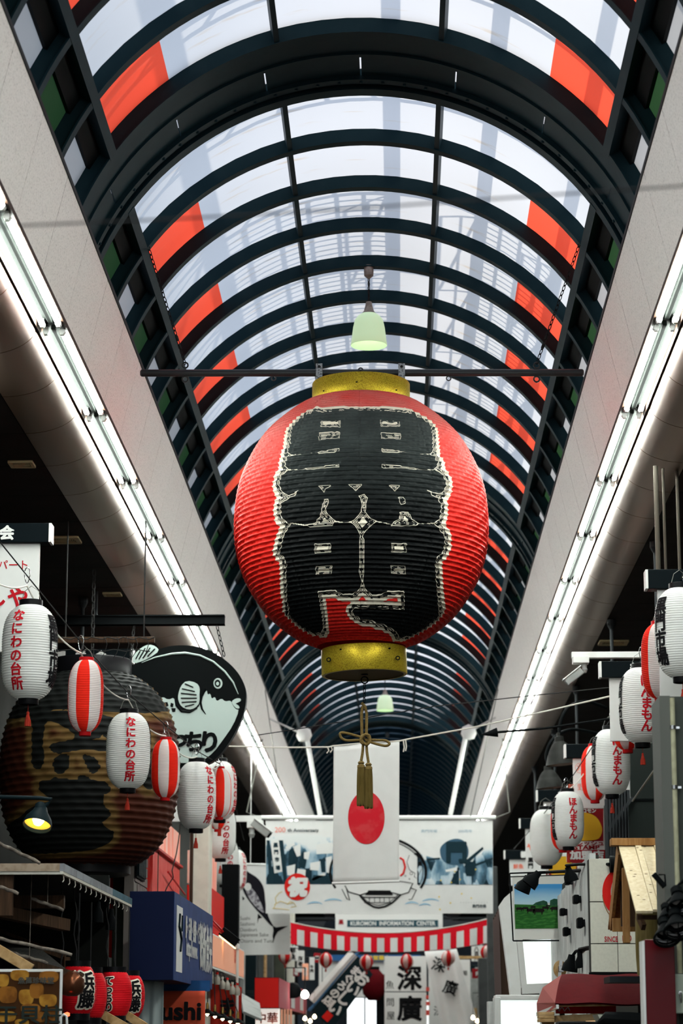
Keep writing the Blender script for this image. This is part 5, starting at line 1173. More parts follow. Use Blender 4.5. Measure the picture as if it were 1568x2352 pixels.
# ---- left CCTV camera on its arm
def cctv(px0, px1, pyb, Y, cam_px, cam_py, label, flip):
    t = root('security_camera', label, 'camera', px0, pyb, Y); k = 1/ppm(Y)
    a, b = at(px0, pyb, Y), at(px1, pyb, Y); mb = MB(); mb.box((min(a.x, b.x), Y, a.z-7*k), (max(a.x, b.x), Y+.1, a.z+7*k)); mb.build('arm', WPAINT, t)
    c = at(cam_px, pyb, Y); mb = MB(); mb.bbox((c.x-19*k, Y-.06, c.z-22*k), (c.x+19*k, Y+.1, c.z-5*k), .008); mb.build('junction_box', WPAINT, t)
    mb = MB(); mb.lathe([(0, 0), (7*k, 0), (6*k, -12*k), (8*k, -16*k), (5*k, -24*k), (0, -26*k)], 12, c + Vector((flip*-8*k, 0, -20*k))); mb.build('swivel', GREY, t, auto=40)
    M = Matrix.Translation(at(cam_px + flip*14, cam_py, Y)) @ Matrix.Rotation(flip*math.radians(38), 4, 'Y'); mb = MB(); mb.bbox((-26*k, -10*k, -9*k), (22*k, 10*k, 9*k), .012, M=M); mb.build('body', GREY, t)
    mb = MB(); mb.bbox((-28*k, -12*k, 8*k), (26*k, 12*k, 11*k), .004, M=M); mb.build('sunshield', WPAINT, t)
    mb = MB(); mb.tube([M @ Vector((flip*22*k, 0, 0)), M @ Vector((flip*26*k, 0, 0))], 7*k, 12); mb.build('lens', BLACK, t)
cctv(600, 520, 1880, 38, 586, 1904, 'white security camera on an arm left of the anniversary banner', 1)
# ================================================================== right side of the street
assoc(at(1488, 1312, 20.6).x, 20.6, 1, zt(1310, 20.6), 'black headed association sign at the right frame edge behind the nearest white lantern', ph=.95)
assoc(at(1381, 1522, 25.0).x, 25.0, 1, zt(1520, 25.0), 'black headed association sign second from the right frame edge, under the security camera arm', ph=.66)
assoc(at(1300, 1712, 29.9).x, 29.9, 1, zt(1710, 29.9), 'black headed association sign with pale red writing, above the stamp signboard', ph=.62, extra=[(PALERED, [('萬', 1311, 1809, 18, False, .0), ('野', 1334, 1808, 18, False, .0), ('㊈', 1332, 1764, 26, False, .0)])])
assoc(at(1235, 1817, 35.8).x, 35.8, 1, zt(1815, 35.8), 'black headed association sign behind the lower barn lamp', ph=.8)
assoc(at(1195, 1882, 41.0).x, 41.0, 1, zt(1880, 41.0), 'black headed association sign with a red mark left of the blank lantern', ph=.95, extra=[(PALERED, [('や', 1218, 1945, 18, False, .05)]), (INK, [('黒門', 1218, 1982, 13, True, .03)])])
assoc(at(1160, 1955, 46.8).x, 46.8, 1, zt(1953, 46.8), 'black headed association sign farthest down the right side', ph=.5, extra=[(PALERED, [('鮮魚', 1190, 1990, 12, False, .03)])])
cctv(1480, 1313, 1503, 26, 1333, 1553, 'pale security camera on a long arm at the upper right', -1)
# ---- two barn lamps on goosenecks
LAMPGREY = mk('barn_lamp_grey', (.022, .0225, .021), .5, var=.4, vs=6); LAMPIN = mk('barn_lamp_inside', (.3, .24, .2), .4)
def barn(px, pyt, pyb, wpx, Y, arm, label):
    t = root('gooseneck_lamp', label, 'lamp', px, pyt, Y, 'gooseneck barn lamps on the right'); k = 1/ppm(Y); c = at(px, pyt, Y); H = (pyb-pyt)*k; R = wpx/2*k
    M = Matrix.Rotation(math.radians(-5), 3, 'Y')
    mb = MB(); mb.lathe([(0, .32*H), (.12*R, .3*H), (.13*R, .16*H), (.27*R, .14*H), (.29*R, -.06*H), (.46*R, -.16*H), (.68*R, -.4*H), (.78*R, -.56*H), (.82*R, -.58*H), (.98*R, -.96*H), (R, -H), (.96*R, -H), (.78*R, -.6*H), (.64*R, -.4*H), (.3*R, -.18*H)], 30, c, M=M); mb.build('shade', LAMPGREY, t, auto=40)
    mb = MB(); mb.lathe([(.95*R, -.98*H), (.76*R, -.6*H), (.3*R, -.2*H), (0, -.18*H)], 30, c, M=M); mb.build('inner_face', LAMPIN, t, auto=60)
    mb = MB(); mb.lathe([(0, -.85*H), (.12*R, -.78*H), (.14*R, -.6*H), (.06*R, -.3*H)], 12, c, M=M); mb.build('bulb', CREAM, t)
    mb = MB(); pts = [at(x, y, Y+d) for x, y, d in arm]; q = [pts[0]]
    for i in range(len(pts)-1):
        a, b, e, f = pts[max(i-1,0)], pts[i], pts[i+1], pts[min(i+2, len(pts)-1)]
        for s_ in (.25, .5, .75, 1): q.append(.5*((2*b)+(-a+e)*s_+(2*a-5*b+4*e-f)*s_**2+(-a+3*b-3*e+f)*s_**3))
    mb.tube(q, .022, 8); mb.build('gooseneck', BLACK, t, auto=60); return t
barn(1284, 1700, 1758, 76, 31, [(1285, 1690, 0), (1285, 1668, 0), (1296, 1636, .0), (1318, 1617, .1), (1350, 1612, .3), (1392, 1626, .5)], 'grey barn lamp on a gooseneck, upper of two left of the striped lantern')
barn(1258, 1766, 1811, 66, 33.5, [(1258, 1756, 0), (1254, 1735, 0), (1264, 1705, 0), (1290, 1682, .1), (1325, 1676, .3), (1385, 1688, .5)], 'grey barn lamp on a gooseneck, lower of two left of the striped lantern')
t = root('black_spike', 'black conical spike on a dark rod in front of the right-hand vault edge', 'ornament', 1122, 1683, 27.5); mb = MB(); p, q = at(1103, 1688, 27.5), at(1142, 1682, 27.5); mb.tube([p, q, q + (q-p)*.02], [.001, .055, .02], 16); mb.build('cone', BLACK, t, auto=40)
mb = MB(); mb.tube([q, at(1250, 1673, 27.5), at(1392, 1652, 27.5), at(1470, 1640, 27.5)], .014, 6); mb.build('rod', BLACK, t)
# ---- gutters and posts under the right eaves
for px, w, Y in ((1511, 12, 21.6), (1528, 7, 21.7), (1560, 8, 21.8)):
    mb = MB(); c = at(px, 1290, Y); mb.bar((c.x, Y, 4.2), (c.x, Y, 6.7), w/2/ppm(Y), 10); single('roof_post', 'pale post between the right eaves and the association sign, %s' % {1511: 'thickest', 1528: 'middle', 1560: 'rightmost'}[px], 'post', mb, mat('post_%d' % px, (.07, .062, .05), .6))
# ---- near pillar with its conduit and switch box
NP = structure('wall_right_pillar'); YP = 16.0; xL = at(1524, 1980, YP).x
PIL = mk('pillar_grey_green', (.055, .062, .055), .75, var=.4, vs=3); PILE = mk('pillar_edge', (.11, .115, .105), .6)
mb = MB(); mb.box((xL, YP, 0), (xL+.07, YP+.5, zt(1600, YP))); mb.build('edge', PILE, NP); mb = MB(); mb.box((xL+.07, YP+.04, 0), (xL+1.6, YP+.5, zt(1600, YP))); mb.build('face', PIL, NP)
cd = root('conduit', 'cream painted conduit running down the pillar at the right frame edge', 'pipe', 1540, 1900, YP)
mb = MB(); xc = xL + .085; mb.tube([(xc, YP, zt(1605, YP)), (xc, YP, zt(2243, YP))], .017, 10); mb.build('tube', mk('conduit_cream', (.42, .41, .28), .5, var=.4, vs=12), cd, auto=50)
mb = MB()
for y in (1668, 1805, 2236): mb.tube([(xc, YP, zt(y, YP)), (xc, YP, zt(y+9, YP))], .022, 10); mb.box((xc-.045, YP+.01, zt(y+7, YP)), (xc+.045, YP+.025, zt(y+2, YP)))
o = mb.build('pipe_clamp', CHROME, cd); o['kind'] = 'stuff'
eb = root('switch_box', 'pale green electrical switch box with a lever handle at the lower right corner', 'box', 1560, 2280, 15.9)
mb = MB(); a, b = at(1546, 2328, 15.9), at(1640, 2238, 15.9); mb.bbox((a.x, 15.8, a.z), (b.x, 15.98, b.z), .006); mb.build('case', mk('pale_green', (.33, .37, .3), .5), eb)
c = at(1561, 2281, 15.78); mb = MB(); mb.tube([c, c + Vector((0, -.03, 0))], .012, 10); mb.tube([c + Vector((0,-.03,.004)), c + Vector((.002,-.035,-.03)), c + Vector((.004,-.03,-.062))], [.009, .008, .004], 8); mb.build('handle', CHROME, eb)
# ---- cluster of black dome spots
def dome(px, py, s, Y, label, rot=0, cage=True):
    t = root('dome_spotlight', label, 'lamp', px, py, Y, 'black dome spotlights at the right frame edge'); k = s/ppm(Y); c = at(px, py, Y); M = Matrix.Rotation(rot, 3, 'Y') @ Matrix.Rotation(math.radians(-38), 3, 'X')
    mb = MB(); mb.lathe([(0, 28*k), (8*k, 27*k), (14*k, 20*k), (14*k, 6*k), (10*k, 4*k), (12*k, 2*k), (26*k, -22*k), (30*k, -34*k), (29*k, -35*k), (24*k, -22*k), (10*k, -2*k)], 28, c, M=M); mb.build('housing', BLACK, t, auto=40)
    mb = MB(); mb.lathe([(28.4*k, -33*k), (26*k, -27*k), (25.4*k, -27*k), (23*k, -20*k), (8*k, 0), (0, 2*k)], 28, c, M=M); mb.build('reflector', mk('reflector_%d_%d' % (px, py), (.6, .58, .57), .4), t, auto=60)
    mb = MB(); mb.torus(c + (M @ Vector((0,0,-36*k))), 31*k, 2.4*k, M, 28, 6); mb.build('rim_ring', BLACK, t, auto=60)
    mb = MB(); mb.torus(c + (M @ Vector((0,0,-33*k))), 27*k, 1.3*k, M, 28, 6); mb.build('bright_rim', CHROME, t, auto=60)
    mb = MB(); 
    for a in (0, PI/2): mb.tube([c + (M @ Vector((31*k*math.cos(a), 31*k*math.sin(a), -36*k))), c + (M @ Vector((0, 0, -44*k))), c + (M @ Vector((-31*k*math.cos(a), -31*k*math.sin(a), -36*k)))], 1.2*k, 5)
    o = mb.build('guard', BLACK, t); o['kind'] = 'stuff'
    mb = MB(); mb.tube([c + (M @ Vector((0,0,26*k))), c + Vector((20*k, .1, 40*k)), Vector((xL+.12, YP+.02, c.z+40*k))], 3*k, 6); mb.build('bracket', BLACK, t, auto=60); return t
dome(1556, 2058, 1.0, 15.6, 'black dome spotlight topmost of the cluster at the right frame edge', -.1)
dome(1530, 2092, .8, 15.65, 'black dome spotlight in the middle of the cluster at the right frame edge', -.1)
dome(1551, 2110, 1.05, 15.5, 'black dome spotlight lowest right in the cluster at the right frame edge', -.05)
dome(1527, 2128, .98, 15.55, 'black dome spotlight lowest left in the cluster, its bright rim showing', -.05)
t = root('small_floodlight', 'small black flat floodlight tilted on the right pillar above the dome spots', 'lamp', 1515, 2022, 15.9); M = Matrix.Translation(at(1513, 2022, 15.9)) @ Matrix.Rotation(math.radians(50), 4, 'Y')
mb = MB(); mb.bbox((-.055, -.04, -.014), (.055, .04, .014), .004, M=M); mb.build('body', BLACK, t); mb = MB(); mb.tube([at(1512, 2009, 15.9), at(1526, 2009, 15.9), at(1528, 2034, 15.9), at(1520, 2040, 15.9)], .006, 5); mb.build('yoke', BLACK, t)
# ---- little timber gable roof
RX0, RX1 = at(1418, 1945, 18).x, at(1560, 1945, 18).x; zr_, ze, zbk = zt(1944, 18), at(1455, 2098, 16.76).z, at(1400, 2125, 18.67).z
gr = root('timber_gable_roof', 'little pale timber gable roof with knotty planks at the right', 'roof', 1460, 1990, 18)
mb = MB(); a, b = at(1402, 1942, 17.95), at(1560, 1942, 17.95); mb.bbox((a.x, 17.9, a.z-.003), (b.x, 18.04, a.z+.05), .004); mb.build('ridge_beam', WOODM, gr)
KNOT = mk('wood_knot', (.16, .1, .05), .7)
xs_ = [RX0, RX0+.118, RX0+.165, RX0+.255, RX0+.34, RX0+.44]
for i, (a, b) in enumerate(zip(xs_, xs_[1:])):
    L0, L1 = Vector((0, 17.98, zr_)), Vector((0, 16.76 + .02*(i % 2), ze + (.02 if i > 1 else 0))); dirv = (L1-L0).normalized(); nrm = Vector((0, -dirv.z, dirv.y))*-1
    off = .012*(i % 2); mb = MB(); th = .018; n_ = Vector((0, dirv.z, -dirv.y)); n_ = n_ if n_.z > 0 else -n_
    P4 = [Vector((a+.002, 0, 0)) + L0 + n_*off, Vector((b-.001, 0, 0)) + L0 + n_*off, Vector((b-.001, 0, 0)) + L1 + n_*off, Vector((a+.002, 0, 0)) + L1 + n_*off]
    vs = P4 + [p + n_*th for p in P4]; mb.add(vs, [(0,1,2,3),(7,6,5,4),(0,4,5,1),(1,5,6,2),(2,6,7,3),(3,7,4,0)]); pk = mb.build('plank', WOODL, gr)
    kb = MB(); R_ = random.Random(i)
    for _ in range(5):
        t_ = R_.random(); u_ = R_.uniform(.2, .8); c = (P4[0].lerp(P4[1], u_)).lerp(P4[3].lerp(P4[2], u_), t_) + n_*(th+.001); ux = Vector((1,0,0)); 
        kb.add([c + ux*(.012*math.cos(j)) + dirv*(.008*math.sin(j)) for j in np.linspace(0, 2*PI, 8, endpoint=False)], [tuple(range(8))])
    o = kb.build('knot', KNOT, pk); o['kind'] = 'stuff'
mb = MB(); mb.add(*(lambda A, B, x: ([(x, A[0], A[1]), (x, B[0], B[1]), (x+.44, B[0], B[1]), (x+.44, A[0], A[1]), (x, A[0], A[1]-.02), (x, B[0], B[1]-.02), (x+.44, B[0], B[1]-.02), (x+.44, A[0], A[1]-.02)], [(0,1,2,3),(7,6,5,4),(0,4,5,1),(1,5,6,2),(2,6,7,3),(3,7,4,0)]))((18.02, zr_), (19.0, zbk), RX0)); mb.build('rear_slope', WOODM, gr)
mb = MB(); mb.beam((RX0+.012, 18.0, zr_-.01), (RX0+.012, 18.85, zbk+.02), .025, .13); mb.build('rear_bargeboard', WOODM, gr)
mb = MB(); mb.beam((RX0+.03, 17.75, zr_-.18), (RX0+.022, 17.72, zt(2166, 17.7)), .05, .05, up=(0, 1, 0)); mb.build('post', WOODM, gr)
mb = MB(); mb.beam((RX0+.0, 18.6, zt(2125, 18.6)), (RX0+.28, 18.6, zt(2125, 18.6)), .05, .1); mb.build('tie_beam', WOODM, gr)
mb = MB(); mb.beam((RX0+.02, 16.9, ze-.02), (RX0+.44, 16.9, ze-.02), .06, .03); mb.build('eave_rail', WOODD, gr)
mb = MB(); mb.box((RX0+.05, 18.4, zbk-.02), (RX0+.44, 18.45, zr_-.1)); mb.build('back_board', WOODD, gr)
mb = MB(); mb.beam(at(1466, 2103, 17.2), at(1478, 2130, 17.1), .03, .05); mb.build('knee_brace', WOODD, gr)
mb = MB(); a, b = at(1462, 2240, 17.9), at(1522, 2085, 17.9); c = (a+b)/2; r = (b.x-a.x)/2; mb.lathe([(0, 0), (r*.93, 0), (r, .12), (r*1.02, (b.z-a.z)/2), (r, b.z-a.z-.1), (r*.95, b.z-a.z), (0, b.z-a.z)], 28, (c.x, 17.9+r*.3, a.z)); single('olive_barrel', 'olive brown wooden barrel standing under the little timber roof', 'barrel', mb, wood('olive_wood', (.13, .1, .03), (.2, .15, .06), 6, (9, 9, .6)), None, 40)
mb = MB(); pb(mb, 1400, 2242, 1600, 2256, 17.6, .5); single('barrel_shelf', 'dark shelf carrying the olive barrel behind the dark red awning', 'shelf', mb, CHAR)
mb = MB(); q = at(1470, 2250, 17.9); mb.bar((q.x+.12, 18.05, 0), (q.x+.12, 18.05, q.z), .03, 8); single('shelf_leg', 'dark leg under the barrel shelf behind the red column sign', 'post', mb, CHAR)
# ---- tiled wall with the red emblem and SINCE 1930
tw = structure('wall_right_tiled'); YT2 = 20.5; TILE = mk('cream_tile', (.64, .63, .54), .6, var=.4, vs=40, vcol=(.56, .55, .47)); JOINT = mk('tile_joint', (.05, .05, .045), .9)
a, b = at(1360, 2352, YT2), at(1600, 1960, YT2); mb = MB(); mb.box((a.x, YT2+.012, 0), (b.x, YT2+.2, zt(1974, YT2))); mb.build('wall_core', JOINT, tw)
rows = [2234, 2168, 2072, 1972]; colx = [a.x, at(1416.5, 2100, YT2).x, at(1473, 2100, YT2).x, at(1530, 2100, YT2).x, b.x]
for y0, y1 in zip(rows, rows[1:]):
    for x0, x1 in zip(colx, colx[1:]): mb = MB(); mb.bbox((x0+.002, YT2, zt(y0-1, YT2)), (x1-.002, YT2+.014, zt(y1+1, YT2)), .003); mb.build('tile', TILE, tw)
mb = MB(); mb.box((a.x-.02, YT2-.03, zt(2240, YT2)), (b.x, YT2+.02, zt(2234, YT2))); mb.build('base_strip', BLACK, tw)
em_ = root('shop_emblem', 'red round shop emblem on the tiled wall, partly hidden by the timber roof', 'emblem', 1412, 2048, YT2); k = 1/ppm(YT2); c = at(1420, 2050, YT2-.004)
ring_ = [(c.x + 37*k*math.cos(x), c.z + 52*k*math.sin(x)) for x in np.linspace(math.radians(60), math.radians(245), 30)] + [(c.x + 18*k*math.cos(x), c.z + 34*k*math.sin(x)) for x in np.linspace(math.radians(235), math.radians(70), 24)]
mb = MB(); mb.prism(ring_, lambda p: Vector((p[0], YT2-.008, p[1])), lambda p: Vector((p[0], YT2, p[1]))); mb.build('red_crescent', RED, em_)
mb = MB(); mb.tube([Vector((c.x + 37*k*math.cos(x), YT2-.004, c.z + 62*k*math.sin(x))) for x in np.linspace(math.radians(185), math.radians(262), 14)], .004, 5); mb.build('thin_arc', mk('tan_line', (.35, .2, .1), .6), em_)
mb = MB(); pt(mb, 'Z', 1420, 2040, YT2-.004, 60, .03); mb.build('inner_mark', RED, em_)
for s_, px in (('SINC', 1400), ('E', 1417), ('1930', 1439)): pass
mb = MB(); pt(mb, 'SINCE', 1403, 2157, YT2, 17, .015, .68); pt(mb, '1930', 1439, 2155, YT2, 17, .015, .68); single('since_lettering', 'dark red lettering SINCE 1930 on the cream tiled wall', 'lettering', mb, REDINK)
# ---- wall side with small black lamps, running away from the tiled wall
WSD = mk('white_side_wall', (.62, .64, .62), .6, var=.4, vs=3); sw = structure('wall_right_side')
mb = MB(); xw = at(1357, 2100, YT2).x; 
for i in range(9):
    y = YT2 + .02 + i*.62; m = MB(); m.box((xw, y, 1.6), (xw+.05, y+.6, zt(1960, YT2)-.02*i)); m.build('panel', WSD, sw)
mb = MB(); mb.box((xw+.05, YT2+.2, 0), (xw+.09, 26.2, zt(1960, YT2))); mb.build('wall_core', JOINT, sw)
for i, (px, py, Y) in enumerate(((1336, 2024, 22.6), (1344, 2066, 21.6), (1327, 2095, 23.4), (1348, 2120, 21.2), (1330, 2140, 23.0))):
    t = root('wall_light', 'small black wall light on the white side wall, %s from the top' % ['first', 'second', 'third', 'fourth', 'fifth'][i], 'lamp', px, py, Y); c = at(px, py, Y); c.x = xw; k = 1/ppm(Y); h = [20, 24, 20, 28, 24][i]*.42*k
    mb = MB(); mb.bbox((xw-.07, Y-.09, c.z-h), (xw-.02, Y+.09, c.z+h), .012); mb.build('housing', BLACK, t); mb = MB(); mb.box((xw-.02, Y-.03, c.z-.03), (xw, Y+.03, c.z+.03)); mb.build('mount', CHAR, t)
def track(px, py, ang, sc, Y, label, arm=None):
    t = root('arm_spotlight', label, 'lamp', px, py, Y); k = sc/ppm(Y); c = at(px, py, Y); M = Matrix.Rotation(math.radians(ang), 3, 'Y')
    mb = MB(); mb.lathe([(0, 20*k), (8*k, 20*k), (10*k, 8*k), (18*k, -4*k), (20*k, -20*k), (18*k, -20*k), (14*k, -4*k), (0, 2*k)], 18, c, M=M); mb.build('hood', BLACK, t, auto=40)
    mb = MB(); mb.lathe([(0, -14*k), (16*k, -14*k), (16*k, -16*k), (0, -16*k)], 16, c, M=M); mb.build('lens', CHAR, t)
    if arm: mb = MB(); mb.tube([c + (M @ Vector((0,0,14*k)))] + [at(x, y, yy) for x, y, yy in arm], .014, 6); mb.lathe([(0, 0), (.07, 0), (.07, .04), (0, .04)], 14, at(*arm[-1]), M=Matrix.Rotation(PI/2, 3, 'Y')); mb.build('arm', BLACK, t, auto=60)
    return t
track(1205, 2030, 25, .95, 23.0, 'black arm spotlight hanging before the cow picture, left of three', [(1212, 2008, 23.0), (1240, 2004, 23.0), (1338, 2000, 21.6)])
track(1225, 2018, 40, .95, 22.8, 'black arm spotlight overlapping the top of the cow picture, middle of three', [(1222, 2006, 22.8), (1260, 2003, 22.8), (1345, 1998, 21.4)])
track(1308, 2008, -15, .85, 21.6, 'black arm spotlight at the top right corner of the cow picture', [(1300, 1988, 21.6), (1330, 1985, 21.2), (1400, 1985, 20.44)])
track(1310, 2212, 10, .95, 22.0, 'black ball-jointed spotlight under the cow picture, left of a pair', [(1322, 2185, 22.0), (1345, 2180, 21.2), (1356, 2178, 20.7)])
track(1336, 2203, -10, .95, 21.6, 'black ball-jointed spotlight under the cow picture, right of a pair', [(1330, 2180, 21.6), (1348, 2176, 21.0), (1358, 2175, 20.65)])
# ---- framed cow picture
cp = root('cow_picture', 'framed picture of dark cows on a green meadow hung in a thin black frame', 'picture', 1250, 2085, 24.8); YC = 24.8
mb = MB()
fr = [(1170, 2006), (1327, 2000), (1331, 2160), (1178, 2161)]; fp = [at(*p, YC-.15) for p in fr]
for a, b in zip(fp, fp[1:]+fp[:1]): mb.beam(a, b, .014, .014)
mb.beam(at(1170, 2014, YC-.15), at(1327, 2009, YC-.15), .01, .01); mb.build('frame', BLACK, cp)
mb = MB(); mb.prism([(1176, 2012), (1322, 2008), (1325, 2156), (1183, 2158)], lambda p: at(p[0], p[1], YC), lambda p: at(p[0], p[1], YC) + Vector((0, .03, 0))); bd = mb.build('board', mk('picture_white', (.66, .66, .62), .6), cp)
def ramp_mat(name, stops, noise=.0, ns=8, axis='Z', nscale=(1,1,1)):
    m = bpy.data.materials.new(name); m.use_nodes = True; nt = m.node_tree; N = nt.nodes; L = nt.links; b = N['Principled BSDF']; b.inputs['Roughness'].default_value = .5; _sk(b, 'Specular IOR Level', .2)
    tc = N.new('ShaderNodeTexCoord'); sp = N.new('ShaderNodeSeparateXYZ'); L.new(tc.outputs['Generated'], sp.inputs[0]); src = sp.outputs[axis]
    if noise:
        mp = N.new('ShaderNodeMapping'); mp.inputs['Scale'].default_value = nscale; L.new(tc.outputs['Generated'], mp.inputs[0])
        nz = N.new('ShaderNodeTexNoise'); nz.inputs['Scale'].default_value = ns; nz.inputs['Detail'].default_value = 5; L.new(mp.outputs[0], nz.inputs['Vector']); ad = N.new('ShaderNodeMath'); ad.operation = 'MULTIPLY_ADD'; L.new(nz.outputs['Fac'], ad.inputs[0]); ad.inputs[1].default_value = noise; L.new(src, ad.inputs[2]); src = ad.outputs[0]
    r = N.new('ShaderNodeValToRGB'); e = r.color_ramp.elements
    for i, (p, c) in enumerate(stops):
        q = e[i] if i < 2 else e.new(p); q.position = p; q.color = (*c, 1)
    L.new(src, r.inputs[0]); L.new(r.outputs[0], b.inputs['Base Color']); return m
mb = MB(); mb.prism([(1181, 2031), (1313, 2030), (1314, 2067), (1181, 2083)], lambda p: at(p[0], p[1], YC-.004), lambda p: at(p[0], p[1], YC)); mb.build('printed_sky', ramp_mat('printed_sky', [(0.0, (.5, .62, .68)), (.45, (.36, .58, .7)), (1.0, (.05, .28, .6))], .25, 3), bd)
mb = MB(); mb.prism([(1181, 2077), (1315, 2080), (1317, 2132), (1183, 2133)], lambda p: at(p[0], p[1], YC-.005), lambda p: at(p[0], p[1], YC)); mb.build('printed_meadow', mk('printed_meadow', (.02, .1, .02), .6, var=.8, vs=14, vcol=(.045, .17, .035), stretch=(1, 1, 4)), bd)
TREE = mk('printed_trees', (.015, .06, .035), .7, var=.7, vs=30, vcol=(.03, .09, .05)); COW = mk('printed_cow', (.012, .01, .009), .7)
mb = MB(); mb.prism([(1222, 2079), (1230, 2073), (1240, 2070), (1248, 2068), (1256, 2071), (1258, 2079)], lambda p: at(p[0], p[1], YC-.006), lambda p: at(p[0], p[1], YC-.002)); mb.build('printed_tree', TREE, bd)
mb = MB(); mb.prism([(1262, 2080), (1263, 2068), (1272, 2064), (1280, 2065), (1288, 2060), (1296, 2061), (1303, 2057), (1314, 2055), (1315, 2082)], lambda p: at(p[0], p[1], YC-.006), lambda p: at(p[0], p[1], YC-.002)); mb.build('printed_tree', TREE, bd)
cow = [(-9,-3),(-7,-5),(6,-5),(8,-4),(11,-2),(10,1),(8,1),(7,6),(5.5,6),(5,1.5),(-5,1.5),(-5.5,6),(-7,6),(-7.5,1),(-9.5,1)]
for px, py, s_, fl in ((1192, 2088, .8, 1), (1206, 2087, .75, -1), (1218, 2092, 1.0, 1), (1236, 2093, 1.3, 1), (1252, 2086, .8, 1), (1274, 2088, 1.05, -1), (1290, 2083, .65, 1), (1304, 2086, .8, -1), (1224, 2084, .6, -1), (1258, 2081, .5, 1)):
    mb = MB(); mb.prism([(px + fl*x*s_, py + y*s_) for x, y in (cow if fl > 0 else cow[::-1])], lambda p: at(p[0], p[1], YC-.008), lambda p: at(p[0], p[1], YC-.004)); mb.build('printed_cow', COW, bd)
# ---- white lit lightbox, white frame, slatted brown board
LITBOX = emis('lightbox_white', (.93, 1, .97), .42)
lb = root('tall_lightbox', 'tall white lit signbox below the cow picture', 'sign', 1240, 2215, 26)
mb = MB(); mb.prism([(1186, 2160), (1296, 2156), (1296, 2262), (1204, 2264)], lambda p: at(p[0], p[1], 26), lambda p: at(p[0], p[1], 26) + Vector((0, .15, 0))); mb.build('lit_panel', LITBOX, lb)
mb = MB(); mb.beam(at(1183, 2062, 26), at(1203, 2268, 26), .06, .16, up=(0,1,0)); mb.build('frame_side', WPAINT, lb)
mb = MB(); mb.beam(at(1198, 2272, 25.95), at(1290, 2268, 25.95), .14, .1); mb.build('frame_bottom', WPAINT, lb); mb = MB(); mb.bbox((at(1204,0,26.1).x, 26.16, 0), (at(1290,0,26.1).x, 26.5, at(0, 2262, 26.1).z), .01); mb.build('pedestal', WSD, lb)
wf = root('white_wedge_panel', 'pale wedge-shaped white panel left of the cow picture', 'panel', 1165, 2150, 27.5)
mb = MB(); mb.prism([(1146, 2080), (1158, 2062), (1184, 2040), (1196, 2285), (1172, 2286)], lambda p: at(p[0], p[1], 27), lambda p: at(p[0], p[1], 27) + Vector((0, .25, 0))); mb.build('panel', WPAINT, wf)
mb = MB(); q = at(1185, 2285, 27.1); mb.bbox((q.x-.05, 27.02, 0), (q.x+.05, 27.2, q.z+.1), .01); mb.build('leg', WPAINT, wf)
sb = root('slatted_board', 'dark brown slatted board left of the white wedge panel', 'board', 1148, 2190, 28.2)
mb = MB(); mb.prism([(1132, 2110), (1147, 2082), (1172, 2284), (1137, 2284)], lambda p: at(p[0], p[1], 28.2), lambda p: at(p[0], p[1], 28.2) + Vector((0, .08, 0))); mb.build('backing', BROWN, sb)
for i in range(4):
    mb = MB(); mb.beam(at(1133 + i*3.4, 2112 - i*6.6, 28.17), at(1138 + i*3.6, 2284, 28.17), .02, .03, up=(0,1,0)); mb.build('slat', mk('slat_brown_%d' % i, (.11, .08, .075), .6), sb)
mb = MB(); q = at(1152, 2284, 28.24); mb.bbox((q.x-.08, 28.22, 0), (q.x+.08, 28.3, q.z+.02), .01); mb.build('leg', BROWN, sb)
lw = root('low_lightbox', 'low white lit counter box at the lower right centre', 'sign', 1195, 2320, 27); 
mb = MB(); pb(mb, 1148, 2296, 1245, 2440, 27, .4, 0, .02); mb.build('lit_face', LITBOX, lw); mb = MB(); pb(mb, 1137, 2285, 1252, 2297, 26.97, .5, 0, .01); mb.build('top_rail', WPAINT, lw); mb = MB(); pb(mb, 1137, 2290, 1149, 2440, 26.96, .5, 0, .01); mb.build('corner_post', WPAINT, lw)
mb = MB(); pb(mb, 1122, 2300, 1138, 2440, 27.3, .4); single('grey_side_case', 'pale grey narrow case left of the low lit counter box', 'case', mb, WSD)
t = root('wooden_disc', 'orange wooden disc with a grey metal clamp under the cow picture', 'disc', 1286, 2224, 23.5); k = 1/ppm(23.5); c = at(1285, 2226, 23.5); mb = MB(); mb.lathe([(0, 0), (14*k, 0), (15*k, .01), (15*k, .05), (0, .05)], 24, c, M=Matrix.Rotation(PI/2, 3, 'X') @ Matrix.Diagonal((1, 1.3, 1))); mb.build('disc', TANWOOD, t, auto=40)
mb = MB(); mb.beam(at(1288, 2206, 23.42), at(1284, 2246, 23.42), .02, .03); mb.bbox(c + Vector((-.02, -.12, -.03)), c + Vector((.03, -.06, .03)), .006); mb.tube([c + Vector((0,0,0)), Vector((xw, 23.5, c.z))], .012, 6); mb.build('clamp', CHROME, t)
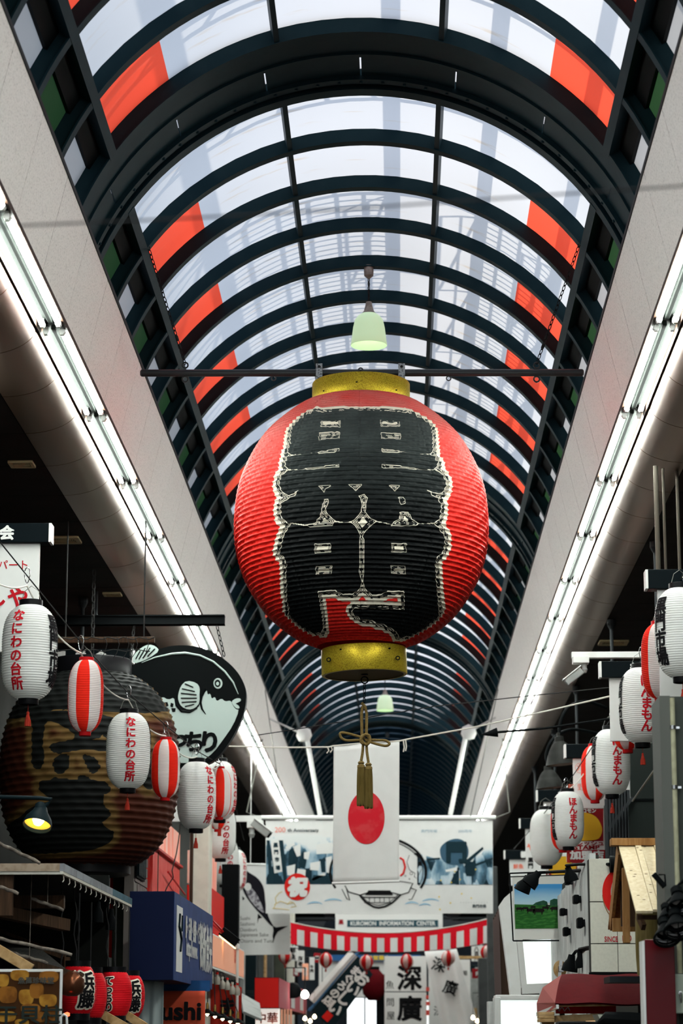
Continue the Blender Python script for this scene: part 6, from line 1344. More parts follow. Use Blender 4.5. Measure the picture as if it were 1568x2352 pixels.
# ---- stamp signboards (plain colour fields in place of the drawn face)
YEL = mk('sign_yellow', (.72, .4, .03), .5); DKRED = mk('sign_dark_red', (.28, .016, .02), .5)
def stamp(px, py, Y, s_, label):
    t = root('stamp_signboard', label, 'sign', px, py, Y); k = s_; X_ = lambda x: px + x*k; Yy = lambda y: py + y*k; f = lambda d: (lambda p: at(X_(p[0]), Yy(p[1]), Y) + Vector((0, d, 0)))
    B = [(-46,-76),(46,-76),(46,52),(8,66),(-46,50)]
    mb = MB(); mb.prism(B, f(0), f(.05)); bd = mb.build('board', SIGNW, t)
    mb = MB(); mb.prism([(-40,-74),(38,-74),(38,4),(-40,4)], f(-.006), f(0)); mb.build('red_field', DKRED, bd)
    mb = MB(); mb.prism(round_poly([(-40,-58),(-12,-64),(20,-56),(36,-30),(34,-10),(24,3),(-40,3)], 2), f(-.012), f(-.004)); mb.build('yellow_field', YEL, bd)
    mb = MB(); mb.prism([(-46,24),(46,24),(46,52),(8,65),(-46,50)], f(-.006), f(0)); mb.build('red_footer', DKRED, bd)
    mb = MB(); pt(mb, 'クロモン', X_(0), Yy(-66), Y-.008, 11*k, .05); pt(mb, '加盟店', X_(0), Yy(36), Y-.004, 21*k, .05, 1.25); mb.build('white_lettering', SIGNW, bd)
    mb = MB(); pt(mb, 'フレッシュ', X_(0), Yy(9), Y, 13*k, .04, 1.25); mb.build('kana_lettering', DKRED, bd); mb = MB(); pt(mb, 'STAMP', X_(0), Yy(18.5), Y, 13*k, .04, 1.5); mb.build('latin_lettering', DKRED, bd)
    mb = MB(); a = at(X_(40), Yy(-80), Y+.06); mb.bar((a.x+.02, Y+.06, a.z-.25), (AX+4.3, Y+.06, a.z-.25), .02, 6); mb.build('bracket', CHAR, t); return t
stamp(1347, 1928, 30.2, 1.0, 'yellow and dark red stamp signboard with white footer lettering, nearer of two')
stamp(1293, 2012, 37.0, .84, 'yellow and dark red stamp signboard half hidden behind the blank lantern')
stamp(1580, 1672, 24.4, 1.3, 'yellow and dark red stamp signboard cut by the right frame edge')
# ---- dark slatted wall and panel
sl = structure('wall_right_slats'); YS = 29.0; SLAT = mk('slat_grey', (.05, .055, .06), .5)
mb = MB(); pb(mb, 1392, 1850, 1450, 2060, YS+.1, .05); mb.build('backing', BLACK, sl)
for i in range(8): mb = MB(); pb(mb, 1393 + i*7, 1835 - i*3, 1397 + i*7, 2040, YS+.04, .05); mb.build('slat', SLAT, sl)
DP = mk('dark_panel', (.022, .027, .025), .5)
mb = MB(); pb(mb, 1448, 1838, 1600, 2060, YS, .06); mb.build('panel', DP, sl); mb = MB(); pb(mb, 1448, 1600, 1600, 1835, YS, .06); mb.build('panel', DP, sl); mb = MB(); pb(mb, 1448, 1834, 1600, 1839, YS-.02, .04); mb.build('rail', BLACK, sl)
mb = MB(); mb.beam(at(1392, 1912, YS-.05), at(1452, 1832, YS-.05), .03, .035); mb.build('rail', SLAT, sl)
mb = MB(); mb.bar(at(1452, 1840, 19.5), at(1540, 1715, 16.3), .008, 6); single('stay_wire', 'thin pale stay wire slanting across the dark panel by the right pillar', 'wire', mb, WIRE)
# ---- red column sign, awning, timber rack, grey boxes
cs = root('red_column_sign', 'glossy dark red column sign with a white edge at the lower right', 'sign', 1512, 2260, 16.9); GLR = mat('glossy_dark_red', (.085, .002, .0045), .3, spec=.15, bump=.12, bs=9)
a, b = at(1480, 2420, 15.75), at(1548, 2158, 15.75); mb = MB(); mb.bbox((a.x+.02, 15.75, 0), (b.x, 15.97, b.z), .004); mb.build('column', GLR, cs); mb = MB(); mb.box((a.x+.002, 15.76, 0), (a.x+.018, 15.95, b.z-.008)); mb.build('white_edge', SIGNW, cs)
aw = root('dark_red_awning', 'dark red cloth awning with a pinkish side flap at the lower right', 'awning', 1380, 2275, 19); YA_ = 18.6
mb = MB(); T4 = [at(1290, 2238, YA_+.7), at(1478, 2238, YA_+.7), at(1480, 2306, YA_), at(1274, 2303, YA_)]; n_ = 14; vs = []
for j in range(7):
    for i in range(n_+1):
        u, v = i/n_, j/6; p = T4[0].lerp(T4[1], u).lerp(T4[3].lerp(T4[2], u), v); p.z += .018*math.sin(v*PI)*1.5 + .006*math.sin(u*9+v*4); vs.append(p)
vs2 = [p + Vector((0, .01, -.012)) for p in vs]; N_ = len(vs); fs = []
for j in range(6):
    for i in range(n_): q = j*(n_+1)+i; fs.append((q, q+n_+1, q+n_+2, q+1)); fs.append((q+N_, q+1+N_, q+n_+2+N_, q+n_+1+N_))
mb.add(vs+vs2, fs); mb.build('canopy', DRED, aw, smooth=True)
PINKD = mk('dusty_pink_cloth', (.42, .13, .12), .8, trans=.25)
mb = MB(); mb.add([at(1290, 2238, YA_+.7), at(1274, 2303, YA_), at(1276, 2312, YA_), at(1256, 2328, YA_+.5), at(1233, 2330, YA_+1.2), at(1232, 2304, YA_+1.3), at(1246, 2268, YA_+1.3)], [(0,1,6),(1,5,6),(1,2,3,4,5)]); mb.build('side_flap', PINKD, aw)
mb = MB(); mb.beam(at(1234, 2330, YA_+1.2), at(1280, 2312, YA_), .02, .03); mb.build('edge_bar', WPAINT, aw)
mb = MB(); mb.bar(at(1276, 2310, YA_+.05), at(1412, 2308, YA_+.05), .01, 6); mb.build('rod', TANWOOD, aw)
mb = MB(); pb(mb, 1276, 2310, 1414, 2328, YA_+.5, .02); mb.build('inner_valance', mk('bright_valance', (.3, .012, .016), .8), aw)
mb = MB(); mb.tube([at(1280 + i*4, 2318 + 5*math.sin(i*1.9), YA_+.0) for i in range(8)], .004, 5); mb.build('cable', DWIRE, aw)
for px in (1290, 1470): mb = MB(); q = at(px, 2300, YA_+.6); mb.bar((q.x, q.y, 0), q, .02, 8); mb.build('post', CHAR, aw)
t = root('hanging_tray', 'white tray lamp hung by two wires under the dark red awning', 'lamp', 1332, 2320, 19.3); c = at(1332, 2313, 19.3); mb = MB(); mb.bar(at(1330, 2300, 19.3), at(1330, 2316, 19.3), .006, 5); mb.bar(at(1330, 2314, 19.3), at(1312, 2332, 19.3), .003, 4); mb.bar(at(1331, 2314, 19.3), at(1355, 2336, 19.3), .003, 4); mb.build('wire', CHROME, t); mb = MB(); mb.beam(at(1314, 2330, 19.3), at(1358, 2338, 19.3), .14, .012); mb.build('tray', WPAINT, t)
tr3 = root('timber_rack', 'light timber rack frame lit warm at the lower right bottom edge', 'rack', 1300, 2335, 19)
mb = MB(); mb.beam(at(1243, 2342, 18.8), at(1372, 2336, 18.8), .06, .05); mb.build('top_rail', TANWOOD, tr3)
for px in (1258, 1330): mb = MB(); q = at(px, 2336, 18.9); mb.bbox((q.x-.045, 18.85, 0), (q.x+.045, 18.95, q.z), .005); mb.build('post', TANWOOD, tr3)
for i in range(3): mb = MB(); q = at(1263, 2328 + i*8, 18.75); mb.bbox((q.x-.09, 18.7, q.z-.012), (q.x+.03, 18.9, q.z+.012), .003); mb.build('batten', TANWOOD, tr3)
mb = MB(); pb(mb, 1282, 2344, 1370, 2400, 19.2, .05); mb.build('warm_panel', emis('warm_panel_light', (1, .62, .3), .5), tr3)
mb = MB(); mb.prism([(1372, 2330), (1486, 2334), (1486, 2344), (1380, 2346)], lambda p: at(p[0], p[1], 17.8), lambda p: at(p[0], p[1], 17.8) + Vector((0, .5, 0))); single('grey_roller_case', 'long pale grey roller case in front of the dark red awning', 'case', mb, mk('pale_case', (.42, .43, .36), .5)).location.z += 0
mb = MB(); q = at(1440, 2346, 17.9); mb.bbox((q.x-.5, 17.82, 0), (q.x+.16, 18.25, q.z), .02); single('dark_counter', 'black counter under the grey roller case at the bottom edge', 'counter', mb, BLACK)
mb = MB(); mb.tube([at(1376, 2350, 17.5), at(1392, 2340, 17.4), at(1450, 2344, 17.4), at(1500, 2346, 17.35), at(1530, 2352, 17.3)], [.02, .05, .06, .05, .03], 10); single('black_tarp', 'rolled black tarpaulin at the lower right bottom edge', 'tarp', mb, BLACK)
# ---- ceiling vents in the dark eaves
for px, py, w, nm in ((50, 1066, 56, 'left eaves, upper'), (148, 1240, 70, 'left eaves, beside the association sign'), (1408, 1476, 64, 'right eaves, above the security camera arm'), (258, 1365, 40, 'left eaves, behind the thin rod'), (520, 1845, 40, 'left eaves, lit orange, far')):
    Y = 6.685; d = at(px, py, 1.0) - Vector((0, 0, EYE)); t_ = (6.69-EYE)/d.z; c = d*t_ + Vector((0, 0, EYE)); s_ = w/2/ppm(c.y)
    t = thing('ceiling_vent', 'square pale vent in the dark ceiling of the ' + nm, 'vent', tuple(c))
    mb = MB()
    for u, v, a_, b_ in ((-1, 0, .14, 1), (1, 0, .14, 1), (0, -1, 1, .14), (0, 1, 1, .14)): mb.cbox((c.x+u*s_*.93, c.y+v*s_*.93, 6.688), (2*s_*a_, 2*s_*b_, .022))
    mb.build('frame', VENT, t)
    for i in range(5): mb = MB(); mb.torus((c.x, c.y, 6.69), s_*(.12+.15*i), .006, None, 20, 4); mb.build('vane', VENT, t)
# ================================================================== banners, flag, curtain and the far end
# ---- anniversary banner across the street
AY = 44.8; BN = root('anniversary_banner', 'wide white anniversary banner with blue market photographs hung across the street', 'banner', 870, 1890, AY)
f = lambda d: (lambda p: at(p[0], p[1], AY) + Vector((0, -d, 0)))
def bpoly(poly, m, name, d, parent, rnd=0):
    mb = MB(); mb.prism(round_poly(poly, rnd) if rnd else poly, f(d), f(d-.003), side=False, back=False); return mb.build(name, m, parent)
mb = MB(); mb.tube([at(598, 1878, AY), at(1138, 1878, AY)], .042, 12); mb.build('pole', WPAINT, BN, auto=40)
mb = MB(); pb(mb, 609, 1884, 1131, 1892, AY+.02, .02); mb.build('top_hem', WHITE, BN)
sheet_ = MB().prism([(610,1886),(1131,1886),(1132,2098),(610,2098)], f(0), f(-.012)); SH = sheet_.build('cloth', WHITE, BN)
for px in (597, 1139): mb = MB(); q = at(px, 1878, AY); mb.tube([q, Vector((q.x + (-.25 if px < 900 else .25), AY, q.z+.1)), Vector((AX + (-2.23 if px < 900 else 2.23), AY, 7.0))], .012, 6); mb.build('tie', WIRE, BN)
def photo_mat(name, seed, bright):
    m = bpy.data.materials.new(name); m.use_nodes = True; nt = m.node_tree; N = nt.nodes; L = nt.links; b = N['Principled BSDF']; b.inputs['Roughness'].default_value = .8; _sk(b, 'Specular IOR Level', .05)
    tc = N.new('ShaderNodeTexCoord'); mp = N.new('ShaderNodeMapping'); mp.inputs['Location'].default_value = (seed, 0, seed*.7); mp.inputs['Scale'].default_value = (1.0, 1, .45); L.new(tc.outputs['Object'], mp.inputs[0])
    v = N.new('ShaderNodeTexVoronoi'); v.feature = 'F1'; v.distance = 'CHEBYCHEV'; v.inputs['Scale'].default_value = 7; L.new(mp.outputs[0], v.inputs['Vector'])
    nz = N.new('ShaderNodeTexNoise'); nz.inputs['Scale'].default_value = 5; nz.inputs['Detail'].default_value = 6; L.new(mp.outputs[0], nz.inputs['Vector'])
    sep = N.new('ShaderNodeSeparateColor'); L.new(v.outputs['Color'], sep.inputs[0])
    ad = N.new('ShaderNodeMath'); ad.operation = 'MULTIPLY_ADD'; L.new(nz.outputs['Fac'], ad.inputs[0]); ad.inputs[1].default_value = .9; ad.inputs[2].default_value = bright
    mu = N.new('ShaderNodeMath'); mu.operation = 'MULTIPLY_ADD'; L.new(sep.outputs[0], mu.inputs[0]); mu.inputs[1].default_value = .55; L.new(ad.outputs[0], mu.inputs[2])
    g = N.new('ShaderNodeSeparateXYZ'); L.new(tc.outputs['Generated'], g.inputs[0]); gr_ = N.new('ShaderNodeMapRange'); L.new(g.outputs['Z'], gr_.inputs[0]); gr_.inputs[1].default_value = .6; gr_.inputs[2].default_value = 1.0; gr_.inputs[3].default_value = 0; gr_.inputs[4].default_value = .75
    a2 = N.new('ShaderNodeMath'); a2.operation = 'ADD'; L.new(mu.outputs[0], a2.inputs[0]); L.new(gr_.outputs[0], a2.inputs[1])
    r = N.new('ShaderNodeValToRGB'); e = r.color_ramp.elements; e[0].position = .42; e[0].color = (.01, .025, .035, 1); e[1].position = .98; e[1].color = (.66, .68, .67, 1); q = e.new(.62); q.color = (.1, .2, .28, 1); q = e.new(.78); q.color = (.36, .48, .56, 1)
    L.new(a2.outputs[0], r.inputs[0]); L.new(r.outputs[0], b.inputs['Base Color']); return m
bpoly([(611,1922),(700,1915),(768,1925),(768,2031),(611,2031)], photo_mat('street_photo_left', 3.1, -.2), 'street_photo', .006, SH)
bpoly([(958,1960),(1000,1972),(1058,1966),(1131,1945),(1131,2032),(958,2032)], photo_mat('street_photo_right', 8.7, -.16), 'street_photo', .006, SH)
PBLUE = mk('print_blue', (.045, .1, .15), .8); PDARK = mk('print_dark', (.012, .03, .04), .8); PMID = mk('print_mid', (.25, .36, .44), .8); PWHT = mk('print_white', (.67, .67, .65), .85)
bpoly([(621,1934),(641,1927),(648,2002),(630,2006)], PWHT, 'printed_signpost', .009, SH)
for a in ([(672,1945),(690,1938),(690,1965),(682,1968)],[(698,1958),(712,1955),(708,1975),(698,1972)],[(658,1990),(678,1985),(676,2012),(660,2010)],[(683,1995),(702,1998),(700,2022),(680,2015)],[(712,1982),(735,1978),(732,2000),(712,1998)],[(726,1940),(764,1935),(764,1960),(726,1962)],[(748,1970),(762,1966),(760,2006),(750,2004)],[(655,1945),(676,1936),(678,1941),(656,1950)],[(716,2018),(745,2004),(747,2010),(718,2024)]): bpoly(a, PWHT, 'printed_highlight', .009, SH)
for a in ([(690,1970),(704,1978),(700,1996),(686,1992)],[(735,1976),(746,1968),(748,2004),(738,2004)],[(640,1930),(650,1930),(660,2030),(652,2030)],[(664,1952),(676,1946),(672,1984),(662,1988)],[(720,2010),(764,2012),(764,2030),(712,2030)],[(612,1930),(619,1930),(628,2030),(618,2030)]): bpoly(a, PDARK, 'printed_shadow', .009, SH)
lan_p = [(1010,1945),(1028,1930),(1050,1925),(1068,1932),(1077,1952),(1074,1972),(1058,1986),(1034,1988),(1016,1978),(1010,1962)]
bpoly(lan_p, PBLUE, 'printed_lantern', .009, SH, 2)
mb = MB(); pt(mb, '門', 1048, 1958, AY-.011, 50, .07); mb.build('printed_lantern_mark', PDARK, SH)
for a in ([(1062,1982),(1108,1945),(1110,1950),(1072,1986)],[(980,1972),(1010,1970),(1010,1974),(982,1977)],[(1088,1985),(1131,1970),(1131,1975),(1092,1990)],[(1022,1998),(1048,1992),(1050,2000),(1024,2003)]): bpoly(a, PWHT if a[0][0] in (1022,) else PDARK, 'printed_shadow', .010, SH)
YDOT = mk('print_yellow', (.7, .5, .06), .8)
for i, (x, y) in enumerate(((1008,2060),(1034,2074),(1010,2089),(1060,2053),(1082,2063),(1056,2020),(1044,2002),(1036,2027),(1092,1997),(1012,2022))):
    mb = MB(); mb.prism(ell(x, y, 1.8, 2.0, 8), f(.012), f(.010), side=False, back=False); mb.build('printed_dot', YDOT, SH)
mb = MB(); pt(mb, '黒', 633, 1941, AY-.011, 11, .05); pt(mb, '門', 634, 1957, AY-.011, 11, .05); pt(mb, '市', 636, 1974, AY-.011, 11, .05); pt(mb, '場', 638, 1993, AY-.011, 11, .05); mb.build('printed_sign_lettering', PDARK, SH)
mb = MB(); pt(mb, '200', 643, 1906, AY-.006, 17, .0, 1.0); mb.build('anniversary_number', PALERED, SH)
mb = MB(); pt(mb, 'th Anniversary', 696, 1908, AY-.006, 11, .012, 1.1); mb.build('anniversary_lettering', PDARK, SH)
mb = MB(); pt(mb, '黒門市場', 985, 1909, AY-.006, 8, .0, 1.2); pt(mb, '200周年', 1068, 1909, AY-.006, 8, .0, 1.2); mb.build('pale_lettering', PMID, SH)
mb = MB(); pt(mb, '・・・・・・・・・・・', 1088, 2073, AY-.006, 6, .0, 1.0); pt(mb, '黒門市場', 1100, 2081, AY-.006, 8, .02, 1.0); o = mb.build('small_lettering', PDARK, SH); o['kind'] = 'stuff'
RC = bpoly(ell(682.5, 2037, 29.5, 31, 40), RED, 'red_disc', .012, SH)
mb = MB(); pt(mb, '祝', 684, 2037, AY-.014, 44, .08, 1.0, slant=.12); mb.build('celebration_character', PWHT, SH)
LBL = mk('print_wave_blue', (.25, .45, .6), .8); LGO = mk('print_gold_line', (.6, .45, .14), .8)
for (x, y, s_) in ((722, 2074, 1), (764, 2067, 1.15), (988, 2067, 1.1), (945, 2074, .9), (975, 2078, .8)):
    bpoly([(x-20*s_, y+4), (x-10*s_, y-2), (x+2*s_, y-4), (x+14*s_, y-1), (x+20*s_, y+4), (x+8*s_, y), (x-4*s_, y)], LBL, 'printed_wave', .008, SH, 1)
for pts in ([(628,2088),(634,2074),(632,2062),(640,2052),(648,2048)],[(630,2078),(644,2070),(660,2076),(672,2074)],[(660,2078),(666,2070),(675,2074),(680,2082),(668,2084)],[(626,2086),(650,2088),(664,2090)]):
    mb = MB(); mb.tube([f(.006)(p) for p in pts], .006, 4); mb.build('printed_gold_line', LGO, SH)
# crest
def cl(pts, w, m=INK, d=.010): mb = MB(); mb.tube([f(d)(p) for p in pts], [w*1.0]*len(pts), 4); return mb.build('crest_line', m, SH)
cl([(868+110*math.sin(a), 2003-80*math.cos(a)*1.0) for a in np.linspace(.3, 2.05, 26)], .022); cl([(868+103*math.sin(a), 2003-74*math.cos(a)) for a in np.linspace(.4, 2.0, 22)], .007)
cl([(868+110*math.sin(a), 2003-80*math.cos(a)) for a in np.linspace(-1.2, -2.05, 12)], .02)
cl([(826,2056),(832,2064),(842,2074),(858,2083),(870,2085),(884,2082),(900,2074),(912,2063),(920,2055)], .016); cl([(830,2056),(838,2066),(850,2075),(870,2080),(892,2074),(906,2063),(914,2055)], .006)
cl([(792,2034),(800,2048),(826,2056),(845,2050),(870,2047),(895,2049),(920,2055),(938,2050),(948,2028)], .009); cl([(785,2042),(796,2064),(803,2068),(795,2040)], .007); cl([(938,2066),(945,2066),(956,2044),(944,2040)], .007); cl([(945,2028),(890,2020),(830,2022),(796,2030)], .006)
roof_ = [(838,2056),(846,2045),(896,2045),(903,2056)]; bpoly(roof_, INK, 'crest_roof', .011, SH)
cl([(832,2061),(910,2061)], .009); cl([(836,2073),(904,2073)], .006)
for x in (848, 860, 872, 882, 894): cl([(x,2061),(x,2073)], .006)
bpoly([(952,1958),(962,1962),(972,1975),(976,1985),(972,1988),(966,1975),(958,1965),(950,1963)], INK, 'crest_fish_back', .011, SH, 1); bpoly(ell(963.5, 1984, 3.6, 5), INK, 'crest_fish_eye', .011, SH)
cl([(940,1964),(934,1980),(940,1998),(953,2006),(951,2014),(958,2018),(962,2008),(968,1996)], .004); cl([(918,1970),(926,1975),(930,1992),(926,2006),(919,2012)], .018, RED)
for x, y, r_ in ((944, 2006, 3.4), (931, 2012, 1.8), (940, 2019, 1.5)): cl([(x+r_*math.cos(a), y+r_*math.sin(a)) for a in np.linspace(0, 2*PI, 12)], .003)
# ---- hinomaru flag on its cord
FY = 30.0; FG = cloth('flag', 'white flag with a red sun disc hanging by a cord below the giant lantern', [(766,1714),(917,1700),(916,2025),(764,2028)], FY, WHITE, 1.6, .02, None, 'flag', 30, 24)
def flag_pt(d):
    def g(p):
        u = (p[0]-765)/151; v = (p[1]-1707)/320; q = at(p[0], p[1], FY); q.y += .02*math.sin(u*1.6*2*PI + 1.3*v)*(.35+.65*v) - d; return q
    return g
mb = MB(); C_ = (841, 1878); vs = [flag_pt(.006)(C_)]; ringsn = 6; sg = 48
for r_ in range(1, ringsn+1):
    for j in range(sg): a = 2*PI*j/sg; vs.append(flag_pt(.006)((C_[0] + 42*r_/ringsn*math.cos(a), C_[1] + 61*r_/ringsn*math.sin(a))))
fs = [(0, 1+j, 1+(j+1) % sg) for j in range(sg)]
for r_ in range(ringsn-1):
    for j in range(sg): fs.append((1+r_*sg+j, 1+(r_+1)*sg+j, 1+(r_+1)*sg+(j+1) % sg, 1+r_*sg+(j+1) % sg))
mb.add(vs, fs); mb.build('sun_disc', mk('sun_red', (.56, .018, .03), .8, var=.35, vs=6, vcol=(.62, .1, .1)), FG, smooth=True)
mb = MB(); mb.tube([at(762, 2029, FY-.02), at(917, 2024, FY-.02)], .016, 8); mb.build('bottom_hem', WHITE, FG)
fc_ = root('pale_cord', 'pale cord strung across the street that carries the red sun flag', 'cord', 530, 1715, FY)
mb = MB(); mb.tube([at(520, 1714, FY), at(640, 1717, FY), at(755, 1716, FY), at(766, 1713, FY)], .010, 6); mb.tube([at(917, 1702, FY), at(935, 1698, FY), at(1100, 1668, FY-1), at(1260, 1632, FY-3), at(1440, 1590, FY-5)], .010, 6); mb.tube([at(766, 1713, FY), at(840, 1706, FY), at(917, 1702, FY)], .008, 6)
mb.build('cord', CORD, fc_)
mb = MB(); 
for x, y in ((752, 1716), (760, 1714)): mb.tube([at(x, y, FY), at(x+3, y+8, FY), at(x-2, y+14, FY)], .008, 5)
for x, y in ((931, 1699), (926, 1701)): mb.tube([at(x, y, FY), at(x+2, y+16, FY), at(x, y+26, FY)], .008, 5)
o = mb.build('knot_tail', CORD, fc_); o['kind'] = 'stuff'
mb = MB(); mb.tube([at(575, 1691, 29), at(700, 1672, 29), at(830, 1650, 29), at(1000, 1622, 28.5), at(1200, 1600, 27), at(1440, 1575, 25)], .006, 5); single('thin_dark_cable', 'thin dark cable strung across the street just above the flag cord', 'cable', mb, DWIRE)
mb = MB(); mb.tube([at(-40, 522, 7), at(400, 503, 7), at(800, 480, 7), at(1200, 452, 7), at(1610, 424, 7)], .0035, 6); single('cross_cable', 'dark cable crossing the vault above everything, near the camera', 'cable', mb, DWIRE)
for px, y0, y1, Y in ((640, 1480, 1880, 43), (1097, 1500, 1880, 43)):
    mb = MB(); p, q = Vector((AX + (-2.09 if px < 800 else 2.09), Y, 7.69)), at(px+ (10 if px < 800 else -18), y1, AY); mb.bar(p, q, .009, 5); single('drop_wire', 'thin vertical wire down to the %s end of the anniversary banner pole' % ('left' if px < 800 else 'right'), 'wire', mb, WIRE)
# ---- slanted white poles with floodlights
for sgn, a, b, nm in ((-1, (704, 1690), (735, 1872), 'left'), (1, (1070, 1685), (1034, 1872), 'right')):
    t = root('banner_pole', 'slanted white pole with a lamp head on the %s above the anniversary banner' % nm, 'pole', a[0], a[1], 45.4); p, q = at(*a, 45.4), at(*b, 45.4)
    mb = MB(); mb.bar(p, q, .045, 8); mb.build('tube', WPAINT, t); mb = MB(); mb.lathe([(0, .16), (.12, .1), (.15, -.02), (.1, -.12), (0, -.14)], 14, p + Vector((-.05*sgn*-1, 0, .02))); mb.build('lamp_head', SIGNW, t, auto=50)
    mb = MB(); mb.bar(p, Vector((AX + sgn*2.3, 45.4, p.z+.4)), .02, 6); mb.build('wall_arm', WPAINT, t)
# ---- tuna poster
TY = 46.0; TP = root('tuna_poster', 'white hanging poster with a black and white tuna and a list of dishes', 'poster', 605, 1990, TY); g_ = lambda d: (lambda p: at(p[0], p[1], TY) + Vector((0, -d, 0)))
mb = MB(); mb.prism([(545,1986),(610,1984),(665,1990),(666,2192),(548,2194)], g_(0), g_(-.015)); ts = mb.build('sheet', WHITE, TP)
def tp(poly, m, nm, d, rnd=1): mb = MB(); mb.prism(round_poly(poly, rnd) if rnd else poly, g_(d), g_(d-.003), side=False, back=False); return mb.build(nm, m, ts)
tp([(554,2012),(557,1998),(560,2003),(566,2000),(575,2006),(590,2015),(602,2030),(607,2045),(609,2070),(612,2090),(618,2110),(626,2124),(630,2130),(622,2126),(614,2118),(604,2106),(592,2094),(580,2080),(568,2064),(560,2050),(555,2034)], mk('tuna_black', (.012, .011, .015), .8), 'tuna_body', .006)
TG = mk('tuna_grey', (.42, .4, .43), .8, var=.9, vs=16, vcol=(.06, .055, .07))
tp([(562,2030),(572,2034),(584,2046),(594,2062),(602,2080),(608,2098),(600,2094),(588,2084),(576,2070),(566,2054)], TG, 'tuna_belly', .009); tp(ell(569, 2037, 8, 9, 16), PWHT, 'tuna_cheek', .010, 0)
TB_ = ts
for p_ in ([(626,2126),(634,2130),(648,2128),(662,2127),(650,2133),(638,2140),(632,2150),(628,2163),(626,2150),(628,2138)],[(592,2098),(602,2108),(594,2110),(591,2122)],[(556,2058),(562,2064),(557,2069)],[(553,2010),(555,1998),(558,2010)],[(566,2002),(568,2000),(570,2010)]): tp(p_, INK, 'tuna_fin', .008, 0)
TXT = mk('poster_grey_ink', (.16, .155, .15), .8)
for s_, x, y in (('Sushi', 551, 2109), ('Sashimi', 551, 2122), ('Donburi', 551, 2135.5), ('Japanese Sake', 551, 2148), ('Otoro and Tuna', 551, 2161)):
    mb = MB(); k = 1/ppm(TY); v = htext(s_, 11.5*k, .0, 1.02, 'L'); put_text(mb, v, at(x, y, TY-.006), (1,0,0), (0,0,1)); mb.build('lettering', TXT, ts)
mb = MB(); mb.tube([at(543, 1984, TY), at(667, 1988, TY)], .02, 8); mb.build('hanger_rod', WPAINT, TP); mb = MB(); q = at(545, 1984, TY); mb.bar((q.x, TY, q.z), (q.x-.6, TY, q.z), .015, 6); q = at(575, 1984, TY); mb.bar(q, (q.x, TY, 6.95), .008, 5); mb.build('hanger', WPAINT, TP)
# ---- red and white festival curtain
KY = 50.0; KC = root('festival_curtain', 'red and white striped festival curtain sagging across the street', 'curtain', 900, 2140, KY)
def ktop(x): u = (x-667)/461; return 2118*(1-u) + 2108*u + 32*4*u*(1-u)*(.92) - 0
def kbot(x): u = (x-667)/461; return 2168*(1-u) + 2164*u + 21*4*u*(1-u)
def kpt(x, v, d=0): q = at(x, ktop(x)*(1-v) + kbot(x)*v, KY); q.y += .03*math.sin(x*.11)*v - d; return q
NX = 120; vs = []; fs = []; xs_ = [667 + 461*i/NX for i in range(NX+1)]; vv = [0, .16, .3, .5, .75, 1]
for v in vv:
    for x in xs_: vs.append(kpt(x, v))
for j in range(len(vv)-1):
    for i in range(NX): q = j*(NX+1)+i; fs.append((q, q+NX+1, q+NX+2, q+1))
n_ = len(vs); vs += [p + Vector((0, .008, 0)) for p in vs]; fs += [tuple(reversed([i+n_ for i in t])) for t in fs[:]]
mb = MB(); mb.add(vs, fs); kc = mb.build('red_cloth', mk('curtain_red', (.72, .012, .025), .85), KC, smooth=True)
for i in range(15):
    x0 = 682 + i*30.6 - (1 if i > 9 else 0); x1 = x0 + 16.5; vs = []; fs = []
    for v in (.27, .5, .75, .995):
        for t_ in (0, .25, .5, .75, 1): vs.append(kpt(x0 + (x1-x0)*t_, v, .006))
    for j in range(3):
        for a in range(4): q = j*5+a; fs.append((q, q+5, q+6, q+1))
    mb = MB(); mb.add(vs, fs); mb.build('white_stripe', PWHT, KC, smooth=True)
mb = MB(); mb.tube([kpt(x, 0) for x in xs_[::8]], .012, 5); p, q = kpt(667, 0), kpt(1128, 0); mb.tube([p, Vector((AX-4.32, KY, p.z+.2))], .012, 5); mb.tube([q, Vector((AX+4.32, KY, q.z+.2))], .012, 5); mb.build('rope', CORD, KC)
# ---- little round lanterns below the curtain
BR = mk('ball_red', (.55, .02, .02), .6, trans=.15); BW = mk('ball_white', (.7, .62, .58), .6, trans=.15); KL = None
for i, (px, py, rot) in enumerate(((655, 2196, 0), (748, 2205, 30), (841, 2210, 42), (934, 2208, 10), (1029, 2201, -18), (1118, 2188, 12))):
    nm = ['leftmost, under the tuna poster corner', 'second from the left', 'third, overlapping the diagonal black banner', 'fourth, before the big brushed characters', 'fifth, before the white draped cloth', 'rightmost, by the slatted board'][i]
    if KL is None:
        KL = root('ball_lantern', 'small round red and white lantern below the festival curtain, ' + nm, 'lantern', px, py, 50.6, 'ball lanterns below the curtain')
        pr = [(.14*math.sin(a), .15*-math.cos(a)) for a in np.linspace(.3, PI-.3, 16)]; co_, nu, nv, mi, P_ = corr(pr, 12, .002, 32, lambda a: int(a//(PI/4)) % 2); inst('paper_body', grid_mesh('paper_body', co_, nu, nv, [BR, BW], mi=mi), KL)
        for z in (-.15, .145): mb = MB(); mb.lathe([(.0, z-.015), (.045, z-.015), (.045, z+.015), (0, z+.015)], 14); o = mb.build('cap', RLACQ, None); o.parent = KL
        mb = MB(); mb.bar((0, 0, .15), (0, 0, .42), .004, 4); o = mb.build('string', DWIRE, None); o.parent = KL
        mb = MB(); mb.lathe([(0, -.17), (.02, -.18), (.02, -.24), (0, -.24)], 8); o = mb.build('tassel', TASSR, None); o.parent = KL; KL.rotation_euler.z = math.radians(rot)
    else: copy_tree(KL, at(px, py, 50.6), 'small round red and white lantern below the festival curtain, ' + nm, 'ball lanterns below the curtain', math.radians(rot))
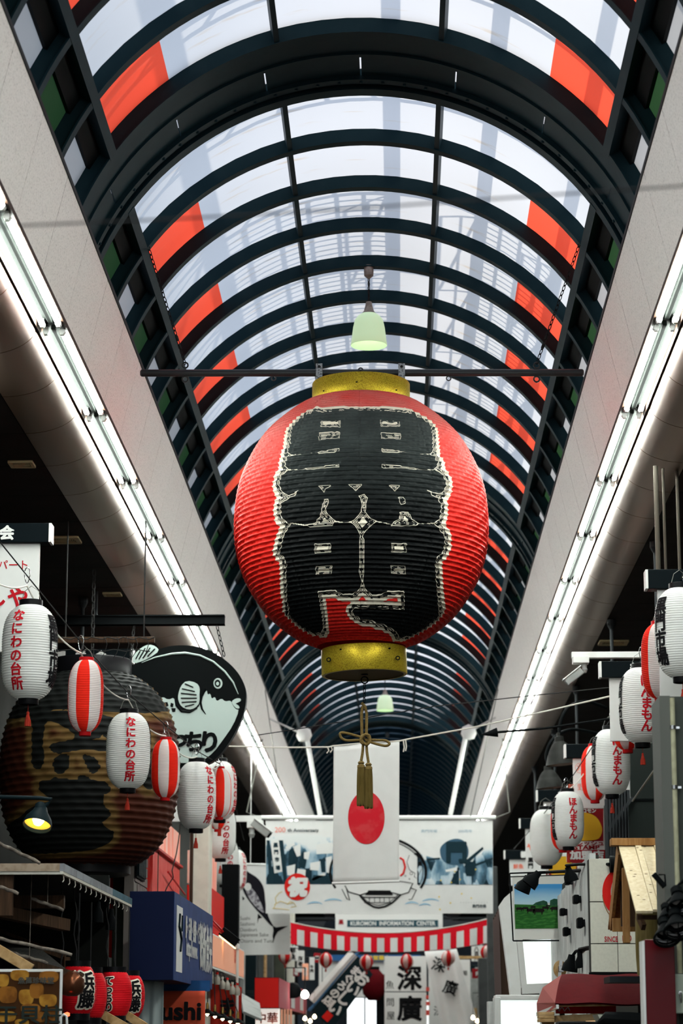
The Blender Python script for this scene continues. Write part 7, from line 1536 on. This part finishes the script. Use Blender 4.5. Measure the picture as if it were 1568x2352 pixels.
mb = MB(); q = at(655, 2178, 50.6); mb.tube([(AX-4.3, 50.6, q.z+.12), at(655, 2176, 50.6), at(748, 2184, 50.6), at(841, 2189, 50.6), at(934, 2187, 50.6), at(1029, 2181, 50.6), at(1118, 2168, 50.6), (AX+4.3, 50.6, q.z+.2)], .008, 5); single('ball_lantern_wire', 'thin wire carrying the six small ball lanterns behind the festival curtain', 'wire', mb, DWIRE)
# ---- information centre sign
IY = 57.0; ic = root('information_sign', 'white signboard with the market information centre lettering behind the curtain', 'sign', 900, 2115, IY)
mb = MB(); pb(mb, 770, 2098, 1016, 2142, IY, .2); bd = mb.build('board', SIGNW, ic); mb = MB(); pb(mb, 797, 2113, 1006, 2129, IY-.01, .01); st = mb.build('teal_strip', mk('teal_strip', (.025, .07, .09), .5), bd)
mb = MB(); pt(mb, 'KUROMON  INFORMATION  CENTER', 902, 2121, IY-.01, 13.5, .03, .86); mb.build('lettering', SIGNW, bd); mb = MB(); pt(mb, '黒', 783, 2118, IY-.0, 12, .05); mb.build('emblem', DKRED, bd)
for x in (AX-4.32, AX+4.32): mb = MB(); mb.beam((x, IY+.1, at(0, 2110, IY).z), (at(775 if x < AX else 1010, 2110, IY).x, IY+.1, at(0, 2110, IY).z), .05, .05); mb.build('bracket', CHAR, ic)
mb = MB(); pb(mb, 750, 2193, 966, 2207, 56.0, .05); o = single('blue_strip_sign', 'blue strip sign with yellow lettering right below the curtain', 'sign', mb, mat('strip_blue', (.03, .11, .28), .5)); mb = MB(); pt(mb, '本日営業中', 862, 2200, 56.0, 11, .04, 1.2); mb.build('lettering', YDOT, o); mb = MB(); q = at(750, 2200, 56.08); mb.bar((AX-4.3, 56.08, q.z), (AX+4.3, 56.08, q.z), .03, 6); mb.build('carrier_bar', CHAR, o)
mb = MB(); pb(mb, 732, 2207, 885, 2290, 56.1, .05); o = single('white_notice_board', 'white notice board under the blue strip sign', 'board', mb, SIGNW); mb = MB(); q = at(740, 2205, 56.12); mb.bar((q.x, 56.12, 0), (q.x, 56.12, q.z), .025, 6); mb.build('post', CHAR, o)
# ---- boards with the brushed characters, draped cloth
JY = 53.0
for y0, y1, big, sm, nm in ((2196, 2277, '深', '魚', 'upper'), (2279, 2420, '廣', '問', 'lower')):
    t = root('brushed_board', 'white board with large brushed black characters, %s of two' % nm, 'board', 930, (y0+y1)/2, JY); mb = MB(); pb(mb, 883, y0, 979, y1, JY, .06); bd = mb.build('board', SIGNW, t)
    mb = MB(); pt(mb, big, 940, 2246 if nm == 'upper' else 2316, JY, 58, .035, 1.0); 
    if nm == 'upper': pt(mb, '魚', 895, 2262, JY, 20, .0)
    else: pt(mb, '問', 896, 2302, JY, 20, .0); pt(mb, '屋', 897, 2333, JY, 20, .0)
    mb.build('lettering', INK, bd)
t = cloth('draped_cloth', 'white draped cloth with slanting black characters right of the brushed boards', [(974,2184),(1048,2178),(1098,2352),(1026,2420)], 52.2, WHITE, 2.2, .06)
mb = MB(); pt(mb, '深', 1008, 2216, 52.1, 34, .02, 1.0, rot=math.radians(-18)); pt(mb, '廣', 1034, 2268, 52.08, 34, .02, 1.0, rot=math.radians(-18)); mb.build('lettering', INK, t)
t = root('white_hanging_board', 'plain white board with small black characters right of the brushed boards', 'board', 1060, 2270, 54); mb = MB(); pb(mb, 985, 2204, 1079, 2420, 54, .05); bd = mb.build('board', SIGNW, t)
mb = MB(); pt(mb, '深', 1007, 2322, 54, 24, .01); pt(mb, '門', 1058, 2235, 54, 12, .01); pt(mb, '昭', 1067, 2235, 54, 11, .03); pt(mb, '行', 1058, 2246, 54, 11, .01); mb.build('lettering', INK, bd)
RDOT = mk('print_red_dot', (.7, .1, .08), .7)
for i, (y, w, h) in enumerate(((2272, 7, 9), (2290, 5, 8), (2305, 8, 9), (2326, 7, 12))): mb = MB(); pb(mb, 978, y-h/2, 979+w, y+h/2, 52.985, .02); single('red_kana_plate', 'small red kana plate between the brushed boards and the draped cloth, %s from the top' % ['first', 'second', 'third', 'fourth'][i], 'plate', mb, RDOT)
# ---- black diagonal banner
DY = 51.6; db_ = root('diagonal_banner', 'black banner with white brushed kana hanging diagonally under the curtain', 'banner', 775, 2275, DY)
A, B, C2, D_ = at(822, 2196, DY), at(856, 2238, DY), at(762, 2366, DY), at(712, 2318, DY)
mb = MB(); mb.add([A, B, C2, D_] + [p + Vector((0, .02, 0)) for p in (A, B, C2, D_)], [(0,1,2,3),(7,6,5,4),(0,4,5,1),(1,5,6,2),(2,6,7,3),(3,7,4,0)]); bd = mb.build('cloth', mk('banner_teal_black', (.008, .018, .022), .8), db_)
uy = (A - D_).normalized(); ux = uy.cross(Vector((0, -1, 0))).normalized(); ux = -ux if ux.x < 0 else ux
mb = MB(); k = 1/ppm(DY)
for s_, u, sz, pit in (('おいしい', .68, 34, 30), ('まぐろの店', .30, 23, 23)):
    o = D_.lerp(A, .55).lerp(C2.lerp(B, .55), u) + Vector((0, -.012, 0)); put_text(mb, vtext(s_, sz*k, pit*k, .05), o, ux, uy)
mb.build('lettering', PWHT, bd)
o = D_.lerp(A, .1).lerp(C2.lerp(B, .1), .6) + Vector((0, -.012, 0)); mb = MB(); mb.add([o + ux*a*k + uy*b*k for a, b in ((-9,-10),(9,-10),(9,10),(-9,10))], [(0,1,2,3)]); mb.build('red_seal', RED, bd)
mb = MB(); mb.tube([A + Vector((.02,0,.1)), D_ + Vector((-.03, 0, -.04))], .035, 8); mb.build('blue_pole', mk('pole_blue', (.06, .16, .3), .5), db_); mb = MB(); mb.tube([D_ + Vector((-.1,.1,-.02)), (D_.x-.15, DY+.1, 0)], .03, 6); mb.build('stand_pole', WPAINT, db_)
mb = MB(); mb.tube([at(812, 2190, DY+.05), at(716, 2300, DY+.05)], .12, 6); single('white_rolled_cloth', 'white rolled cloth along the edge of the diagonal banner', 'cloth', mb, WHITE)
t = root('dark_red_lantern', 'dark red hanging lantern half hidden between the diagonal banner and the brushed boards', 'lantern', 862, 2262, 55); c = at(858, 2262, 55); mb = MB(); mb.lathe([(0, .34), (.12, .34), (.24, .2), (.27, 0), (.24, -.2), (.12, -.34), (0, -.34)], 20, c); mb.build('paper_body', DRED, t, auto=60); mb = MB(); mb.lathe([(.0, .34), (.13, .34), (.13, .4), (0, .4)], 16, c); mb.build('cap', BLACK, t)
mb = MB(); pb(mb, 864, 2238, 884, 2420, 55.2, .05); q = at(874, 2420, 55.2); mb.box((q.x-.05, 55.2, 0), (q.x+.05, 55.25, q.z+.01)); single('dark_board', 'narrow black panel left of the brushed boards', 'panel', mb, BLACK)
# ---- bright glazed shop at the far end, gable wall that closes the arcade
gw = structure('wall_back'); YE_ = 112.4
mb = MB(); mb.box((-9, YE_, 3.2), (9, YE_+.3, 9.7)); mb.box((-9, YE_, 0), (-2.4, YE_+.3, 3.2)); mb.box((1.8, YE_, 0), (9, YE_+.3, 3.2)); mb.build('gable', mk('gable_blue_grey', (.05, .06, .07), .7), gw)
GLOW = emis('lit_shop_glass', (.93, .96, 1), .7); wd = structure('window_1')
WY = 62.0
for i, (x0, x1) in enumerate(((797, 836), (839, 886))):
    for j, (y0, y1) in enumerate(((2262, 2290), (2292, 2430))):
        mb = MB(); 
        if j == 0: mb.prism([(x0, y1), (x1, y1), (x1 if i == 0 else x1-18, y0 + (0 if i == 0 else 6)), (x0 + (14 if i == 0 else 0), y0+4)], lambda p: at(p[0], p[1], WY), lambda p: at(p[0], p[1], WY) + Vector((0, .02, 0)))
        else: pb(mb, x0, y0, x1, y1, WY, .02)
        mb.build('pane', GLOW, wd)
mb = MB(); pb(mb, 836, 2258, 839, 2430, WY-.03, .06); pb(mb, 797, 2289, 886, 2292, WY-.03, .06); pb(mb, 793, 2262, 797, 2430, WY-.03, .06); o = mb.build('frame', LAMPTEAL, wd); o['kind'] = 'stuff'
mb = MB(); q = at(812, 2268, WY-.2); 
t = root('crystal_lamp', 'glittering white lamp cluster before the lit glazing', 'lamp', 830, 2268, 61); c = at(834, 2266, 61); k = 1/ppm(61)
for a, b, r in ((0, 0, 7), (-9, -6, 5), (9, -5, 5), (4, 8, 4), (-5, 7, 4)): mb = MB(); mb.lathe([(0, -r*k), (r*k*.8, -r*k*.5), (r*k, 0), (r*k*.7, r*k*.6), (0, r*k)], 10, c + Vector((a*k, 0, b*k))); mb.build('glass_drop', BRIGHTBULB, t)
mb = MB(); mb.bar(c, (c.x, c.y, 9.7), .01, 4); mb.build('cord', DWIRE, t)
# ---- clutter between the curtain and the side walls
SMALL = [(672,2190,24,34,54,SIGNW,'white'),(690,2208,17,50,55,SIGNW,'tall white'),(701,2232,14,38,54.5,SALMON,'salmon'),(716,2225,12,52,56,SIGNW,'narrow white'),(680,2232,14,20,55.5,DKRED,'dark red'),(728,2200,16,22,57,DKRED,'small dark red')]
for i, (x, y, w, h, Y, m_, nm) in enumerate(SMALL):
    t = root('shop_sign', nm + ' shop sign in the cluster between the tuna poster and the diagonal banner', 'sign', x, y, Y); mb = MB(); pb(mb, x-w/2, y-h/2, x+w/2, y+h/2, Y, .08, 0, .008); b_ = mb.build('board', m_, t)
    mb = MB(); pt(mb, ['鮮魚', '海老', '寿司', '牛肉', '漬物', '茶'][i], x, y, Y, min(w*.7, h*.42), .04, 1.0, True); mb.build('lettering', INK if m_ is SIGNW else SIGNW, b_)
    mb = MB(); q = at(x, y-h/2, Y); mb.bar((q.x, Y+.04, q.z), (q.x, Y+.04, q.z+.3), .015, 5); mb.bar((q.x, Y+.04, q.z+.3), (AX-4.3, Y+.04, q.z+.3), .015, 5); mb.build('bracket', CHAR, t)
SM2 = [(1094,2190,22,36,54,SIGNW,'white'),(1112,2168,20,26,55,SIGNW,'upper white'),(1098,2225,34,16,55,LAMPTEAL,'teal'),(1097,2236,26,22,54.4,DKRED,'dark red'),(1108,2320,20,60,53,GREY,'grey'),(1088,2335,14,40,52.8,TANWOOD,'timber coloured')]
for i, (x, y, w, h, Y, m_, nm) in enumerate(SM2):
    t = root('shop_sign', nm + ' shop sign in the cluster between the draped cloth and the slatted board', 'sign', x, y, Y); mb = MB(); pb(mb, x-w/2, y-h/2, x+w/2, y+h/2, Y, .08, 0, .008); b_ = mb.build('board', m_, t)
    if m_ in (SIGNW, DKRED, LAMPTEAL): mb = MB(); pt(mb, ['八百屋', '魚', '川魚', '肉', '', ''][i], x, y, Y, min(w*.5, h*.5), .04, 1.0, i == 0); mb.build('lettering', INK if m_ is SIGNW else SIGNW, b_)
    mb = MB(); q = at(x, y, Y); mb.bar((q.x, Y+.05, 0 if i > 3 else q.z), (q.x, Y+.05, q.z) if i > 3 else (AX+4.3, Y+.05, q.z), .015, 5); mb.build('bracket', CHAR, t)
mb = MB(); q = at(1040, 2199, 53.4); mb.beam(q, (AX+4.3, 53.4, q.z), .06, .06); single('bamboo_bar', 'tan bar above the white hanging board', 'bar', mb, TANWOOD)
for x0_, x1_, m_, Y, top in ((1080, 1108, GREY, 56, 2230), (1100, 1128, DGREY, 50, 2200), (1122, 1142, DGREY, 47, 1990)):
    mb = MB(); a, b = at(x0_, 2352, Y), at(x1_, top, Y); mb.bbox((a.x, Y, 0), (b.x, Y+.4, b.z), .02); o = mb.build('pillar', m_); o['kind'] = 'structure'
for i, (px, py) in enumerate(((1086, 2338), (1096, 2346), (700, 2340), (712, 2346), (722, 2336))):
    t = root('string_bulb', 'small warm glowing bulb at the bottom edge, %s' % ['right of the draped cloth', 'lowest right of the draped cloth', 'left of the diagonal banner', 'lowest left of the diagonal banner', 'right beside the diagonal banner foot'][i], 'bulb', px, py, 50.5); mb = MB(); c = at(px, py, 50.5); mb.lathe([(0, -.04), (.035, -.02), (.04, .01), (.015, .05), (0, .055)], 10, c); mb.build('glass', WARMBULB, t); mb = MB(); mb.tube([c + Vector((0,0,.05)), (c.x, c.y, c.z+.5), (AX + (4.31 if px > 900 else -4.31), c.y, c.z+.55)], .006, 4); mb.build('cord', DWIRE, t)
